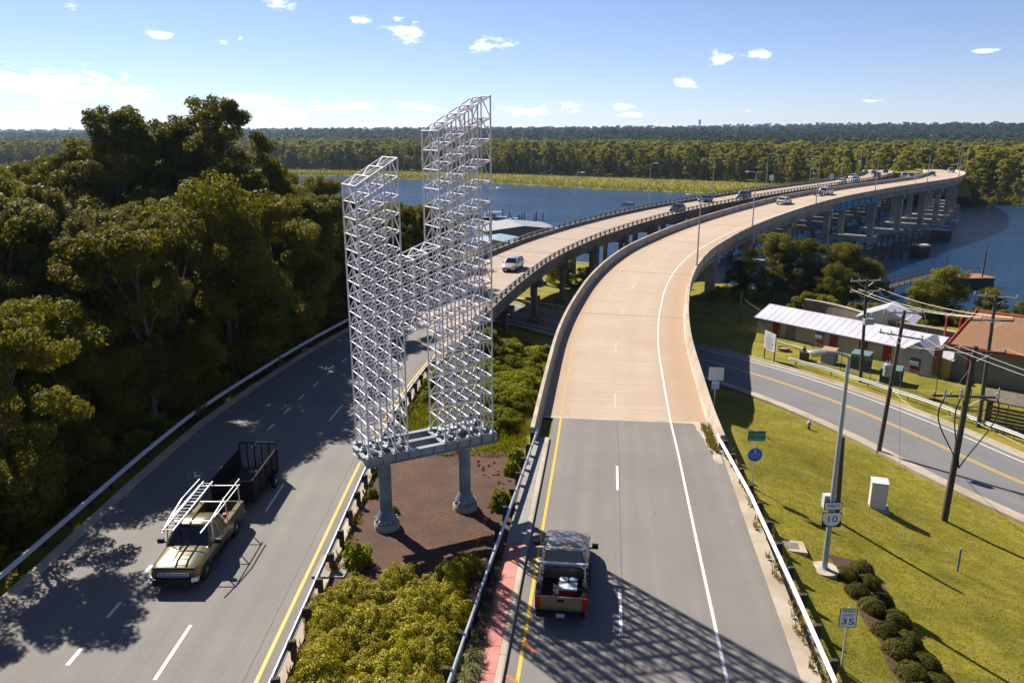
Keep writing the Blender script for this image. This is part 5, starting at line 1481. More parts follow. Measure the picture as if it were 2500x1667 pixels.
def bl_frame(A, d):
    d = Vector((d[0], d[1], 0)).normalized(); n = Vector((-d.y, d.x, 0))
    if n.y < 0: n = -n
    return (lambda s, o, z: Vector((A[0], A[1], 0)) + d * s + n * o + Vector((0, 0, z))), d, n
def quadbox(mb, pts, z0, z1):
    mb.prism([(q.x, q.y) for q in pts], z0, z1)
def gable(b, F, s0, s1, o0, o1, zb, ze, zr, wall_m, roof_m, over=.3, along=True, ribs=None, name='roof'):
    """gabled block: ridge along s (along=True) or along o"""
    mb = MB(); quadbox(mb, [F(s0, o0, 0), F(s1, o0, 0), F(s1, o1, 0), F(s0, o1, 0)], zb, ze); mb.build('wall', wall_m, b)
    mid = (o0 + o1) / 2 if along else (s0 + s1) / 2
    for k in (0, 1):
        if along:
            x = s0 if k == 0 else s1
            pts = [F(x, o0, ze), F(x, o1, ze), F(x, mid, zr)]; th = Vector(F(1, 0, 0) - F(0, 0, 0)) * (.12 if k == 0 else -.12)
        else:
            x = o0 if k == 0 else o1
            pts = [F(s0, x, ze), F(s1, x, ze), F(mid, x, zr)]; th = Vector(F(0, 1, 0) - F(0, 0, 0)) * (.12 if k == 0 else -.12)
        MB().add(pts + [q + th for q in pts], [(0, 1, 2), (5, 4, 3), (0, 3, 4, 1), (1, 4, 5, 2), (2, 5, 3, 0)]).build('gable_wall', wall_m, b)
    sl = (zr - ze) / (((o1 - o0) if along else (s1 - s0)) / 2)
    for k in (0, 1):
        if along:
            e = (o0 - over) if k == 0 else (o1 + over)
            c = [F(s0 - over, e, ze - sl * over), F(s1 + over, e, ze - sl * over), F(s1 + over, mid, zr), F(s0 - over, mid, zr)]
        else:
            e = (s0 - over) if k == 0 else (s1 + over)
            c = [F(e, o0 - over, ze - sl * over), F(e, o1 + over, ze - sl * over), F(mid, o1 + over, zr), F(mid, o0 - over, zr)]
        up = Vector((0, 0, .09))
        q = [v + up * .15 for v in c] + [v + up for v in c]
        ro = MB().add(q, [(3, 2, 1, 0), (4, 5, 6, 7), (0, 1, 5, 4), (1, 2, 6, 5), (2, 3, 7, 6), (3, 0, 4, 7)]).build(name, roof_m, b)
        if ribs:
            n_ = int((c[1] - c[0]).length / ribs)
            for i in range(n_ + 1):
                f = i / n_; a_ = c[0].lerp(c[1], f) + up * 1.05; e_ = c[3].lerp(c[2], f) + up * 1.05
                mb = MB(); mb.bar(a_, e_, .05, .035); mb.build('roof_rib', roof_m, ro, org=tuple(b.location))
    return b
A_ = (32.5, 86.1); d_ = (.627, -.779)
F, dv, nv = bl_frame(A_, d_)
B1 = thing('pump_house', 'long low cream building with white ribbed metal roof and red doors', 'building', (A_[0], A_[1], GZ5))
zr1 = -2.0; ze1 = -3.12
gable(B1, F, -5.0, 15.0, 0, 5.6, GZ5 - .3, ze1, zr1, M_cream, M_tin, .32, True, .8)
def door(b, F, s0, w, h, m, o=-.03, name='door', zb=GZ5, handle=True, fm=None):
    mb = MB(); quadbox(mb, [F(s0, o, 0), F(s0 + w, o, 0), F(s0 + w, o + .06, 0), F(s0, o + .06, 0)], zb, zb + h); dd_ = mb.build(name, m, b)
    if fm:
        for ss in (s0 - .05, s0 + w):
            mb = MB(); quadbox(mb, [F(ss, o - .02, 0), F(ss + .05, o - .02, 0), F(ss + .05, o + .05, 0), F(ss, o + .05, 0)], zb, zb + h); mb.build('door_frame', fm, dd_, org=tuple(b.location))
    if handle:
        q = F(s0 + w * .85, o - .02, zb + h * .48); mb = MB(); mb.box(q, (.06, .06, .1)); mb.build('handle', M_galv, dd_, org=tuple(b.location))
    return dd_
door(B1, F, -2.9, .9, 1.9, M_doorred); door(B1, F, -1.05, 1.0, 1.75, M_greywall, fm=M_doorred); door(B1, F, 2.75, .85, .85, M_dooror, handle=False, name='panel_door'); door(B1, F, 4.25, .95, 1.7, M_doorred); door(B1, F, 7.6, .95, 1.75, M_doorred); door(B1, F, 10.2, .9, 1.7, M_doorred)
def hood(b, F, s, z, w=.8):
    q = [F(s, -.03, z), F(s + w, -.03, z), F(s + w, -.45, z + .12), F(s, -.45, z + .12), F(s, -.03, z + .62), F(s + w, -.03, z + .62), F(s + w, -.40, z + .46), F(s, -.40, z + .46)]
    return MB().add(q, [(3, 2, 1, 0), (4, 5, 6, 7), (0, 1, 5, 4), (1, 2, 6, 5), (2, 3, 7, 6), (3, 0, 4, 7)]).build('vent_hood', M_vent, b)
hood(B1, F, 2.7, -4.1)
mb = MB(); mb.bar(F(-5.2, -.34, ze1 - .02), F(15.2, -.34, ze1 - .02), .1, .1); mb.build('gutter', M_tin, B1)
# cross-gabled annex with brick chimney
F2, dv2, nv2 = bl_frame((39.1, 74.7), (.695, -.719))
B2 = thing('valve_house', 'small cream gabled annex with brown chimney and yellow side wall', 'building', (39.1, 74.7, GZ5))
gable(B2, F2, 0, 3.0, 0, 4.2, GZ5 - .3, -2.95, -1.85, M_creamg, M_tin, .25, False, .8)
door(B2, F2, .92, .95, 1.62, M_doorred); hood(B2, F2, .95, -4.25, .85)
mb = MB(); quadbox(mb, [F2(1.55, -.03, 0), F2(1.95, -.03, 0), F2(1.95, .02, 0), F2(1.55, .02, 0)], -3.0, -2.55); mb.build('gable_vent', M_vent, B2)
mb = MB(); quadbox(mb, [F2(3.02, -.25, 0), F2(3.62, -.25, 0), F2(3.62, .35, 0), F2(3.02, .35, 0)], GZ5 - .2, -2.0); mb.build('chimney', M_brickch, B2)
mb = MB(); quadbox(mb, [F2(3.02, .36, 0), F2(4.4, .36, 0), F2(4.4, 3.0, 0), F2(3.02, 3.0, 0)], GZ5 - .2, -3.1); mb.build('side_wall', M_yelwall, B2)
mb = MB(); q = [F2(3.02, .2, -2.95), F2(4.6, .2, -3.25), F2(4.6, 3.2, -3.25), F2(3.02, 3.2, -2.95)]; mb.add(q + [v + Vector((0, 0, .08)) for v in q], [(3, 2, 1, 0), (4, 5, 6, 7), (0, 1, 5, 4), (1, 2, 6, 5), (2, 3, 7, 6), (3, 0, 4, 7)]); mb.build('lean_to_roof', M_tin, B2)
# gabled shed behind
fa = px(1912, 713, -2.9)
F3, dv3, nv3 = bl_frame((40.6, 88.3), (.80, -.60))
B3 = thing('pump_shed', 'pale gabled shed peeking over the long white roof', 'building', (40.6, 88.3, GZ5))
gable(B3, F3, 0, 5.6, 0, 4.0, GZ5 - .3, -2.6, -1.35, M_creamg, M_tin, .35, False, .9)
# brown roofed building with red trim
F4, dv4, nv4 = bl_frame((42.9, 72.2), (.72, -.694))
B4 = thing('workshop', 'grey green workshop with brown shingle roof edged in bright red', 'building', (42.9, 72.2, GZ5))
gable(B4, F4, 0, 16, 0, 17, GZ5 - .3, -1.55, .15, M_greywall, M_shingle, .5, True)
for k in (0, 1):
    mid_ = 8.5
    mb = MB(); a_ = F4(-.55, -.5, -1.6); c_ = F4(-.55, mid_, .25)
    mb.bar(a_, c_, .12, .34) if k == 0 else mb.bar(F4(-.55, 17.5, -1.6), c_, .12, .34)
    mb.build('red_fascia', M_trimred, B4)
mb = MB(); mb.bar(F4(-.5, -.56, -1.62), F4(16.5, -.56, -1.62), .12, .2); mb.build('red_gutter', M_trimred, B4)
mb = MB(); mb.bar(F4(-.4, mid_, .27), F4(16.4, mid_, .27), .5, .08); mb.build('ridge_cap', M_trimred, B4)
door(B4, F4, 6.2, 1.1, 2.1, M_doorred); door(B4, F4, 1.2, .18, 3.0, M_doorred, handle=False, name='downpipe')
for s in (-1.3, -2.6):
    q = F4(s * 1.0, 6, GZ5)
    mb = MB(); mb.line([(q.x, q.y, GZ5), (q.x, q.y, -.4), (q.x + .25, q.y + .1, -.1), (q.x + .9, q.y + .5, .05)], .09, 8)
    o = mb.build('vent_pipe', M_trimred, None, label='curved red vent pipe rising beside the brown roofed workshop', cat='pipe', group='red vent pipes')
# white tank house at the edge of the yard
F5, _, _ = bl_frame((47.6, 64.6), (.72, -.694))
B5 = thing('white_shed', 'white walled shed with dark flat roof beside the workshop', 'building', (47.6, 64.6, GZ5))
mb = MB(); quadbox(mb, [F5(0, 0, 0), F5(5, 0, 0), F5(5, 4, 0), F5(0, 4, 0)], GZ5 - .3, -2.3); mb.build('wall', M_creamg, B5)
mb = MB(); quadbox(mb, [F5(-.3, -.3, 0), F5(5.3, -.3, 0), F5(5.3, 4.3, 0), F5(-.3, 4.3, 0)], -2.3, -2.1); mb.build('roof', M_steel_dark, B5)
for k in range(2):
    mb = MB(); q = F5(.5 + k * .25, -.1, 0); mb.cyl((q.x, q.y), .06, GZ5, -2.3, 8); mb.build('downpipe', M_steel_dark, B5)
# concrete flood wall
FW = [px(1850, 688, -2.6), px(1915, 699, -2.6), px(2068, 740, -2.6), px(2190, 762, -2.6), px(2400, 806, -2.6)]
pw = Path([(v.x, v.y, -2.6) for v in FW], 1.0)
fw = thing('flood_wall', 'long concrete flood wall behind the long white roofed building', 'wall', (FW[1].x, FW[1].y, GZ5))
for a, c in seglist(0, pw.L, 6.0):
    mb = MB(); sweep(mb, pw.cut(a + .01, c - .01), [(0, -3.2), (.35, -3.2), (.35, 0), (0, 0)]); flip(mb); mb.build('wall_panel', M_conc_dark, fw)
    mb = MB(); sweep(mb, pw.cut(a + .01, c - .01), [(-.06, .003), (.41, .003), (.41, .12), (-.06, .12)]); flip(mb); mb.build('coping', M_conc_new, fw)

# pad-mounted transformers
def box_thing(name, label, cat, c, rz, w, d, h, m, lid_m, zb=GZ5, doors=True):
    t = thing(name, label, cat, (c[0], c[1], zb), rz)
    MB().box((0, 0, -.02), (w + .5, d + .5, .2)).build('pad', M_conc, t, org=(0, 0, 0))
    MB().box((0, 0, .08 + h / 2), (w, d, h)).build('box', m, t, org=(0, 0, 0))
    MB().add([(-w / 2 - .05, -d / 2 - .05, h + .08), (w / 2 + .05, -d / 2 - .05, h + .08), (w / 2 + .05, d / 2 + .05, h + .2), (-w / 2 - .05, d / 2 + .05, h + .2), (-w / 2 - .05, -d / 2 - .05, h + .14), (w / 2 + .05, -d / 2 - .05, h + .14), (w / 2 + .05, d / 2 + .05, h + .27), (-w / 2 - .05, d / 2 + .05, h + .27)],
             [(3, 2, 1, 0), (4, 5, 6, 7), (0, 1, 5, 4), (1, 2, 6, 5), (2, 3, 7, 6), (3, 0, 4, 7)]).build('lid', lid_m, t, org=(0, 0, 0))
    for sx in (-1, 1):
        dd_ = MB().box((sx * w / 4, -d / 2 - .012, .1 + h / 2), (w / 2 - .06, .02, h - .14)).build('door', m, t, org=(0, 0, 0))
        MB().box((sx * .06, -d / 2 - .035, .1 + h / 2), (.03, .03, .16)).build('handle', M_galv, dd_, org=(0, 0, 0))
    for k in range(5): MB().box((w / 2 + .05, -d / 2 + .15 + k * d / 5.5, h * .55), (.1, .03, h * .7)).build('cooling_fin', m, t, org=(0, 0, 0))
    return t
box_thing('transformer', 'pale grey electrical cabinet with orange lid in the fenced yard', 'transformer', (33.0, 77.4), R(-38), 1.35, 1.1, 1.35, M_vent, mat('orange_tan_lid', (.55, .33, .14), .7))
box_thing('transformer', 'large dark green transformer beside the pale grey cabinet', 'transformer', (35.4, 75.3), R(-38), 1.7, 1.4, 1.55, M_green, M_greenlid)
box_thing('transformer', 'dark green transformer on a pad behind the lower road guardrail', 'transformer', (36.4, 71.0), R(-32), 1.8, 1.5, 1.3, M_green, M_greenlid)
# yard odds: red valve box, timber tray, pipe
p = px(1799, 806, GZ5)
t = thing('cable_drum', 'rusty open steel tank lying in the yard grass behind the notice board', 'tank', (p.x, p.y, GZ5), .4); t.name = 'steel_tank'
MB().lathe([(.62, 0), (.66, .1), (.66, .42), (.60, .42), (.58, .15)], n=18).build('tub', M_rust, t, org=(0, 0, 0)); MB().cyl((0, 0), .58, .12, .3, 18).build('gravel_fill', M_curb, t, org=(0, 0, 0))
p = px(1846, 826, GZ5)
t = thing('valve_box', 'dark red square valve box on the yard grass', 'box', (p.x, p.y, GZ5), -.3)
MB().box((0, 0, .35), (.95, .75, .9)).build('box', M_brickch, t, org=(0, 0, 0)); MB().box((0, 0, .82), (1.02, .82, .05)).build('lid', M_steel_dark, t, org=(0, 0, 0))
pp = [px(1778, 782, GZ5 + .15), px(1830, 797, GZ5 + .15), px(1905, 821, GZ5 + .15), px(1925, 828, GZ5 + .15)]
t = thing('ground_pipe', 'white pipe running over the yard grass with a dark valve', 'pipe', (pp[0].x, pp[0].y, GZ5))
MB().line(pp, .09, 8).build('pipe', M_creamg, t); q = pp[1].lerp(pp[2], .25); MB().lathe([(.1, -.2), (.2, -.1), (.2, .15), (.08, .2), (.08, .4)], (q.x, q.y, q.z), 10).build('valve', M_steel_dark, t)
# notice board of the waterworks
pa, pb = px(1754, 822, GZ5), px(1776, 833, GZ5)
u = Vector((pb.x - pa.x, pb.y - pa.y, 0)); wb = u.length
t = thing('notice_board', 'large white notice board with handwriting style text at the yard fence', 'sign', (pa.x, pa.y, GZ5), math.atan2(u.y, u.x))
for x in (0, wb): MB().box((x, .05, 1.2), (.1, .1, 2.8)).build('post', M_pole, t, org=(0, 0, 0))
zb_ = pxy(1757, 765, pa.y).z - GZ5; ztp = pxy(1750, 730, pa.y).z - GZ5
bh = 1.9
MB().box((wb / 2, -.03, 1.15 + bh / 2), (wb + .2, .05, bh)).build('board', M_signwht, t, org=(0, 0, 0))
for k, (s, sz, it) in enumerate((('LOW SERVICE', .2, False), ('PUMPING STATION', .2, False), ('Providing Quality', .26, True), ('Water for a', .26, True), ('Quality Life', .26, True))):
    text(t, s, sz, (wb / 2, -.06, 1.15 + bh * (.66 - k * .135)), M_signblk, width=wb * (.62, .8, .82, .6, .62)[k], italic=it)
MB().box((wb / 2, -.057, 1.15 + bh * .76), (wb * .85, .006, .02)).build('rule', M_signblk, t, org=(0, 0, 0))
MB().box((wb / 2, -.057, 1.15 + bh * .88), (wb * .5, .006, .04)).build('rule', M_signblk, t, org=(0, 0, 0))

# yard fence: chain link on posts with bent barbed-wire arms
fpx = [(1753, 822), (1776, 835), (1805, 822), (1833, 832), (1868, 850), (1905, 872), (1947, 890), (1995, 905), (2062, 947), (2112, 968), (2160, 985), (2218, 1010), (2290, 1040), (2352, 1068)]
fpts = []
for s_ in np.arange(8, PD.near(23.5, 74)[0] + 1, 3.0):
    p, tt, n = PD.at(s_, low_off(s_) + 2.4); fpts.append(Vector((p.x, p.y, g(p.x, p.y))))
fc = thing('chain_link_fence', 'chain link fence with bent post tops along the yard', 'fence', fpts[len(fpts) // 2])
fpm = MB().tube((0, 0, 0), (0, 0, 1.9), .03, 8).tube((0, 0, 1.9), (-.2, .0, 2.2), .02, 6).mesh('post', M_steel_dark)
for i, q in enumerate(fpts):
    u = (fpts[min(i + 1, len(fpts) - 1)] - fpts[max(0, i - 1)])
    link('post', fpm, fc, loc=q - fc.location, rz=math.atan2(u.y, u.x) - R(90))
M_mesh = mat('fence_wire', (.10, .10, .10), .6, metal=.4)
mb = MB()
for i in range(len(fpts) - 1):
    a, c = fpts[i], fpts[i + 1]
    for z in (.1, 1.85, 2.0, 2.15): mb.tube(a + Vector((0, 0, z)), c + Vector((0, 0, z)), .008, 4, cap=False)
    L_ = (c - a).length; n_ = 16; h = 1.75
    for k in range(-8, n_):
        for sgn in (1, -1):
            f0, f1 = k / n_, (k + 8) / n_
            z0, z1 = (.1, 1.85) if sgn > 0 else (1.85, .1)
            if f0 < 0: z0 = z0 + (z1 - z0) * (-f0 / (f1 - f0)); f0 = 0
            if f1 > 1: z1 = z0 + (z1 - z0) * ((1 - f0) / (f1 - f0)); f1 = 1
            if f1 > f0: mb.tube(a.lerp(c, f0) + Vector((0, 0, z0)), a.lerp(c, f1) + Vector((0, 0, z1)), .004, 3, cap=False)
mb.build('chain_link', M_mesh, fc, kind='stuff')

# timber crib of planks near the fence corner
q = px(2310, 985, GZ5)
t = thing('timber_rack', 'weathered timber rack with wide planks and a sloping dark roof', 'rack', (q.x, q.y, GZ5), R(-42))
for x in (-1.4, 1.4):
    for y in (-.5, .9): MB().box((x, y, 1.1), (.2, .2, 2.5)).build('post', M_pole, t, org=(0, 0, 0))
M_plank = mat('weathered_plank', (.14, .11, .08), .85, (.22, .18, .13), 4)
for k in range(6): MB().box((0, -.62, .3 + k * .3), (2.7, .05, .2)).build('plank', M_plank, t, org=(0, 0, 0))
MB().add([(-1.9, -1.0, 2.3), (1.9, -1.0, 2.3), (1.9, 1.2, 2.7), (-1.9, 1.2, 2.7), (-1.9, -1.0, 2.4), (1.9, -1.0, 2.4), (1.9, 1.2, 2.8), (-1.9, 1.2, 2.8)], [(3, 2, 1, 0), (4, 5, 6, 7), (0, 1, 5, 4), (1, 2, 6, 5), (2, 3, 7, 6), (3, 0, 4, 7)]).build('roof', M_plank, t, org=(0, 0, 0))

# ================================================================== utility poles and lines
M_insul = mat('porcelain', (.45, .47, .50), .25, spec=.6)
M_arm = mat('weathered_crossarm', (.36, .34, .32), .8, (.5, .48, .46), 4)
M_wire = mat('aluminium_wire', (.55, .53, .48), .45, metal=.3)
M_cable = mat('black_cable', (.015, .015, .015), .6)
ins_me = MB().lathe([(.03, 0), (.03, .06), (.07, .07), (.07, .12), (.04, .13), (.06, .15), (.06, .2), (.02, .22)], n=10).mesh('insulator', M_insul, smooth=40)
def utility_pole(label, base, top, arms, r0=.17, can=None, lean=None):
    """arms: list of (height below top, direction angle, half length, weathered?)"""
    t = thing('utility_pole', label, 'utility pole', base)
    tp = Vector(top) - Vector(base)
    MB().tube((0, 0, -.4), tp, r0, 12, r0 * .68).build('shaft', M_pole, t, smooth=40, org=(0, 0, 0))
    tips = []
    for dn, az_, hl, pale in arms:
        c = tp * ((tp.z - dn) / tp.z); a = Vector((math.cos(az_), math.sin(az_), 0)); nn = Vector((-a.y, a.x, 0)) * (r0 * .75 + .06)
        arm = MB().bar(c - a * hl + nn, c + a * hl + nn, .10, .12).build('crossarm', M_arm if pale else M_pole, t, org=(0, 0, 0))
        for sg in (-1, 1): MB().bar(c + nn * 1.0 + a * sg * hl * .6 - Vector((0, 0, .05)), c - Vector((0, 0, .65)) + nn * .5, .03, .02).build('brace', M_galv, t, org=(0, 0, 0))
        tt = []
        for f in (-.95, -.45, .95):
            q = c + a * hl * f + nn + Vector((0, 0, .06)); link('insulator', ins_me, t, loc=q); tt.append(Vector(base) + q + Vector((0, 0, .2)))
        tips.append(tt)
    if can:
        dn, az_ = can; c = tp * ((tp.z - dn) / tp.z); a = Vector((math.cos(az_), math.sin(az_), 0)) * .5
        cn = MB().lathe([(.24, -.45), (.28, -.42), (.28, .42), (.22, .47), (.05, .5)], tuple(c + a), 14).build('transformer_can', M_vent, t, smooth=40, org=(0, 0, 0))
        for k in (-.1, .1): MB().lathe([(.04, .48), (.05, .6), (.02, .72)], tuple(c + a + Vector((k, 0, 0))), 8).build('bushing', M_insul, cn, org=(0, 0, 0))
    return t, tips
azr = math.atan2(-.719, .695)
P1b, P2b, P3b = Vector((33.6, 71.1, GZ5)), Vector((27.4, 53.8, g(27.4, 53.8))), Vector((38.1, 59.3, GZ5))
P4b = pxg(2168, 1195); P4t = pxy(2242, 795, P4b.y)
P2t = pxy(2078, 713, P2b.y); P1t = pxy(1992, 640, P1b.y); P3t = pxy(2288, 677, P3b.y)
p1, w1 = utility_pole('utility pole beside the large green transformer carrying a bank of cutouts', P1b, P1t, [(.25, R(8), 1.5, True), (1.25, R(8), 1.5, True)])
p2, w2 = utility_pole('utility pole at the kerb of the lower road with a grey transformer can', P2b, P2t, [(.2, R(-4), 1.35, True), (1.9, azr, 1.5, True)], can=(4.4, R(190)))
p3, w3 = utility_pole('utility pole in front of the brown roofed workshop', P3b, P3t, [(.2, R(-28), 1.5, True), (2.1, R(-5), 1.7, False)])
p4, w4 = utility_pole('thick utility pole on the lawn with black cable loops and two crossarms', P4b, P4t, [(.35, R(-14), 1.6, False), (3.0, R(-6), 1.75, False)], .2)
# bank of cutouts on the first pole
c = P1t - P1b
for k in range(4):
    MB().lathe([(.05, 0), (.09, .05), (.05, .1), (.09, .15), (.05, .2), (.09, .25), (.05, .3), (.09, .35), (.05, .42)], tuple(c + Vector((.25 + k * .18, -.2, -3.6))), 8).build('cutout', M_insul, p1, org=(0, 0, 0))
MB().box(tuple(c + Vector((.5, -.2, -4.05))), (.9, .5, .55)).build('regulator_box', M_vent, p1, org=(0, 0, 0))
c4 = P4t - P4b
for k, (dx, dz, bx) in enumerate(((-1.5, -3.0, -1.3), (-.6, -3.0, -.7), (1.5, -3.0, 1.2))):
    pts = []
    for f in np.linspace(0, 1, 12):
        x_ = dx + (0 - dx) * f ** 1.5 + bx * .55 * math.sin(f * math.pi) * (1 - f); z_ = dz - 4.2 * f + .2 * math.sin(f * math.pi)
        q = c4 + Vector((x_, -.3 + .1 * f, z_)); pts.append(q)
    MB().line(pts, .036, 6).build('cable_loop', M_cable, p4, org=(0, 0, 0))
    MB().lathe([(.05, 0), (.08, .1), (.05, .2), (.08, .3), (.05, .4), (.07, .5), (.02, .7)], tuple(c4 + Vector((dx, -.3, dz))), 8).build('cable_terminal', M_insul, p4, org=(0, 0, 0))
# short dark pole in the shade, and the stub behind the street lamp
b_ = px(1699, 745, GZ5)
utility_pole('thin dark pole in the bridge shade by the flood wall', b_, pxy(1704, 674, b_.y), [], .11)
b_ = pxg(1921, 1195); tpz = pxy(1936, 1003, b_.y)
utility_pole('dark timber stub pole just behind the street lamp', b_, tpz, [], .16)
def wire(a, c, sag, label, r=.014, m=None, group='power lines over the lower road'):
    pts = []
    for f in np.linspace(0, 1, 15):
        q = a.lerp(c, f); q = q - Vector((0, 0, sag * 4 * f * (1 - f))); pts.append(q)
    mb = MB(); mb.line(pts, r, 5)
    return mb.build('power_line', m or M_wire, None, label=label, cat='power line', group=group)
for k in range(3):
    wire(w1[1][k], w3[1][k], .5, 'power line between the cutout pole and the workshop pole')
    wire(w2[1][k], w4[0][k], .7, 'power line between the kerbside pole and the thick lawn pole')
    wire(w2[0][k], w2[1][k] + Vector((.4, .1, .1)), -.25, 'short jumper wire looping down the kerbside pole', .016)
    wire(w4[0][k], w4[0][k] + Vector((9.5 + k * .3, -22, -.4)), .6, 'power line leaving the thick lawn pole along the lower road')
    wire(w3[1][k], w3[1][k] + Vector((18, -24, .2)), .7, 'power line leaving the workshop pole beyond the yard')
n2 = P2b + (P2t - P2b) * .48; n4 = P4b + (P4t - P4b) * .62
wire(n2, n4, .9, 'thick pale service cable sagging between kerbside and lawn poles', .022); wire(n4, n4 + Vector((9, -21, -1)), .7, 'thick pale service cable running on from the lawn pole', .026)
wire(P4b + (P4t - P4b) * .9, pxg(2352 * .0 + 2030, 1120) if False else pxg(2050, 1085), 0.05, 'guy wire from lawn pole anchored in the grass', .012); wire(P2b + (P2t - P2b) * .85, pxg(2066, 1072), 0.05, 'guy wire from kerbside pole anchored in the grass', .012)
wire(px(1704, 676, 0).lerp(px(1704, 676, 0), 0) if False else pxy(1704, 680, px(1699, 745, GZ5).y), F(-4.8, 1.5, -2.7), .3, 'service wire from thin dark pole to the white metal roof', .012)

# ================================================================== river works
M_pilewood = mat('old_pile_timber', (.07, .055, .042), .9, (.13, .11, .085), 3, bump=.4)
def dolphin(label, xd, yd, r=3.2):
    c = px(xd, yd, -8)
    c = c + Vector((0, r * .6, 0))
    t = thing('mooring_dolphin', label, 'dolphin', (c.x, c.y, -8))
    MB().lathe([(r, 1.0), (r, 2.3), (r * .97, 2.45)], n=28).build('cap', M_conc, t, org=(0, 0, 0), smooth=40)
    pm_ = MB().cyl((0, 0), .28, -1.2, 2.2, 8).mesh('pile', M_pilewood)
    for k in range(22): a = k * 2 * math.pi / 22; link('pile', pm_, t, loc=((r + .1) * math.cos(a), (r + .1) * math.sin(a), 0))
    MB().lathe([(r + .42, 1.2), (r + .45, 1.3), (r + .45, 1.5), (r + .42, 1.6)], n=28).build('wale', M_pilewood, t, org=(0, 0, 0))
    return t, c
d1, c1 = dolphin('round concrete mooring dolphin at the end of the nearer fender', 2117, 588, 1.75)
d2, c2 = dolphin('round concrete mooring dolphin at the end of the farther fender', 2167, 550, 1.95)
def fender(label, a, c):
    t = thing('timber_fender', label, 'fender', (a.x, a.y, -8))
    L_ = (c - a).length; u = (c - a).normalized()
    for z in (.5, 1.1, 1.7): MB().bar(a + Vector((0, 0, z)), c + Vector((0, 0, z)), .3, .28).build('wale', M_pilewood, t)
    n_ = int(L_ / 2.4)
    pm_ = MB().cyl((0, 0), .24, -1.2, 2.3, 8).mesh('pile', M_pilewood)
    for k in range(n_ + 1):
        q = a + u * (L_ * k / n_); link('pile', pm_, t, loc=q - t.location + Vector((0, 0, 0)))
    nrm = Vector((-u.y, u.x, 0))
    MB().bar(a + nrm * .55 + Vector((0, 0, 2.3)), c + nrm * .55 + Vector((0, 0, 2.3)), 1.1, .1).build('walkway', M_pilewood, t)
W8 = lambda v: Vector((v.x, v.y, -8))
q1 = W8(PR.at(rp[6], 6.0)[0]); q2 = W8(PR.at(rp[7], 6.5)[0])
fender('timber fender of piles and wales by the nearer channel pier', q1, W8(c1) + (q1 - W8(c1)).normalized() * 2.4); fender('timber fender of piles and wales by the farther channel pier', q2, W8(c2) + (q2 - W8(c2)).normalized() * 2.6)
# intake pier with gangway and red gantry
ga, gb = px(1996, 668, -6.6), px(2160, 640, -6.6)
ga = Vector((53.5, 119.0, -6.6)); gb = Vector((77.5, 139.0, -6.6))
t = thing('gangway', 'steel truss gangway leading from the bank to the intake pier', 'gangway', (ga.x, ga.y, -8))
u = (gb - ga).normalized(); nn = Vector((-u.y, u.x, 0))
MB().bar(ga, gb, 1.5, .15).build('walkway', M_pilewood, t)
nseg = 14
for sg in (-1, 1):
    o_ = nn * .8 * sg
    mb = MB(); mb.bar(ga + o_ + Vector((0, 0, 1.2)), gb + o_ + Vector((0, 0, 1.2)), .1, .1); mb.build('handrail', M_steel_dark, t)
    for k in range(nseg + 1):
        q = ga.lerp(gb, k / nseg) + o_; MB().bar(q, q + Vector((0, 0, 1.2)), .07, .07).build('truss_post', M_steel_dark, t)
        if k < nseg: MB().bar(q, ga.lerp(gb, (k + 1) / nseg) + o_ + Vector((0, 0, 1.2)), .06, .06).build('truss_diagonal', M_steel_dark, t)
pm_ = MB().cyl((0, 0), .2, -1.5, 1.4, 8).mesh('pile', M_pilewood)
for k in (2, 6, 10): link('pile', pm_, t, loc=W8(ga.lerp(gb, k / 14)) - t.location)
t = thing('intake_pier', 'dark intake pier in the river with rusty red gantry masts', 'pier', (gb.x + 1.5, gb.y - 3.0, -8), math.atan2(u.y, u.x) - R(35))
MB().box((1.5, -1.0, .7), (7.0, 4.2, 1.9)).build('caisson', M_steel_dark, t, org=(0, 0, 0)); MB().box((1.5, -1.0, 1.72), (7.3, 4.5, .12)).build('deck', mat('rusty_deck', (.34, .13, .05), .85, (.42, .2, .09), 2), t, org=(0, 0, 0))
M_redst = mat('rust_red_steel', (.20, .02, .025), .6)
for (x, y, h) in ((-1.6, .8, 3.6), (3.0, -2.6, 4.6), (4.7, -.4, 5.6)):
    MB().tube((x, y, 1.7), (x, y, 1.7 + h), .12, 8, .07).build('mast', M_redst, t, org=(0, 0, 0))
MB().bar((3.0, -2.6, 5.2), (4.7, -.4, 4.4), .1, .1).build('mast_brace', M_redst, t, org=(0, 0, 0))
for k in range(8): MB().tube((-1.9 + k, 1.15, 1.75), (-1.9 + k, 1.15, 2.8), .04, 6).build('rail_post', M_redst, t, org=(0, 0, 0))
MB().tube((-1.9, 1.15, 2.8), (5.1, 1.15, 2.8), .05, 6).build('handrail', M_redst, t, org=(0, 0, 0))

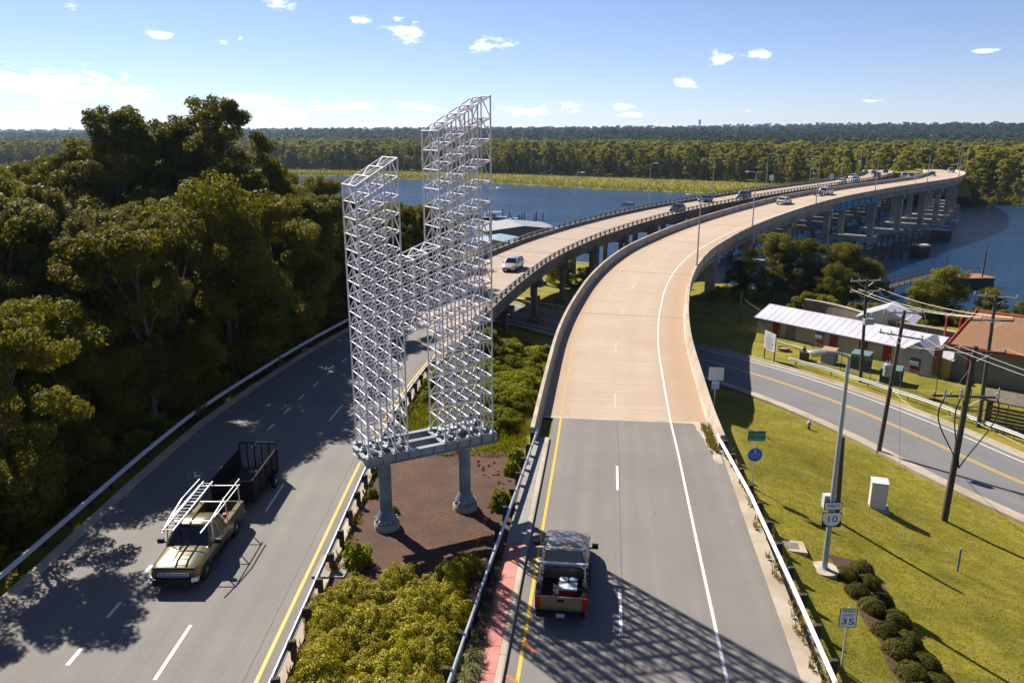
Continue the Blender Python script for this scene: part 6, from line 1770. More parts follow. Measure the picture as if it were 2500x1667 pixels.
# ================================================================== marina on the left bank
M_boatw = mat('white_gelcoat', (.74, .75, .77), .25, spec=.5); M_boatnavy = mat('navy_canvas', (.02, .03, .08), .7); M_boatmar = mat('maroon_hull', (.16, .02, .03), .35)
def boat(label, loc, rz, L=7.0, W=2.4, cabin=True, stripe=None, name='motor_boat'):
    t = thing(name, label, 'boat', loc, rz)
    st = []
    for f, w, zk in ((0, .82, -.25), (.25, .95, -.3), (.55, 1.0, -.3), (.8, .72, -.2), (.94, .34, .05), (1.0, .03, .5)):
        x = -L / 2 + L * f; hw_ = W / 2 * w; zs = .75 + .35 * f * f
        st.append([(x, -hw_, zs), (x, -hw_ * .92, .15), (x, 0, zk), (x, hw_ * .92, .15), (x, hw_, zs)])
    loft(st, M_boatw if not stripe else stripe, 'hull', t, 30)
    mb = MB(); mb.prism([(-L / 2 + .1, -W * .40), (L * .2, -W * .45), (L * .44, -W * .12), (L * .44, W * .12), (L * .2, W * .45), (-L / 2 + .1, W * .40)], .55, .72); mb.build('deck', M_boatw, t, org=(0, 0, 0))
    if cabin:
        mb = MB(); mb.prism([(-L * .15, -W * .32), (L * .2, -W * .28), (L * .27, 0), (L * .2, W * .28), (-L * .15, W * .32)], .72, 1.75); mb.build('cabin', M_boatw, t, org=(0, 0, 0))
        mb = MB(); mb.prism([(-L * .12, -W * .325), (L * .19, -W * .285), (L * .275, 0), (L * .19, W * .285), (-L * .12, W * .325)], 1.15, 1.55); mb.build('cabin_window', M_glass, t, org=(0, 0, 0))
        mb = MB(); mb.prism([(-L * .32, -W * .36), (L * .14, -W * .32), (L * .14, W * .32), (-L * .32, W * .36)], 2.25, 2.33); mb.build('hardtop', M_boatnavy if stripe else M_boatw, t, org=(0, 0, 0))
        for x, y in ((-L * .3, W * .33), (-L * .3, -W * .33), (L * .1, W * .28), (L * .1, -W * .28)): MB().tube((x, y, .7), (x, y, 2.27), .03, 6).build('stanchion', M_galv, t, org=(0, 0, 0))
    else:
        MB().box((0, .2, 1.0), (.5, .6, .7)).build('console', M_boatw, t, org=(0, 0, 0)); MB().box((-L / 2 - .1, 0, .6), (.35, .35, .9)).build('outboard_motor', M_black, t, org=(0, 0, 0)); MB().bar((.25, -.1, 1.3), (.35, .5, 1.6), .02, .4).build('windscreen', M_glass, t, org=(0, 0, 0))
        MB().box((-.9, 0, .85), (.5, 1.2, .4)).build('seat', M_boatw, t, org=(0, 0, 0))
    return t
q = px(1441, 470, -8); boat('small white open motor boat crossing the river alone', (q.x, q.y, -8), R(172), 4.6, 1.7, False)
for k, (x, y, L_, lab, st_) in enumerate(((1130, 503, 9.5, 'white cabin cruiser with a tall frame moored at the marina', None), (1092, 505, 11, 'long maroon hulled cruiser moored at the marina', M_boatmar), (1060, 500, 8, 'white cabin boat moored behind the lattice sculpture', None), (1010, 508, 7, 'white runabout at the marina dock beside the trees', None), (968, 548, 6, 'white boat on the bank beneath the marina trees', None), (1175, 508, 7.5, 'low white launch moored by the mooring piles', None))):
    q = px(x, y, -8); boat(lab, (q.x, q.y, -8), R(170 + 14 * k), L_, L_ * .3, k != 3 and k != 5, st_)
pm_ = MB().cyl((0, 0), .16, -2, 2.6, 8).mesh('mooring_pile', M_boatnavy)
for k, (x, y) in enumerate(((1192, 512), (1198, 511), (1204, 508), (1228, 511), (1232, 506), (1247, 509), (1170, 505), (1155, 500), (1100, 498), (1040, 500))):
    q = px(x, y, -8); link('mooring_pile', pm_, None, loc=(q.x, q.y, -8), label='dark mooring pile standing in the marina water', cat='pile', group='marina mooring piles')
q0, q1 = px(960, 512, -7.4), px(1190, 514, -7.4)
t = thing('marina_dock', 'low timber dock with finger piers along the marina', 'dock', (q0.x, q0.y, -8))
MB().bar(q0, q1, 2.0, .2).build('dock_deck', M_plank, t)
for f in (.15, .35, .55, .75): v = q0.lerp(q1, f); MB().bar(v + Vector((0, .9, 0)), v + Vector((0, 9, 0)), .9, .16).build('finger_pier', M_plank, t)
# marina sheds
def simple_shed(label, c, rz, L_, Wd, zb, ze, zr, wm, rm, name='marina_shed', ribs=None):
    F_, _, _ = bl_frame((c[0], c[1]), (math.cos(rz), math.sin(rz)))
    b = thing(name, label, 'building', (c[0], c[1], zb)); gable(b, F_, 0, L_, 0, Wd, zb - .4, ze, zr, wm, rm, .3, False, ribs); return b, F_
M_shedwall = mat('shed_grey_cladding', (.21, .20, .185), .7, (.25, .24, .22), 1, stretch=(3, 3, .2))
M_tingrey = mat('grey_metal_roof', (.34, .34, .36), .6, (.42, .42, .44), .8)
M_blueroof = mat('pale_blue_metal_roof', (.42, .58, .70), .4, (.52, .68, .78), 1.2)
e0 = px(1160, 527, -3.0); e1 = px(1272, 548, -3.0)
simple_shed('wide grey boat shed with white roof beside the older bridge', (-6.0, 181.0), R(14), 18, 15, -6.9, -4.0, -3.0, M_shedwall, M_tingrey, ribs=2.0)
simple_shed('low building with pale blue ribbed roof beneath the boat shed', (-7.5, 158.5), R(-8), 7.5, 9.5, -6.4, -3.5, -2.9, M_creamg, M_blueroof, ribs=.7)
bb, F_ = simple_shed('open sided boat house with brown roof behind the sculpture', (-40, 212), R(-6), 18, 9, -8.2, -3.6, -1.8, M_dkshade, M_shingle)  # walls are solid; the shade of the open sides is in their colour
# communication masts on the skyline
def lattice_mast(label, xd, yb, yt, dist):
    b_ = pxy(xd, yb, dist); tp = pxy(xd, yt, dist)
    t = thing('radio_mast', label, 'mast', (b_.x, b_.y, b_.z - 25))
    h = tp.z - b_.z + 25
    r = dist * .00028
    for a in (90, 210, 330):
        MB().tube((r * 5 * math.cos(R(a)), r * 5 * math.sin(R(a)), 0), (r * 2.5 * math.cos(R(a)), r * 2.5 * math.sin(R(a)), h), r, 5).build('leg', M_lamp, t, org=(0, 0, 0))
    for f in (.9, .97): MB().lathe([(r * 7, h * f - 1), (r * 7, h * f + 1)], n=8).build('antenna_ring', M_lamp, t, org=(0, 0, 0))
    for k in range(12): MB().tube((r * 4 * (-1) ** k, 0, h * k / 12), (r * 4 * (-1) ** (k + 1), 0, h * (k + 1) / 12), r * .6, 4).build('brace', M_lamp, t, org=(0, 0, 0))
lattice_mast('slim communication mast rising from the wooded skyline', 1605, 318, 275, 1500)
lattice_mast('faint pylon on the far ridge above the left woods', 162, 306, 293, 3000)

# ================================================================== vegetation
LEAFK = 1.0
def leafmat(name, a, b_, c, transl=.42, rough=.55, spec=.08, nscale=.5):
    if name in MATS: return MATS[name]
    a, b_, c = [tuple(q * LEAFK / ALB for q in k_) for k_ in (a, b_, c)]
    m = mat(name, a, rough, b_, nscale, 3.0, (.30, .70), spec=spec)
    t = m.node_tree; N = t.nodes; L = t.links
    b = N['Principled BSDF']
    src = b.inputs['Base Color'].links[0].from_socket
    oi = N.new('ShaderNodeObjectInfo')
    mr = N.new('ShaderNodeMapRange'); mr.inputs[3].default_value = 0.0; mr.inputs[4].default_value = .85; L.new(oi.outputs['Random'], mr.inputs[0])
    mx = N.new('ShaderNodeMix'); mx.data_type = 'RGBA'; L.new(mr.outputs[0], mx.inputs['Factor']); L.new(src, mx.inputs['A']); mx.inputs['B'].default_value = (*_a(c), 1)
    hs = N.new('ShaderNodeHueSaturation')
    m3 = N.new('ShaderNodeMath'); m3.operation = 'FRACT'; m4 = N.new('ShaderNodeMath'); m4.operation = 'MULTIPLY'; m4.inputs[1].default_value = 7.31
    L.new(oi.outputs['Random'], m4.inputs[0]); L.new(m4.outputs[0], m3.inputs[0])
    mv = N.new('ShaderNodeMapRange'); mv.inputs[3].default_value = .72; mv.inputs[4].default_value = 1.25; L.new(m3.outputs[0], mv.inputs[0]); L.new(mv.outputs[0], hs.inputs['Value'])
    L.new(mx.outputs['Result'], hs.inputs['Color'])
    col = hs.outputs['Color']
    L.new(col, b.inputs['Base Color'])
    tr = N.new('ShaderNodeBsdfTranslucent')
    h2 = N.new('ShaderNodeHueSaturation'); h2.inputs['Hue'].default_value = .485; h2.inputs['Saturation'].default_value = 1.1; h2.inputs['Value'].default_value = 1.5; L.new(col, h2.inputs['Color']); L.new(h2.outputs['Color'], tr.inputs['Color'])
    ms = N.new('ShaderNodeMixShader'); ms.inputs[0].default_value = transl
    L.new(b.outputs[0], ms.inputs[1]); L.new(tr.outputs[0], ms.inputs[2]); L.new(ms.outputs[0], N['Material Output'].inputs['Surface'])
    return m
ML_big = leafmat('leaf_broad', (.062, .066, .006), (.112, .110, .011), (.086, .090, .009))
ML_mid = leafmat('leaf_mixed', (.070, .072, .008), (.130, .124, .014), (.098, .090, .012))
ML_pale = leafmat('leaf_grey_green', (.092, .092, .024), (.140, .134, .036), (.108, .108, .024))
ML_bright = leafmat('leaf_bright', (.110, .125, .010), (.175, .180, .016), (.145, .150, .014))
ML_vine = leafmat('leaf_vine', (.110, .128, .009), (.205, .210, .016), (.155, .165, .012))
ML_swamp = leafmat('leaf_swamp', (.165, .170, .018), (.285, .268, .032), (.220, .198, .026), .3)
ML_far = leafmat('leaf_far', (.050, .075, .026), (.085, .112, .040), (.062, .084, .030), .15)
ML_gold = leafmat('leaf_golden', (.175, .175, .008), (.275, .250, .010), (.23, .205, .010), .3, nscale=3)
M_flower = mat('yellow_flowers', (.62, .47, .012), .6, (.75, .60, .02), 9)
ML_box = leafmat('leaf_boxwood', (.050, .055, .010), (.105, .095, .016), (.075, .070, .012), .2, nscale=3)
ML_grassy = leafmat('leaf_fountain_grass', (.24, .25, .09), (.36, .36, .16), (.28, .27, .10), .3, nscale=3)
ML_purple = leafmat('leaf_dark_grass', (.035, .028, .024), (.085, .070, .055), (.05, .04, .03), .15, nscale=3)
M_bark = mat('bark', (.10, .08, .06), .9, (.19, .16, .13), 3, bump=.6, stretch=(1, 1, .2), bscale=10)
M_barkpale = mat('pale_bark', (.22, .20, .17), .9, (.34, .31, .27), 3, bump=.4, stretch=(1, 1, .2))

def quads_mesh(name, V, mats, mi=None):
    """V: (n,4,3) array of leaf-shaped quads"""
    n = len(V); me = bpy.data.meshes.new(name)
    me.vertices.add(4 * n); me.vertices.foreach_set('co', V.reshape(-1).astype(np.float32))
    me.loops.add(4 * n); me.loops.foreach_set('vertex_index', np.arange(4 * n, dtype=np.int32))
    me.polygons.add(n); me.polygons.foreach_set('loop_start', np.arange(0, 4 * n, 4, dtype=np.int32))
    for m_ in mats: me.materials.append(m_)
    if mi is not None: me.polygons.foreach_set('material_index', mi.astype(np.int32))
    me.update(calc_edges=True); me.validate()
    return me
def leaves(rs, centers, radii, per, size, flat=.75, up=.35, asp=.55):
    out = []
    for c, r in zip(centers, radii):
        n = max(4, int(per * (r / np.mean(radii)) ** 2))
        d = rs.normal(size=(n, 3)); d /= np.linalg.norm(d, axis=1)[:, None]
        rad = r * (.35 + .65 * rs.rand(n) ** .55)
        p = c + d * rad[:, None] * np.array([1, 1, flat])
        nr = d * .9 + rs.normal(size=(n, 3)) * .55; nr[:, 2] += up
        nr /= np.linalg.norm(nr, axis=1)[:, None]
        a = np.cross(nr, rs.normal(size=(n, 3))); a /= np.linalg.norm(a, axis=1)[:, None]
        b = np.cross(nr, a)
        s = size * (.6 + .8 * rs.rand(n))[:, None]
        out.append(np.stack([p - a * s * .5, p - b * s * asp * .5 + nr * s * .08, p + a * s * .5, p + b * s * asp * .5 + nr * s * .08], 1))
    return np.concatenate(out)
def crown_centers(rs, n, h0, h1, r, shape='round'):
    if n < 40: return crown_lobes(rs, n, h0, h1, r, shape)
    nl = max(12, n // 6)                        # main boughs, each with its own spray of twigs and a gap to the next
    C, Rr = crown_lobes(rs, nl, h0, h1 - .08 * (h1 - h0), r * .86, shape)
    cs, rr = [], []
    for c in C:
        bl = r * rs.uniform(.22, .36)
        out = np.array([c[0], c[1], .25 * r]); out /= np.linalg.norm(out)
        m = max(4, int(n / nl * rs.uniform(.7, 1.3)))
        for _ in range(m):
            d = rs.normal(size=3) + out * .7; d /= np.linalg.norm(d); d[2] *= .62
            cs.append(c + d * bl * rs.uniform(.5, 1.15)); rr.append(r * rs.uniform(.07, .145) + .22)
    for _ in range(n // 12):                   # a few stray leaders
        a = rs.rand() * 6.283; cs.append(np.array([.3 * r * math.cos(a), .3 * r * math.sin(a), h1 - rs.rand() * .1 * (h1 - h0)])); rr.append(.09 * r + .15)
    cs = np.array(cs); cs[:, 2] = np.maximum(cs[:, 2], .3)
    return cs, np.array(rr)
def crown_lobes(rs, n, h0, h1, r, shape='round'):
    cs, rr = [], []
    while len(cs) < n:
        f = rs.rand() ** .8; z = h0 + (h1 - h0) * f
        if shape == 'round': w = math.sin(math.pi * (.12 + .80 * f)) ** .7
        elif shape == 'cone': w = (1 - f) ** .7 + .12
        elif shape == 'vase': w = .45 + .75 * f if f < .7 else .98 - 1.5 * (f - .7)
        else: w = 1.0 if f < .6 else 1.0 - (f - .6) * 1.2
        a = rs.rand() * 2 * math.pi; q = r * w * rs.rand() ** .38 * (.82 + .3 * math.sin(3 * a + 5 * f))
        cs.append((q * math.cos(a), q * math.sin(a), z)); rr.append(rs.uniform(.11, .20) * r + .25)
    return np.array(cs), np.array(rr)
def tree_meshes(name, seed, h, r, n, per, size, leaf_m, h0=.28, shape='round', trunk_r=.22, bark=None, limbs=9, dense=False):
    rs = np.random.RandomState(seed)
    cs, rr = (crown_lobes if dense else crown_centers)(rs, n, h * h0, h - .5, r, shape)
    crown = quads_mesh(name + '_crown', leaves(rs, cs, rr, per, size), [leaf_m])
    mb = MB()
    pts = [(0, 0, -.4)]
    for k in range(1, 6): pts.append((rs.normal() * .05 * h * .2 * k / 5 * 2, rs.normal() * .05 * h * .2 * k / 5 * 2, h * .8 * k / 5))
    mb.line(pts, trunk_r, 8, trunk_r * .3)
    for k in rs.choice(len(cs), min(limbs, len(cs)), replace=False):
        c = cs[k]; z0 = max(h * .15, c[2] * rs.uniform(.45, .75)); j = min(4, int(z0 / (h * .8) * 5)); f = z0 / (h * .8) * 5 - j
        a = Vector(pts[j]).lerp(Vector(pts[j + 1]), min(1, f)); m_ = a.lerp(Vector(c), .5) + Vector((0, 0, .06 * h))
        mb.line([a, m_, Vector(c)], trunk_r * .4, 6, trunk_r * .1)
    return mb.mesh(name + '_trunk', bark or M_bark, smooth=40), crown
def make_proto(name, **kw):
    tm, cm = tree_meshes(name, **kw)
    return (tm, cm)
def plant(proto, name, label, cat, loc, sc=1.0, rz=0.0, group=None, parts=('trunk', 'crown')):
    t = thing(name, label, cat, loc, rz, group)
    t.scale = sc if hasattr(sc, '__len__') else (sc, sc, sc)
    for nm, me in zip(parts, proto): link(nm, me, t)
    return t
rs0 = random.Random(11)
BIG = [make_proto('big_tree', seed=s, h=25.5, r=6.8, n=300, per=230, size=.31, leaf_m=ML_big, h0=.22, shape=sh, trunk_r=.42, limbs=14) for s, sh in ((1, 'round'), (2, 'vase'), (3, 'round'))]
MID = [make_proto('wood_tree', seed=s, h=12, r=4.4, n=200, per=260, size=.20, leaf_m=lm, h0=.12, shape=sh, trunk_r=.2, limbs=10) for s, lm, sh in ((11, ML_mid, 'round'), (12, ML_pale, 'round'), (13, ML_mid, 'vase'), (14, ML_big, 'round'), (15, ML_pale, 'vase'))]
DEN = [make_proto('dense_tree', seed=s, h=12, r=4.6, n=120, per=250, size=.23, leaf_m=lm, h0=.05, shape='round', trunk_r=.2, limbs=8, dense=True) for s, lm in ((81, ML_mid), (82, ML_big), (83, ML_pale))]
MID[3] = DEN[1]
SHR = [make_proto('thicket', seed=s, h=3.2, r=2.1, n=34, per=150, size=.24, leaf_m=lm, h0=.05, shape='dome', trunk_r=.06, limbs=5) for s, lm in ((21, ML_mid), (22, ML_vine), (23, ML_vine))]

# ---- woods left of the road
def rail_x(y): return float(ip(y, PL.P[:, 1], PL.P[:, 0])) + float(ip(y, [0, 46, 58, 68, 78, 100], [-11.25, -11.25, -10.6, -9.9, -8.9, -8.2])) - .95
G_w = 'trees of the dense woods beside the left road'
spots = []
rs = np.random.RandomState(7)
def try_spot(x, y, dmin):
    for (a, b_, d) in spots:
        if (a - x) ** 2 + (b_ - y) ** 2 < (max(d, dmin) * .5 + dmin * .5) ** 2: return False
    spots.append((x, y, dmin)); return True
big_spots = [(-44.0, 88, 1.00, 0), (-38.5, 91, .93, 2), (-33.0, 89, 1.02, 1), (-49.5, 93, .86, 2), (-29.0, 92, .74, 0), (-41, 100, .90, 1)]
for (x, y, sc, k) in big_spots:
    spots.append((x, y, 7.0))
    plant(BIG[k], 'broadleaf_tree', 'tall dark broadleaf tree towering above the woods against the sky', 'tree', (x, y, g(x, y) - .2), (sc, sc, sc * (1.0 if k else .98)), rs0.uniform(0, 6), 'tallest trees of the left woods')
for (x, y, sc, k) in ((-57, 92, .60, 0), (-63, 88, .66, 2), (-69, 94, .70, 1), (-75, 90, .68, 0), (-54, 100, .66, 2), (-80, 99, .74, 2)):
    spots.append((x, y, 6.0))
    plant(BIG[k], 'broadleaf_tree', 'broad green tree closing the view at the back of the left woods', 'tree', (x, y, g(x, y) - .2), (sc * 1.1, sc * 1.1, sc), rs0.uniform(0, 6), 'back row of the left woods')
labs = ['dark green broadleaf tree in the dense woods by the left road', 'pale grey-green feathery tree in the woods by the left road', 'dark spreading tree in the dense woods by the left road', 'deep green rounded tree in the woods by the left road', 'pale upright feathery tree in the woods by the left road']
tries = 0; nw = 0
while tries < 9000 and nw < 190:
    tries += 1
    y = rs.uniform(16, 128); xr = rail_x(y)
    x = xr - 2.2 - rs.rand() ** 1.5 * 62
    if x < -1.05 * (y + 18): continue
    dr = xr - x
    if y > 100 and x > -26: continue
    if not try_spot(x, y, 4.2 if dr < 14 else 5.4): continue
    top = 10.6 + 1.6 * math.sin(x * .21) + 1.2 * math.cos(y * .17)
    if dr < 5.5: top = rs.uniform(5.0, 8.5)
    if dr < 8 and 26 < y < 46: top = rs.uniform(8.5, 11.5)
    if y > 42 and dr < 12: top = rs.uniform(12.0, 15.5)
    if y > 74: top = rs.uniform(10.5, 13.0) if x < -30 else rs.uniform(8.5, 11.0)
    if x < -50 and y > 60: top = rs.uniform(12.5, 16.0)
    k = int(rs.choice(5, p=[.28, .2, .24, .16, .12])) if y < 70 else int(rs.choice([0, 2, 3]))
    gz = g(x, y); hh = top - gz; sc = hh / 12.0
    w = min(1.25, max(.62, sc * rs.uniform(.85, 1.1)))
    plant(MID[k], 'woodland_tree', labs[k], 'tree', (x, y, gz - .2), (w, w, sc), rs.uniform(0, 6.28), G_w + ' (kind %d)' % (k + 1)); nw += 1
# undergrowth along the rail
n_u = 0
for y in np.arange(15, 96, 1.55):
    xr = rail_x(y)
    for dx in (1.6, 3.6):
        x = xr - dx - rs.rand() * .9; sc = rs.uniform(.55, .95) * (1.15 if dx > 3 else .72)
        plant(SHR[int(rs.choice([0, 0, 1]))], 'undergrowth_shrub', 'leafy undergrowth shrub in the shade behind the long guardrail', 'shrub', (x, y + rs.rand(), g(x, y) - .1), sc, rs.uniform(0, 6.28), 'undergrowth along the dark woods'); n_u += 1
# trees by the marina and behind the sculpture
for (x, y, h, k, lab) in ((-20.5, 103, 14.6, 3, 'bright topped tree at the edge of the woods by the river'), (-17.2, 112, 10.8, 3, 'rounded tree behind the left leg of the sculpture'), (-12.8, 124, 9.5, 0, 'leafy tree near the marina buildings'), (-16.5, 128, 8.6, 3, 'low leafy tree beside the marina yard'), (-10.5, 112, 7.0, 0, 'small tree below the older bridge rail'), (-29, 118, 9.0, 3, 'broad tree between the woods and the river'), (-36, 122, 9.5, 2, 'dark tree where the woods meet the river')):
    sc = h / 12; plant(MID[k], 'riverside_tree', lab, 'tree', (x, y, g(x, y) - .2), (sc * .95, sc * .95, sc), rs.uniform(0, 6), None)

# ---- vines and thicket on the slope between the two bridges
k = 0
for y in np.arange(45.5, 79, 1.25):
    xa = float(ip(y, PL.P[:, 1], PL.P[:, 0])) + 2.4; xb = float(ip(y, PR.P[:, 1], PR.P[:, 0])) - 7.2
    for x in np.arange(xa, xb, 1.9):
        if y < 51 and x < -2.5 + (y - 45) * .2: continue
        xx, yy = x + rs.uniform(-.5, .5), y + rs.uniform(-.5, .5); sc = rs.uniform(.38, .72)
        plant(SHR[int(rs.choice([1, 2]))], 'vine_shrub', 'vine covered shrub on the slope between the two bridges', 'shrub', (xx, yy, g(xx, yy) - .25), (sc, sc, sc * rs.uniform(.7, 1.1)), rs.uniform(0, 6.28), 'vine thicket between the bridges')
# ---- trees by the river on the right
RT = [(39.6, 115.5, 10.2, 0, ML_mid, 'leafy tree with a bright pointed top beside the newer bridge'), (43.8, 114.0, 9.6, 3, None, 'dark rounded tree among the riverside group by the newer bridge'), (48.2, 111.5, 9.4, 0, None, 'full leafy tree in the riverside group by the newer bridge'), (52.4, 112.0, 7.2, 2, None, 'lighter tree at the river edge of the group by the newer bridge'),
      (35.0, 117.5, 5.6, 3, None, 'dark low tree in the shade of the newer bridge'), (45.5, 107.5, 6.6, 3, None, 'dark tree hanging over the flood wall')]
for x, y, h, k, _, lab in RT:
    sc = h / 12; plant(DEN[k % 2] if k != 2 else DEN[2], 'riverside_tree', lab, 'tree', (x, y, g(x, y) - .2), (sc * 1.12, sc * 1.12, sc), rs.uniform(0, 6))
YT = [make_proto('willow', seed=s, h=7, r=3.0, n=90, per=190, size=.20, leaf_m=ML_bright, h0=.04, shape='round', trunk_r=.14, limbs=8, dense=True) for s in (31, 32)]
for x, y, h, k, lab in ((58.6, 102.5, 7.6, 0, 'bright yellow-green tree in front of the intake pier'), (55.0, 101.5, 5.6, 1, 'bright green bush tree beside the taller yellow-green tree'), (62.3, 99.0, 5.2, 1, 'green tree above the flood wall by the water'), (65.5, 97.0, 3.8, 0, 'low bright bush behind the flood wall'), (70.0, 97.0, 6.2, 0, 'thin leafed tree at the water beyond the workshop'), (73.5, 93, 5.0, 1, 'bushy tree beyond the brown roof')):
    sc = h / 7; plant(YT[k], 'willow_tree', lab, 'tree', (x, y, g(x, y) - .2), sc, rs.uniform(0, 6))
for x in np.arange(40, 72, 1.7):
    y = float(ip(x, [36, 44, 52, 72], [109, 103.5, 98.5, 88])) + rs.uniform(0, 3); sc = rs.uniform(.6, 1.0)
    plant(SHR[int(rs.choice(3))], 'bank_shrub', 'tangled green shrub on the bank above the flood wall', 'shrub', (x, y, g(x, y) - .2), sc, rs.uniform(0, 6.28), 'shrubs along the flood wall')
for x, y in ((31, 113.5), (33.5, 111), (29, 109), (36, 110)): plant(SHR[2], 'bank_shrub', 'leafy shrub in the shade by the nearest bridge columns', 'shrub', (x, y, g(x, y) - .1), .6, rs.uniform(0, 6), 'shrubs by the bridge columns')
for x, y in ((16, 118), (20, 121), (12, 120), (24, 125), (8, 124), (17, 127), (2, 127)): plant(SHR[1], 'bank_shrub', 'green shrub on the bank beneath the two bridges', 'shrub', (x, y, g(x, y) - .1), rs.uniform(1.0, 1.6), rs.uniform(0, 6), 'shrubs beneath the bridges')

# ---- golden flowering shrubs in the median bed
def bush_mesh(name, seed, r, h, nleaf, size, leaf_m, flower=0, fm=None, lumpy=1.0):
    rs_ = np.random.RandomState(seed)
    n = nleaf; d = rs_.normal(size=(n, 3)); d[:, 2] = np.abs(d[:, 2]) - .12; d /= np.linalg.norm(d, axis=1)[:, None]
    lump = 1 + lumpy * .16 * np.sin(5 * np.arctan2(d[:, 1], d[:, 0]) + seed) * np.cos(4 * d[:, 2] + seed) + lumpy * .10 * np.sin(9 * d[:, 0] + 7 * d[:, 1])
    rad = (.55 + .45 * rs_.rand(n) ** .4) * lump
    p = d * rad[:, None] * np.array([r, r, h])
    p[:, 2] = np.maximum(p[:, 2], .02)
    nr = d + rs_.normal(size=(n, 3)) * .5; nr /= np.linalg.norm(nr, axis=1)[:, None]
    a = np.cross(nr, rs_.normal(size=(n, 3))); a /= np.linalg.norm(a, axis=1)[:, None]; b = np.cross(nr, a)
    s = size * (.6 + .8 * rs_.rand(n))[:, None]
    mi = np.zeros(n, int)
    if flower:
        f = (rs_.rand(n) < flower) & (rad > .86 * lump); mi[f] = 1; s[f] *= .8
    V = np.stack([p - a * s * .5, p - b * s * .3, p + a * s * .5, p + b * s * .3], 1)
    return quads_mesh(name, V, [leaf_m] + ([fm] if fm else []), mi)
stem_me = MB().tube((0, 0, -.1), (0, 0, .35), .05, 6).tube((0, 0, .1), (.2, .1, .45), .03, 5).tube((0, 0, .1), (-.18, .12, .45), .03, 5).mesh('stems', M_bark)
GB = [bush_mesh('golden_foliage', s, .95, .95, 14000, .065, ML_gold, .26, M_flower) for s in (3, 8, 5)]
G_g = 'golden shrubs in the median bed'
gs = []
tries = 0
while tries < 4000 and len(gs) < 80:
    tries += 1
    y = rs.uniform(15, 29.6); xa, xb = xl(y, PL, 1.25) + .45, xl(y, PR, -6.25) - .8
    x = rs.uniform(xa, xb)
    lim = float(ip(x, [-8, -6.5, -4.8, -3.2, -2.0, -1.0], [25.8, 27.3, 28.0, 28.2, 29.5, 29.8]))
    if y > lim: continue
    if any((x - a) ** 2 + (y - b_) ** 2 < .80 ** 2 for a, b_ in gs): continue
    gs.append((x, y))
    sc = rs.uniform(.78, 1.12)
    plant((stem_me, GB[int(rs.choice(3))]), 'golden_shrub', 'rounded golden flowering shrub packed in the median bed', 'shrub', (x, y, g(x, y) + .03), (sc, sc, sc * rs.uniform(.8, 1.15)), rs.uniform(0, 6.28), G_g, ('stems', 'foliage'))
# young shrubs on the open mulch
YB = [bush_mesh('young_foliage', s, .42, .62, 900, .13, ML_vine) for s in (41, 42)]
for x, y, sc, lab in ((822, 1300, 1.5, 'upright young shrub on the mulch beside the left guardrail'), (1150, 1168, 1.35, 'young shrub among orange flags by the right guardrail'), (1175, 1090, 1.1, 'small shrub near the top of the mulch bed by the guardrail'), (1186, 1062, 1.2, 'small shrub at the head of the mulch bed'), (856, 1142, .7, 'tiny seedling shrub by the left sculpture column'), (905, 1180, .6, 'tiny green sprig beside the left column base'), (815, 1335, .6, 'tiny green sprig in the mulch near the golden shrubs'), (1052, 1165, .5, 'tiny green weed between the two columns')):
    p = pxg(x, y); plant((stem_me, YB[x % 2]), 'young_shrub', lab, 'shrub', (p.x, p.y, p.z + .03), (sc, sc, sc * 1.15), rs.uniform(0, 6), None, ('stems', 'foliage'))
# fountain grass and dark grass between guardrail and walk
def grass_clump(name, seed, n, h, spread, m_, w=.02):
    rs_ = np.random.RandomState(seed); V = []
    for i in range(n):
        a = rs_.rand() * 6.283; b0 = np.array([rs_.normal() * .08, rs_.normal() * .08, 0]); out = np.array([math.cos(a), math.sin(a), 0]) * spread * rs_.uniform(.2, 1); hh = h * rs_.uniform(.6, 1)
        m1 = b0 + out * .45 + np.array([0, 0, hh]); e = b0 + out * 1.15 + np.array([0, 0, hh * .62]); s = np.array([-math.sin(a), math.cos(a), 0]) * w
        V.append([b0 - s, b0 + s, m1 + s * .8, m1 - s * .8]); V.append([m1 - s * .8, m1 + s * .8, e + s * .15, e - s * .15])
    return quads_mesh(name, np.array(V), [m_])
FG = [grass_clump('fountain_blades', s, 260, .62, .55, ML_grassy) for s in (1, 2)]; DG = [grass_clump('dark_blades', s, 420, .6, .5, ML_purple, .016) for s in (3, 4)]
crown_me = MB().lathe([(.14, -.1), (.16, .03), (.05, .06)], n=8).mesh('root_crown', M_mulch)
for i, y in enumerate(np.arange(16.5, 30.5, .62)):
    x0 = xl(y, PR, -5.95) + rs.uniform(-.12, .12); lo = y < 23.6
    plant((crown_me, (FG if lo else DG)[i % 2]), 'ornamental_grass', 'pale green fountain grass clump beside the pink walk' if lo else 'dark dry grass clump beside the pink walk', 'grass clump', (x0, y, g(x0, y) + .04), rs.uniform(.75, 1.1), rs.uniform(0, 6.28), 'pale grass clumps by the walk' if lo else 'dark grass clumps by the walk', ('root_crown', 'blades'))
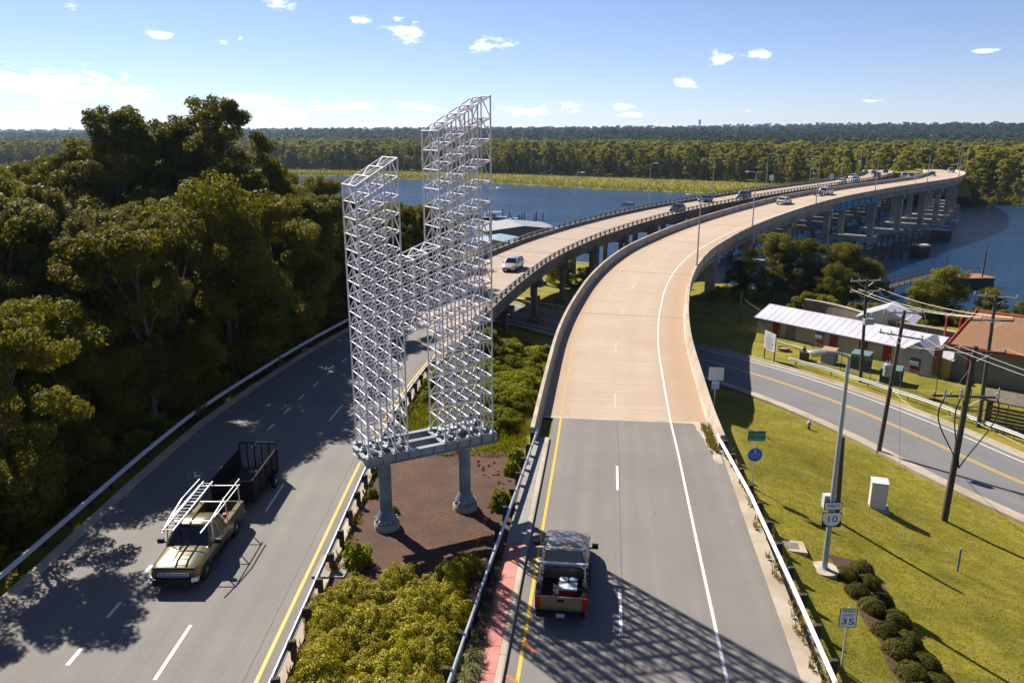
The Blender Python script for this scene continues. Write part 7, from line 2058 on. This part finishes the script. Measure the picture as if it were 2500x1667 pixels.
# ---- clipped round bushes on the lawn
BX_ = [bush_mesh('clipped_foliage', s, .60, .62, 8000, .055, ML_box, lumpy=.4) for s in (51, 52)]
bpx = [(910, 940), (995, 900), (1035, 985), (970, 1035), (1050, 1125), (1108, 1095), (1190, 1200), (1125, 1265), (1262, 1315), (1198, 1378), (1368, 1450), (1272, 1510), (1430, 1568), (1340, 1640)]
bp_ = []
for i, (x, y) in enumerate(bpx):
    p = pxg((1680 + x * .4253) / KD, (1000 + (y + 28) * .4253) / KD); bp_.append(p)
for i, p in enumerate(bp_):
    sc = rs.uniform(.86, 1.06)
    plant((stem_me, BX_[i % 2]), 'clipped_bush', 'low round clipped bush in the mulched double row on the lawn', 'shrub', (p.x, p.y, p.z - .02), sc, rs.uniform(0, 6.28), 'clipped bushes on the lawn', ('stems', 'foliage'))
pf = np.polyfit([b.y for b in bp_], [b.x for b in bp_], 2)
rows = [(y, float(np.polyval(pf, y)) - .95 - .1 * math.sin(y * 2.1), float(np.polyval(pf, y)) + 1.0 + .12 * math.sin(y * 1.7)) for y in np.arange(min(b.y for b in bp_) - .8, max(b.y for b in bp_) + .9, .25)]
sheet('shrub_bed', M_mulch, rows, .05, nx=9, amp=.03)

# ---- lawn tufts and roadside weeds (uncountable)
def tufts(name, pts, m_, h=(.10, .22), w=.012, seed=0, nb=5):
    rs_ = np.random.RandomState(seed); n = len(pts); P_ = np.repeat(np.asarray(pts), nb, 0) + np.concatenate([rs_.normal(size=(n * nb, 2)) * .05, np.zeros((n * nb, 1))], 1)
    N_ = len(P_); a = rs_.rand(N_) * 6.283; hh = rs_.uniform(*h, N_); o = np.stack([np.cos(a), np.sin(a), np.zeros(N_)], 1); s = np.stack([-np.sin(a), np.cos(a), np.zeros(N_)], 1) * w
    tip = P_ + o * (hh * .55)[:, None] + np.stack([np.zeros(N_), np.zeros(N_), hh], 1)
    V = np.stack([P_ - s, P_ + s, tip + s * .3, tip - s * .3], 1)
    return quads_mesh(name, V, [m_])
ML_lawn = leafmat('lawn_blades', (.175, .165, .010), (.265, .240, .022), (.25, .205, .045), .35, nscale=1.3)
ML_weed = leafmat('weed_blades', (.16, .16, .02), (.26, .23, .04), (.22, .16, .04), .3, nscale=1.5)
lp_ = []
xs = rs.uniform(11.5, 44, 80000); ys = rs.uniform(18, 66, 80000); zz = ground_z(xs, ys)
dR = np.hypot(xs[:, None] - PR.P[None, ::2, 0], ys[:, None] - PR.P[None, ::2, 1]); offR = dR.min(1)
dD = np.hypot(xs[:, None] - PD.P[None, ::2, 0], ys[:, None] - PD.P[None, ::2, 1]).min(1)
okk = (offR > 7.2) & (dD > 6.0) & (zz > -5.2)
link('lawn_grass', tufts('lawn_grass', np.stack([xs, ys, zz], 1)[okk][:34000], ML_lawn, (.03, .08), .010, 1, 5), kind='stuff', label='mown yellow-green grass blades covering the lawn slope', cat='grass')
wp = []
for y in np.arange(10, 44, .25):
    for _ in range(3):
        if rs.rand() < .55 * (.4 + .6 * math.sin(y * .9) ** 2): 
            x = xl(y, PR, float(ip(y, [20, 36, 43.9], [6.25, 6.1, 5.6])) + rs.uniform(-.2, .45)); wp.append((x, y, .1))
for _ in range(90): y = rs.uniform(42, 46.5); wp.append((xl(y, PR, rs.uniform(4.95, 5.5)), y, .02))
for _ in range(160): y = rs.uniform(12, 58); wp.append((xl(y, PL, rs.uniform(.98, 1.3)), y, .02))
link('roadside_weeds', tufts('roadside_weeds', np.array(wp), ML_weed, (.08, .34), .02, 2, 14), kind='stuff', label='straggling weeds in the gutters and under the guardrails', cat='weeds')
mp_ = []
for _ in range(2600):
    y = rs.uniform(41.5, 53); xa, xb = float(ip(y, PL.P[:, 1], PL.P[:, 0])) + 1.3, float(ip(y, PR.P[:, 1], PR.P[:, 0])) - 6.0
    x = rs.uniform(xa, xb); mp_.append((x, y, g(x, y)))
link('median_grass', tufts('median_grass', np.array(mp_), ML_bright, (.15, .4), .02, 3, 6), kind='stuff', label='long bright grass at the head of the median', cat='grass')

# ================================================================== far bank
SW_ = [make_proto('swamp_tree', seed=s, h=17, r=4.2, n=64, per=80, size=.55, leaf_m=ML_swamp, h0=.02, shape=sh, trunk_r=.2, limbs=4, bark=M_bark, dense=True) for s, sh in ((61, 'round'), (62, 'vase'), (63, 'round'), (64, 'cone'))]
back = [(-330, 640), (-182, 592), (-54, 552), (34, 496), (84, 466), (116, 440), (150, 405), (172, 366), (188, 330), (203, 316), (240, 315), (330, 325), (470, 340)]
bx_, by_ = [q[0] for q in back], [q[1] for q in back]
rs = np.random.RandomState(21)
n_ = 0
x = -330.0
while x < 330:
    y = float(ip(x, bx_, by_))
    for row in range(2):
        xx, yy = x + rs.uniform(-2, 2), y + row * 7 + rs.uniform(0, 5)
        if abs(PR.near(xx, yy)[1]) < 12 and yy > 285 or -22 < PL.near(xx, yy)[1] < 10 and yy > 290: continue
        if abs(xx) > .78 * yy: continue
        sc = rs.uniform(.66, 1.2) * (.86 if row == 0 else 1.05)
        plant(SW_[int(rs.choice(4, p=[.35, .25, .32, .08]))], 'swamp_tree', 'olive green swamp tree in the front line of the forest beyond the marsh', 'tree', (xx, yy, -7.6), (sc * 1.1, sc * 1.1, sc * rs.uniform(.85, 1.1)), rs.uniform(0, 6.28), 'front trees of the forest beyond the marsh'); n_ += 1
    x += rs.uniform(4.2, 6.2)
# nearer trees at the far end of the bridges
for (xx, yy, sc) in ((198, 302, .82), (206, 306, .95), (214, 303, .80), (192, 299, .55), (222, 309, 1.0), (232, 306, .9), (186, 300, .42), (244, 310, 1.0), (256, 308, .95), (170, 326, .8), (163, 334, .85), (156, 342, .9), (148, 352, .9), (140, 362, .85), (177, 303, .62), (182, 306, .75), (180, 312, .9), (187, 318, 1.0), (175, 310, .5), (192, 309, .8)):
    plant(SW_[n_ % 3], 'bank_tree', 'leafy green tree crowding the far end of the bridges', 'tree', (xx, yy, -7.6), sc, rs.uniform(0, 6.28), 'trees at the far end of the bridges'); n_ += 1

def scatter(name, pts, scales, protos, label, cat):
    """one mass of forest: instances of a few trees over a cloud of points"""
    me = bpy.data.meshes.new(name); me.from_pydata([tuple(p) for p in pts], [], [])
    at = me.attributes.new('tree_scale', 'FLOAT', 'POINT'); at.data.foreach_set('value', np.asarray(scales, dtype=np.float32))
    o = link(name, me, None, kind='stuff', label=label, cat=cat)
    ng = bpy.data.node_groups.new(name, 'GeometryNodeTree')
    ng.interface.new_socket('Geometry', in_out='INPUT', socket_type='NodeSocketGeometry'); ng.interface.new_socket('Geometry', in_out='OUTPUT', socket_type='NodeSocketGeometry')
    N = ng.nodes; L = ng.links
    gi = N.new('NodeGroupInput'); go = N.new('NodeGroupOutput')
    jn = N.new('GeometryNodeJoinGeometry')
    for p in protos:
        oi = N.new('GeometryNodeObjectInfo'); oi.inputs['Object'].default_value = p; oi.inputs['As Instance'].default_value = True; oi.transform_space = 'ORIGINAL'
        L.new(oi.outputs['Geometry'], jn.inputs[0])
    ip_ = N.new('GeometryNodeInstanceOnPoints'); ip_.inputs['Pick Instance'].default_value = True
    rv = N.new('FunctionNodeRandomValue'); rv.data_type = 'INT'; rv.inputs['Min'].default_value = 0; rv.inputs['Max'].default_value = len(protos) - 1
    rr = N.new('FunctionNodeRandomValue'); rr.data_type = 'FLOAT_VECTOR'; rr.inputs[0].default_value = (0, 0, 0); rr.inputs[1].default_value = (0, 0, 6.28)
    na = N.new('GeometryNodeInputNamedAttribute'); na.data_type = 'FLOAT'; na.inputs['Name'].default_value = 'tree_scale'
    L.new(gi.outputs[0], ip_.inputs['Points']); L.new(jn.outputs[0], ip_.inputs['Instance']); L.new(rv.outputs[2], ip_.inputs['Instance Index']); L.new(rr.outputs[0], ip_.inputs['Rotation']); L.new(na.outputs[0], ip_.inputs['Scale'])
    L.new(ip_.outputs[0], go.inputs[0])
    md = o.modifiers.new('scatter', 'NODES'); md.node_group = ng
    return o
protos = [o for o in bpy.data.objects if o.name.startswith('crown') and o.parent and o.parent.name.startswith('swamp_tree')]
seen = set(); pr_ = []
for o in protos:
    if o.data.name not in seen: seen.add(o.data.name); pr_.append(o)
pts, scs = [], []
for d in np.concatenate([np.arange(14, 120, 7.5), np.arange(120, 420, 14)]):
    step = 7.5 if d < 120 else 12
    for x in np.arange(-480, 620, step):
        y = float(ip(x, bx_, by_)) + d + rs.uniform(-3, 3); xx = x + rs.uniform(-3, 3)
        if abs(xx) > .76 * y + 20: continue
        if yy_ok := True:
            if 285 < y < 352 and (abs(PR.near(xx, y)[1]) < 13 or -22 < PL.near(xx, y)[1] < 10): continue
        pts.append((xx, y, -7.6)); scs.append(rs.uniform(.75, 1.25))
scatter('swamp_forest', pts, scs, pr_, 'olive green forest mass stretching behind the marsh', 'forest')
# wooded hills on the horizon
HT = [make_proto('hill_tree', seed=s, h=17, r=6.0, n=26, per=34, size=1.6, leaf_m=ML_far, h0=.05, shape='dome', trunk_r=.3, limbs=2) for s in (71, 72)]
hp = []
for i, (xx, yy) in enumerate(((-300, 1000), (330, 980))):
    t = plant(HT[i], 'hill_tree', ('tall dark tree on the near slope of the wooded hills, left of the sculpture', 'tall dark tree on the near slope of the wooded hills beyond the bridges')[i], 'tree', (xx, yy, float(ground_z(np.array([xx]), np.array([yy]))[0]) - .5), 1.1, 0)
    hp.append([c for c in t.children if c.name.startswith('crown')][0])
pts, scs = [], []
y = 880.0
while y < 5200:
    step = max(9, y * .0095)
    xs = np.arange(-.80 * y, .80 * y, step) + rs.uniform(-step * .4, step * .4, len(np.arange(-.80 * y, .80 * y, step)))
    ys = y + rs.uniform(-step * 2, step * 2, len(xs)); zs = ground_z(xs, ys)
    for a, b_, c in zip(xs, ys, zs): pts.append((a, b_, c - .5)); scs.append(rs.uniform(.75, 1.25) * (1 + max(0, y - 1500) / 4000))
    y += step * 3.2
scatter('hill_forest', pts, scs, hp, 'dark blue-green wooded hills along the horizon', 'forest')
# marsh reeds: a rough bright fringe in front of the forest
rp_ = []
for _ in range(24000):
    x = rs.uniform(-330, 330); yf = float(y_far(x)); yb_ = float(ip(x, bx_, by_))
    if yb_ < yf + 3: continue
    y = yf + 1 + (yb_ - yf) * rs.rand() ** 1.5
    if abs(x) > .75 * y: continue
    rp_.append((x, y, -7.65))
ML_reed = leafmat('marsh_reed', (.105, .115, .009), (.155, .155, .013), (.135, .125, .018), .3, nscale=.06)
link('marsh_reeds', tufts('marsh_reeds', np.array(rp_), ML_reed, (.5, 1.5), .12, 5, 3), kind='stuff', label='bright yellow-green marsh reeds along the far river bank', cat='reeds')

# ================================================================== air
mh = bpy.data.materials.new('haze_air'); mh.use_nodes = True
N = mh.node_tree.nodes; N.remove(N['Principled BSDF'])
pv = N.new('ShaderNodeVolumePrincipled'); pv.inputs['Color'].default_value = (.45, .66, .95, 1); pv.inputs['Density'].default_value = .00006; pv.inputs['Anisotropy'].default_value = .3
mh.node_tree.links.new(pv.outputs[0], N['Material Output'].inputs['Volume'])
HZ = True
if HZ:
    MB().box((0, 2600, 50), (9800, 6000, 140)).build('haze', mh, kind='stuff', label='thin blue summer haze over the river valley', cat='haze')
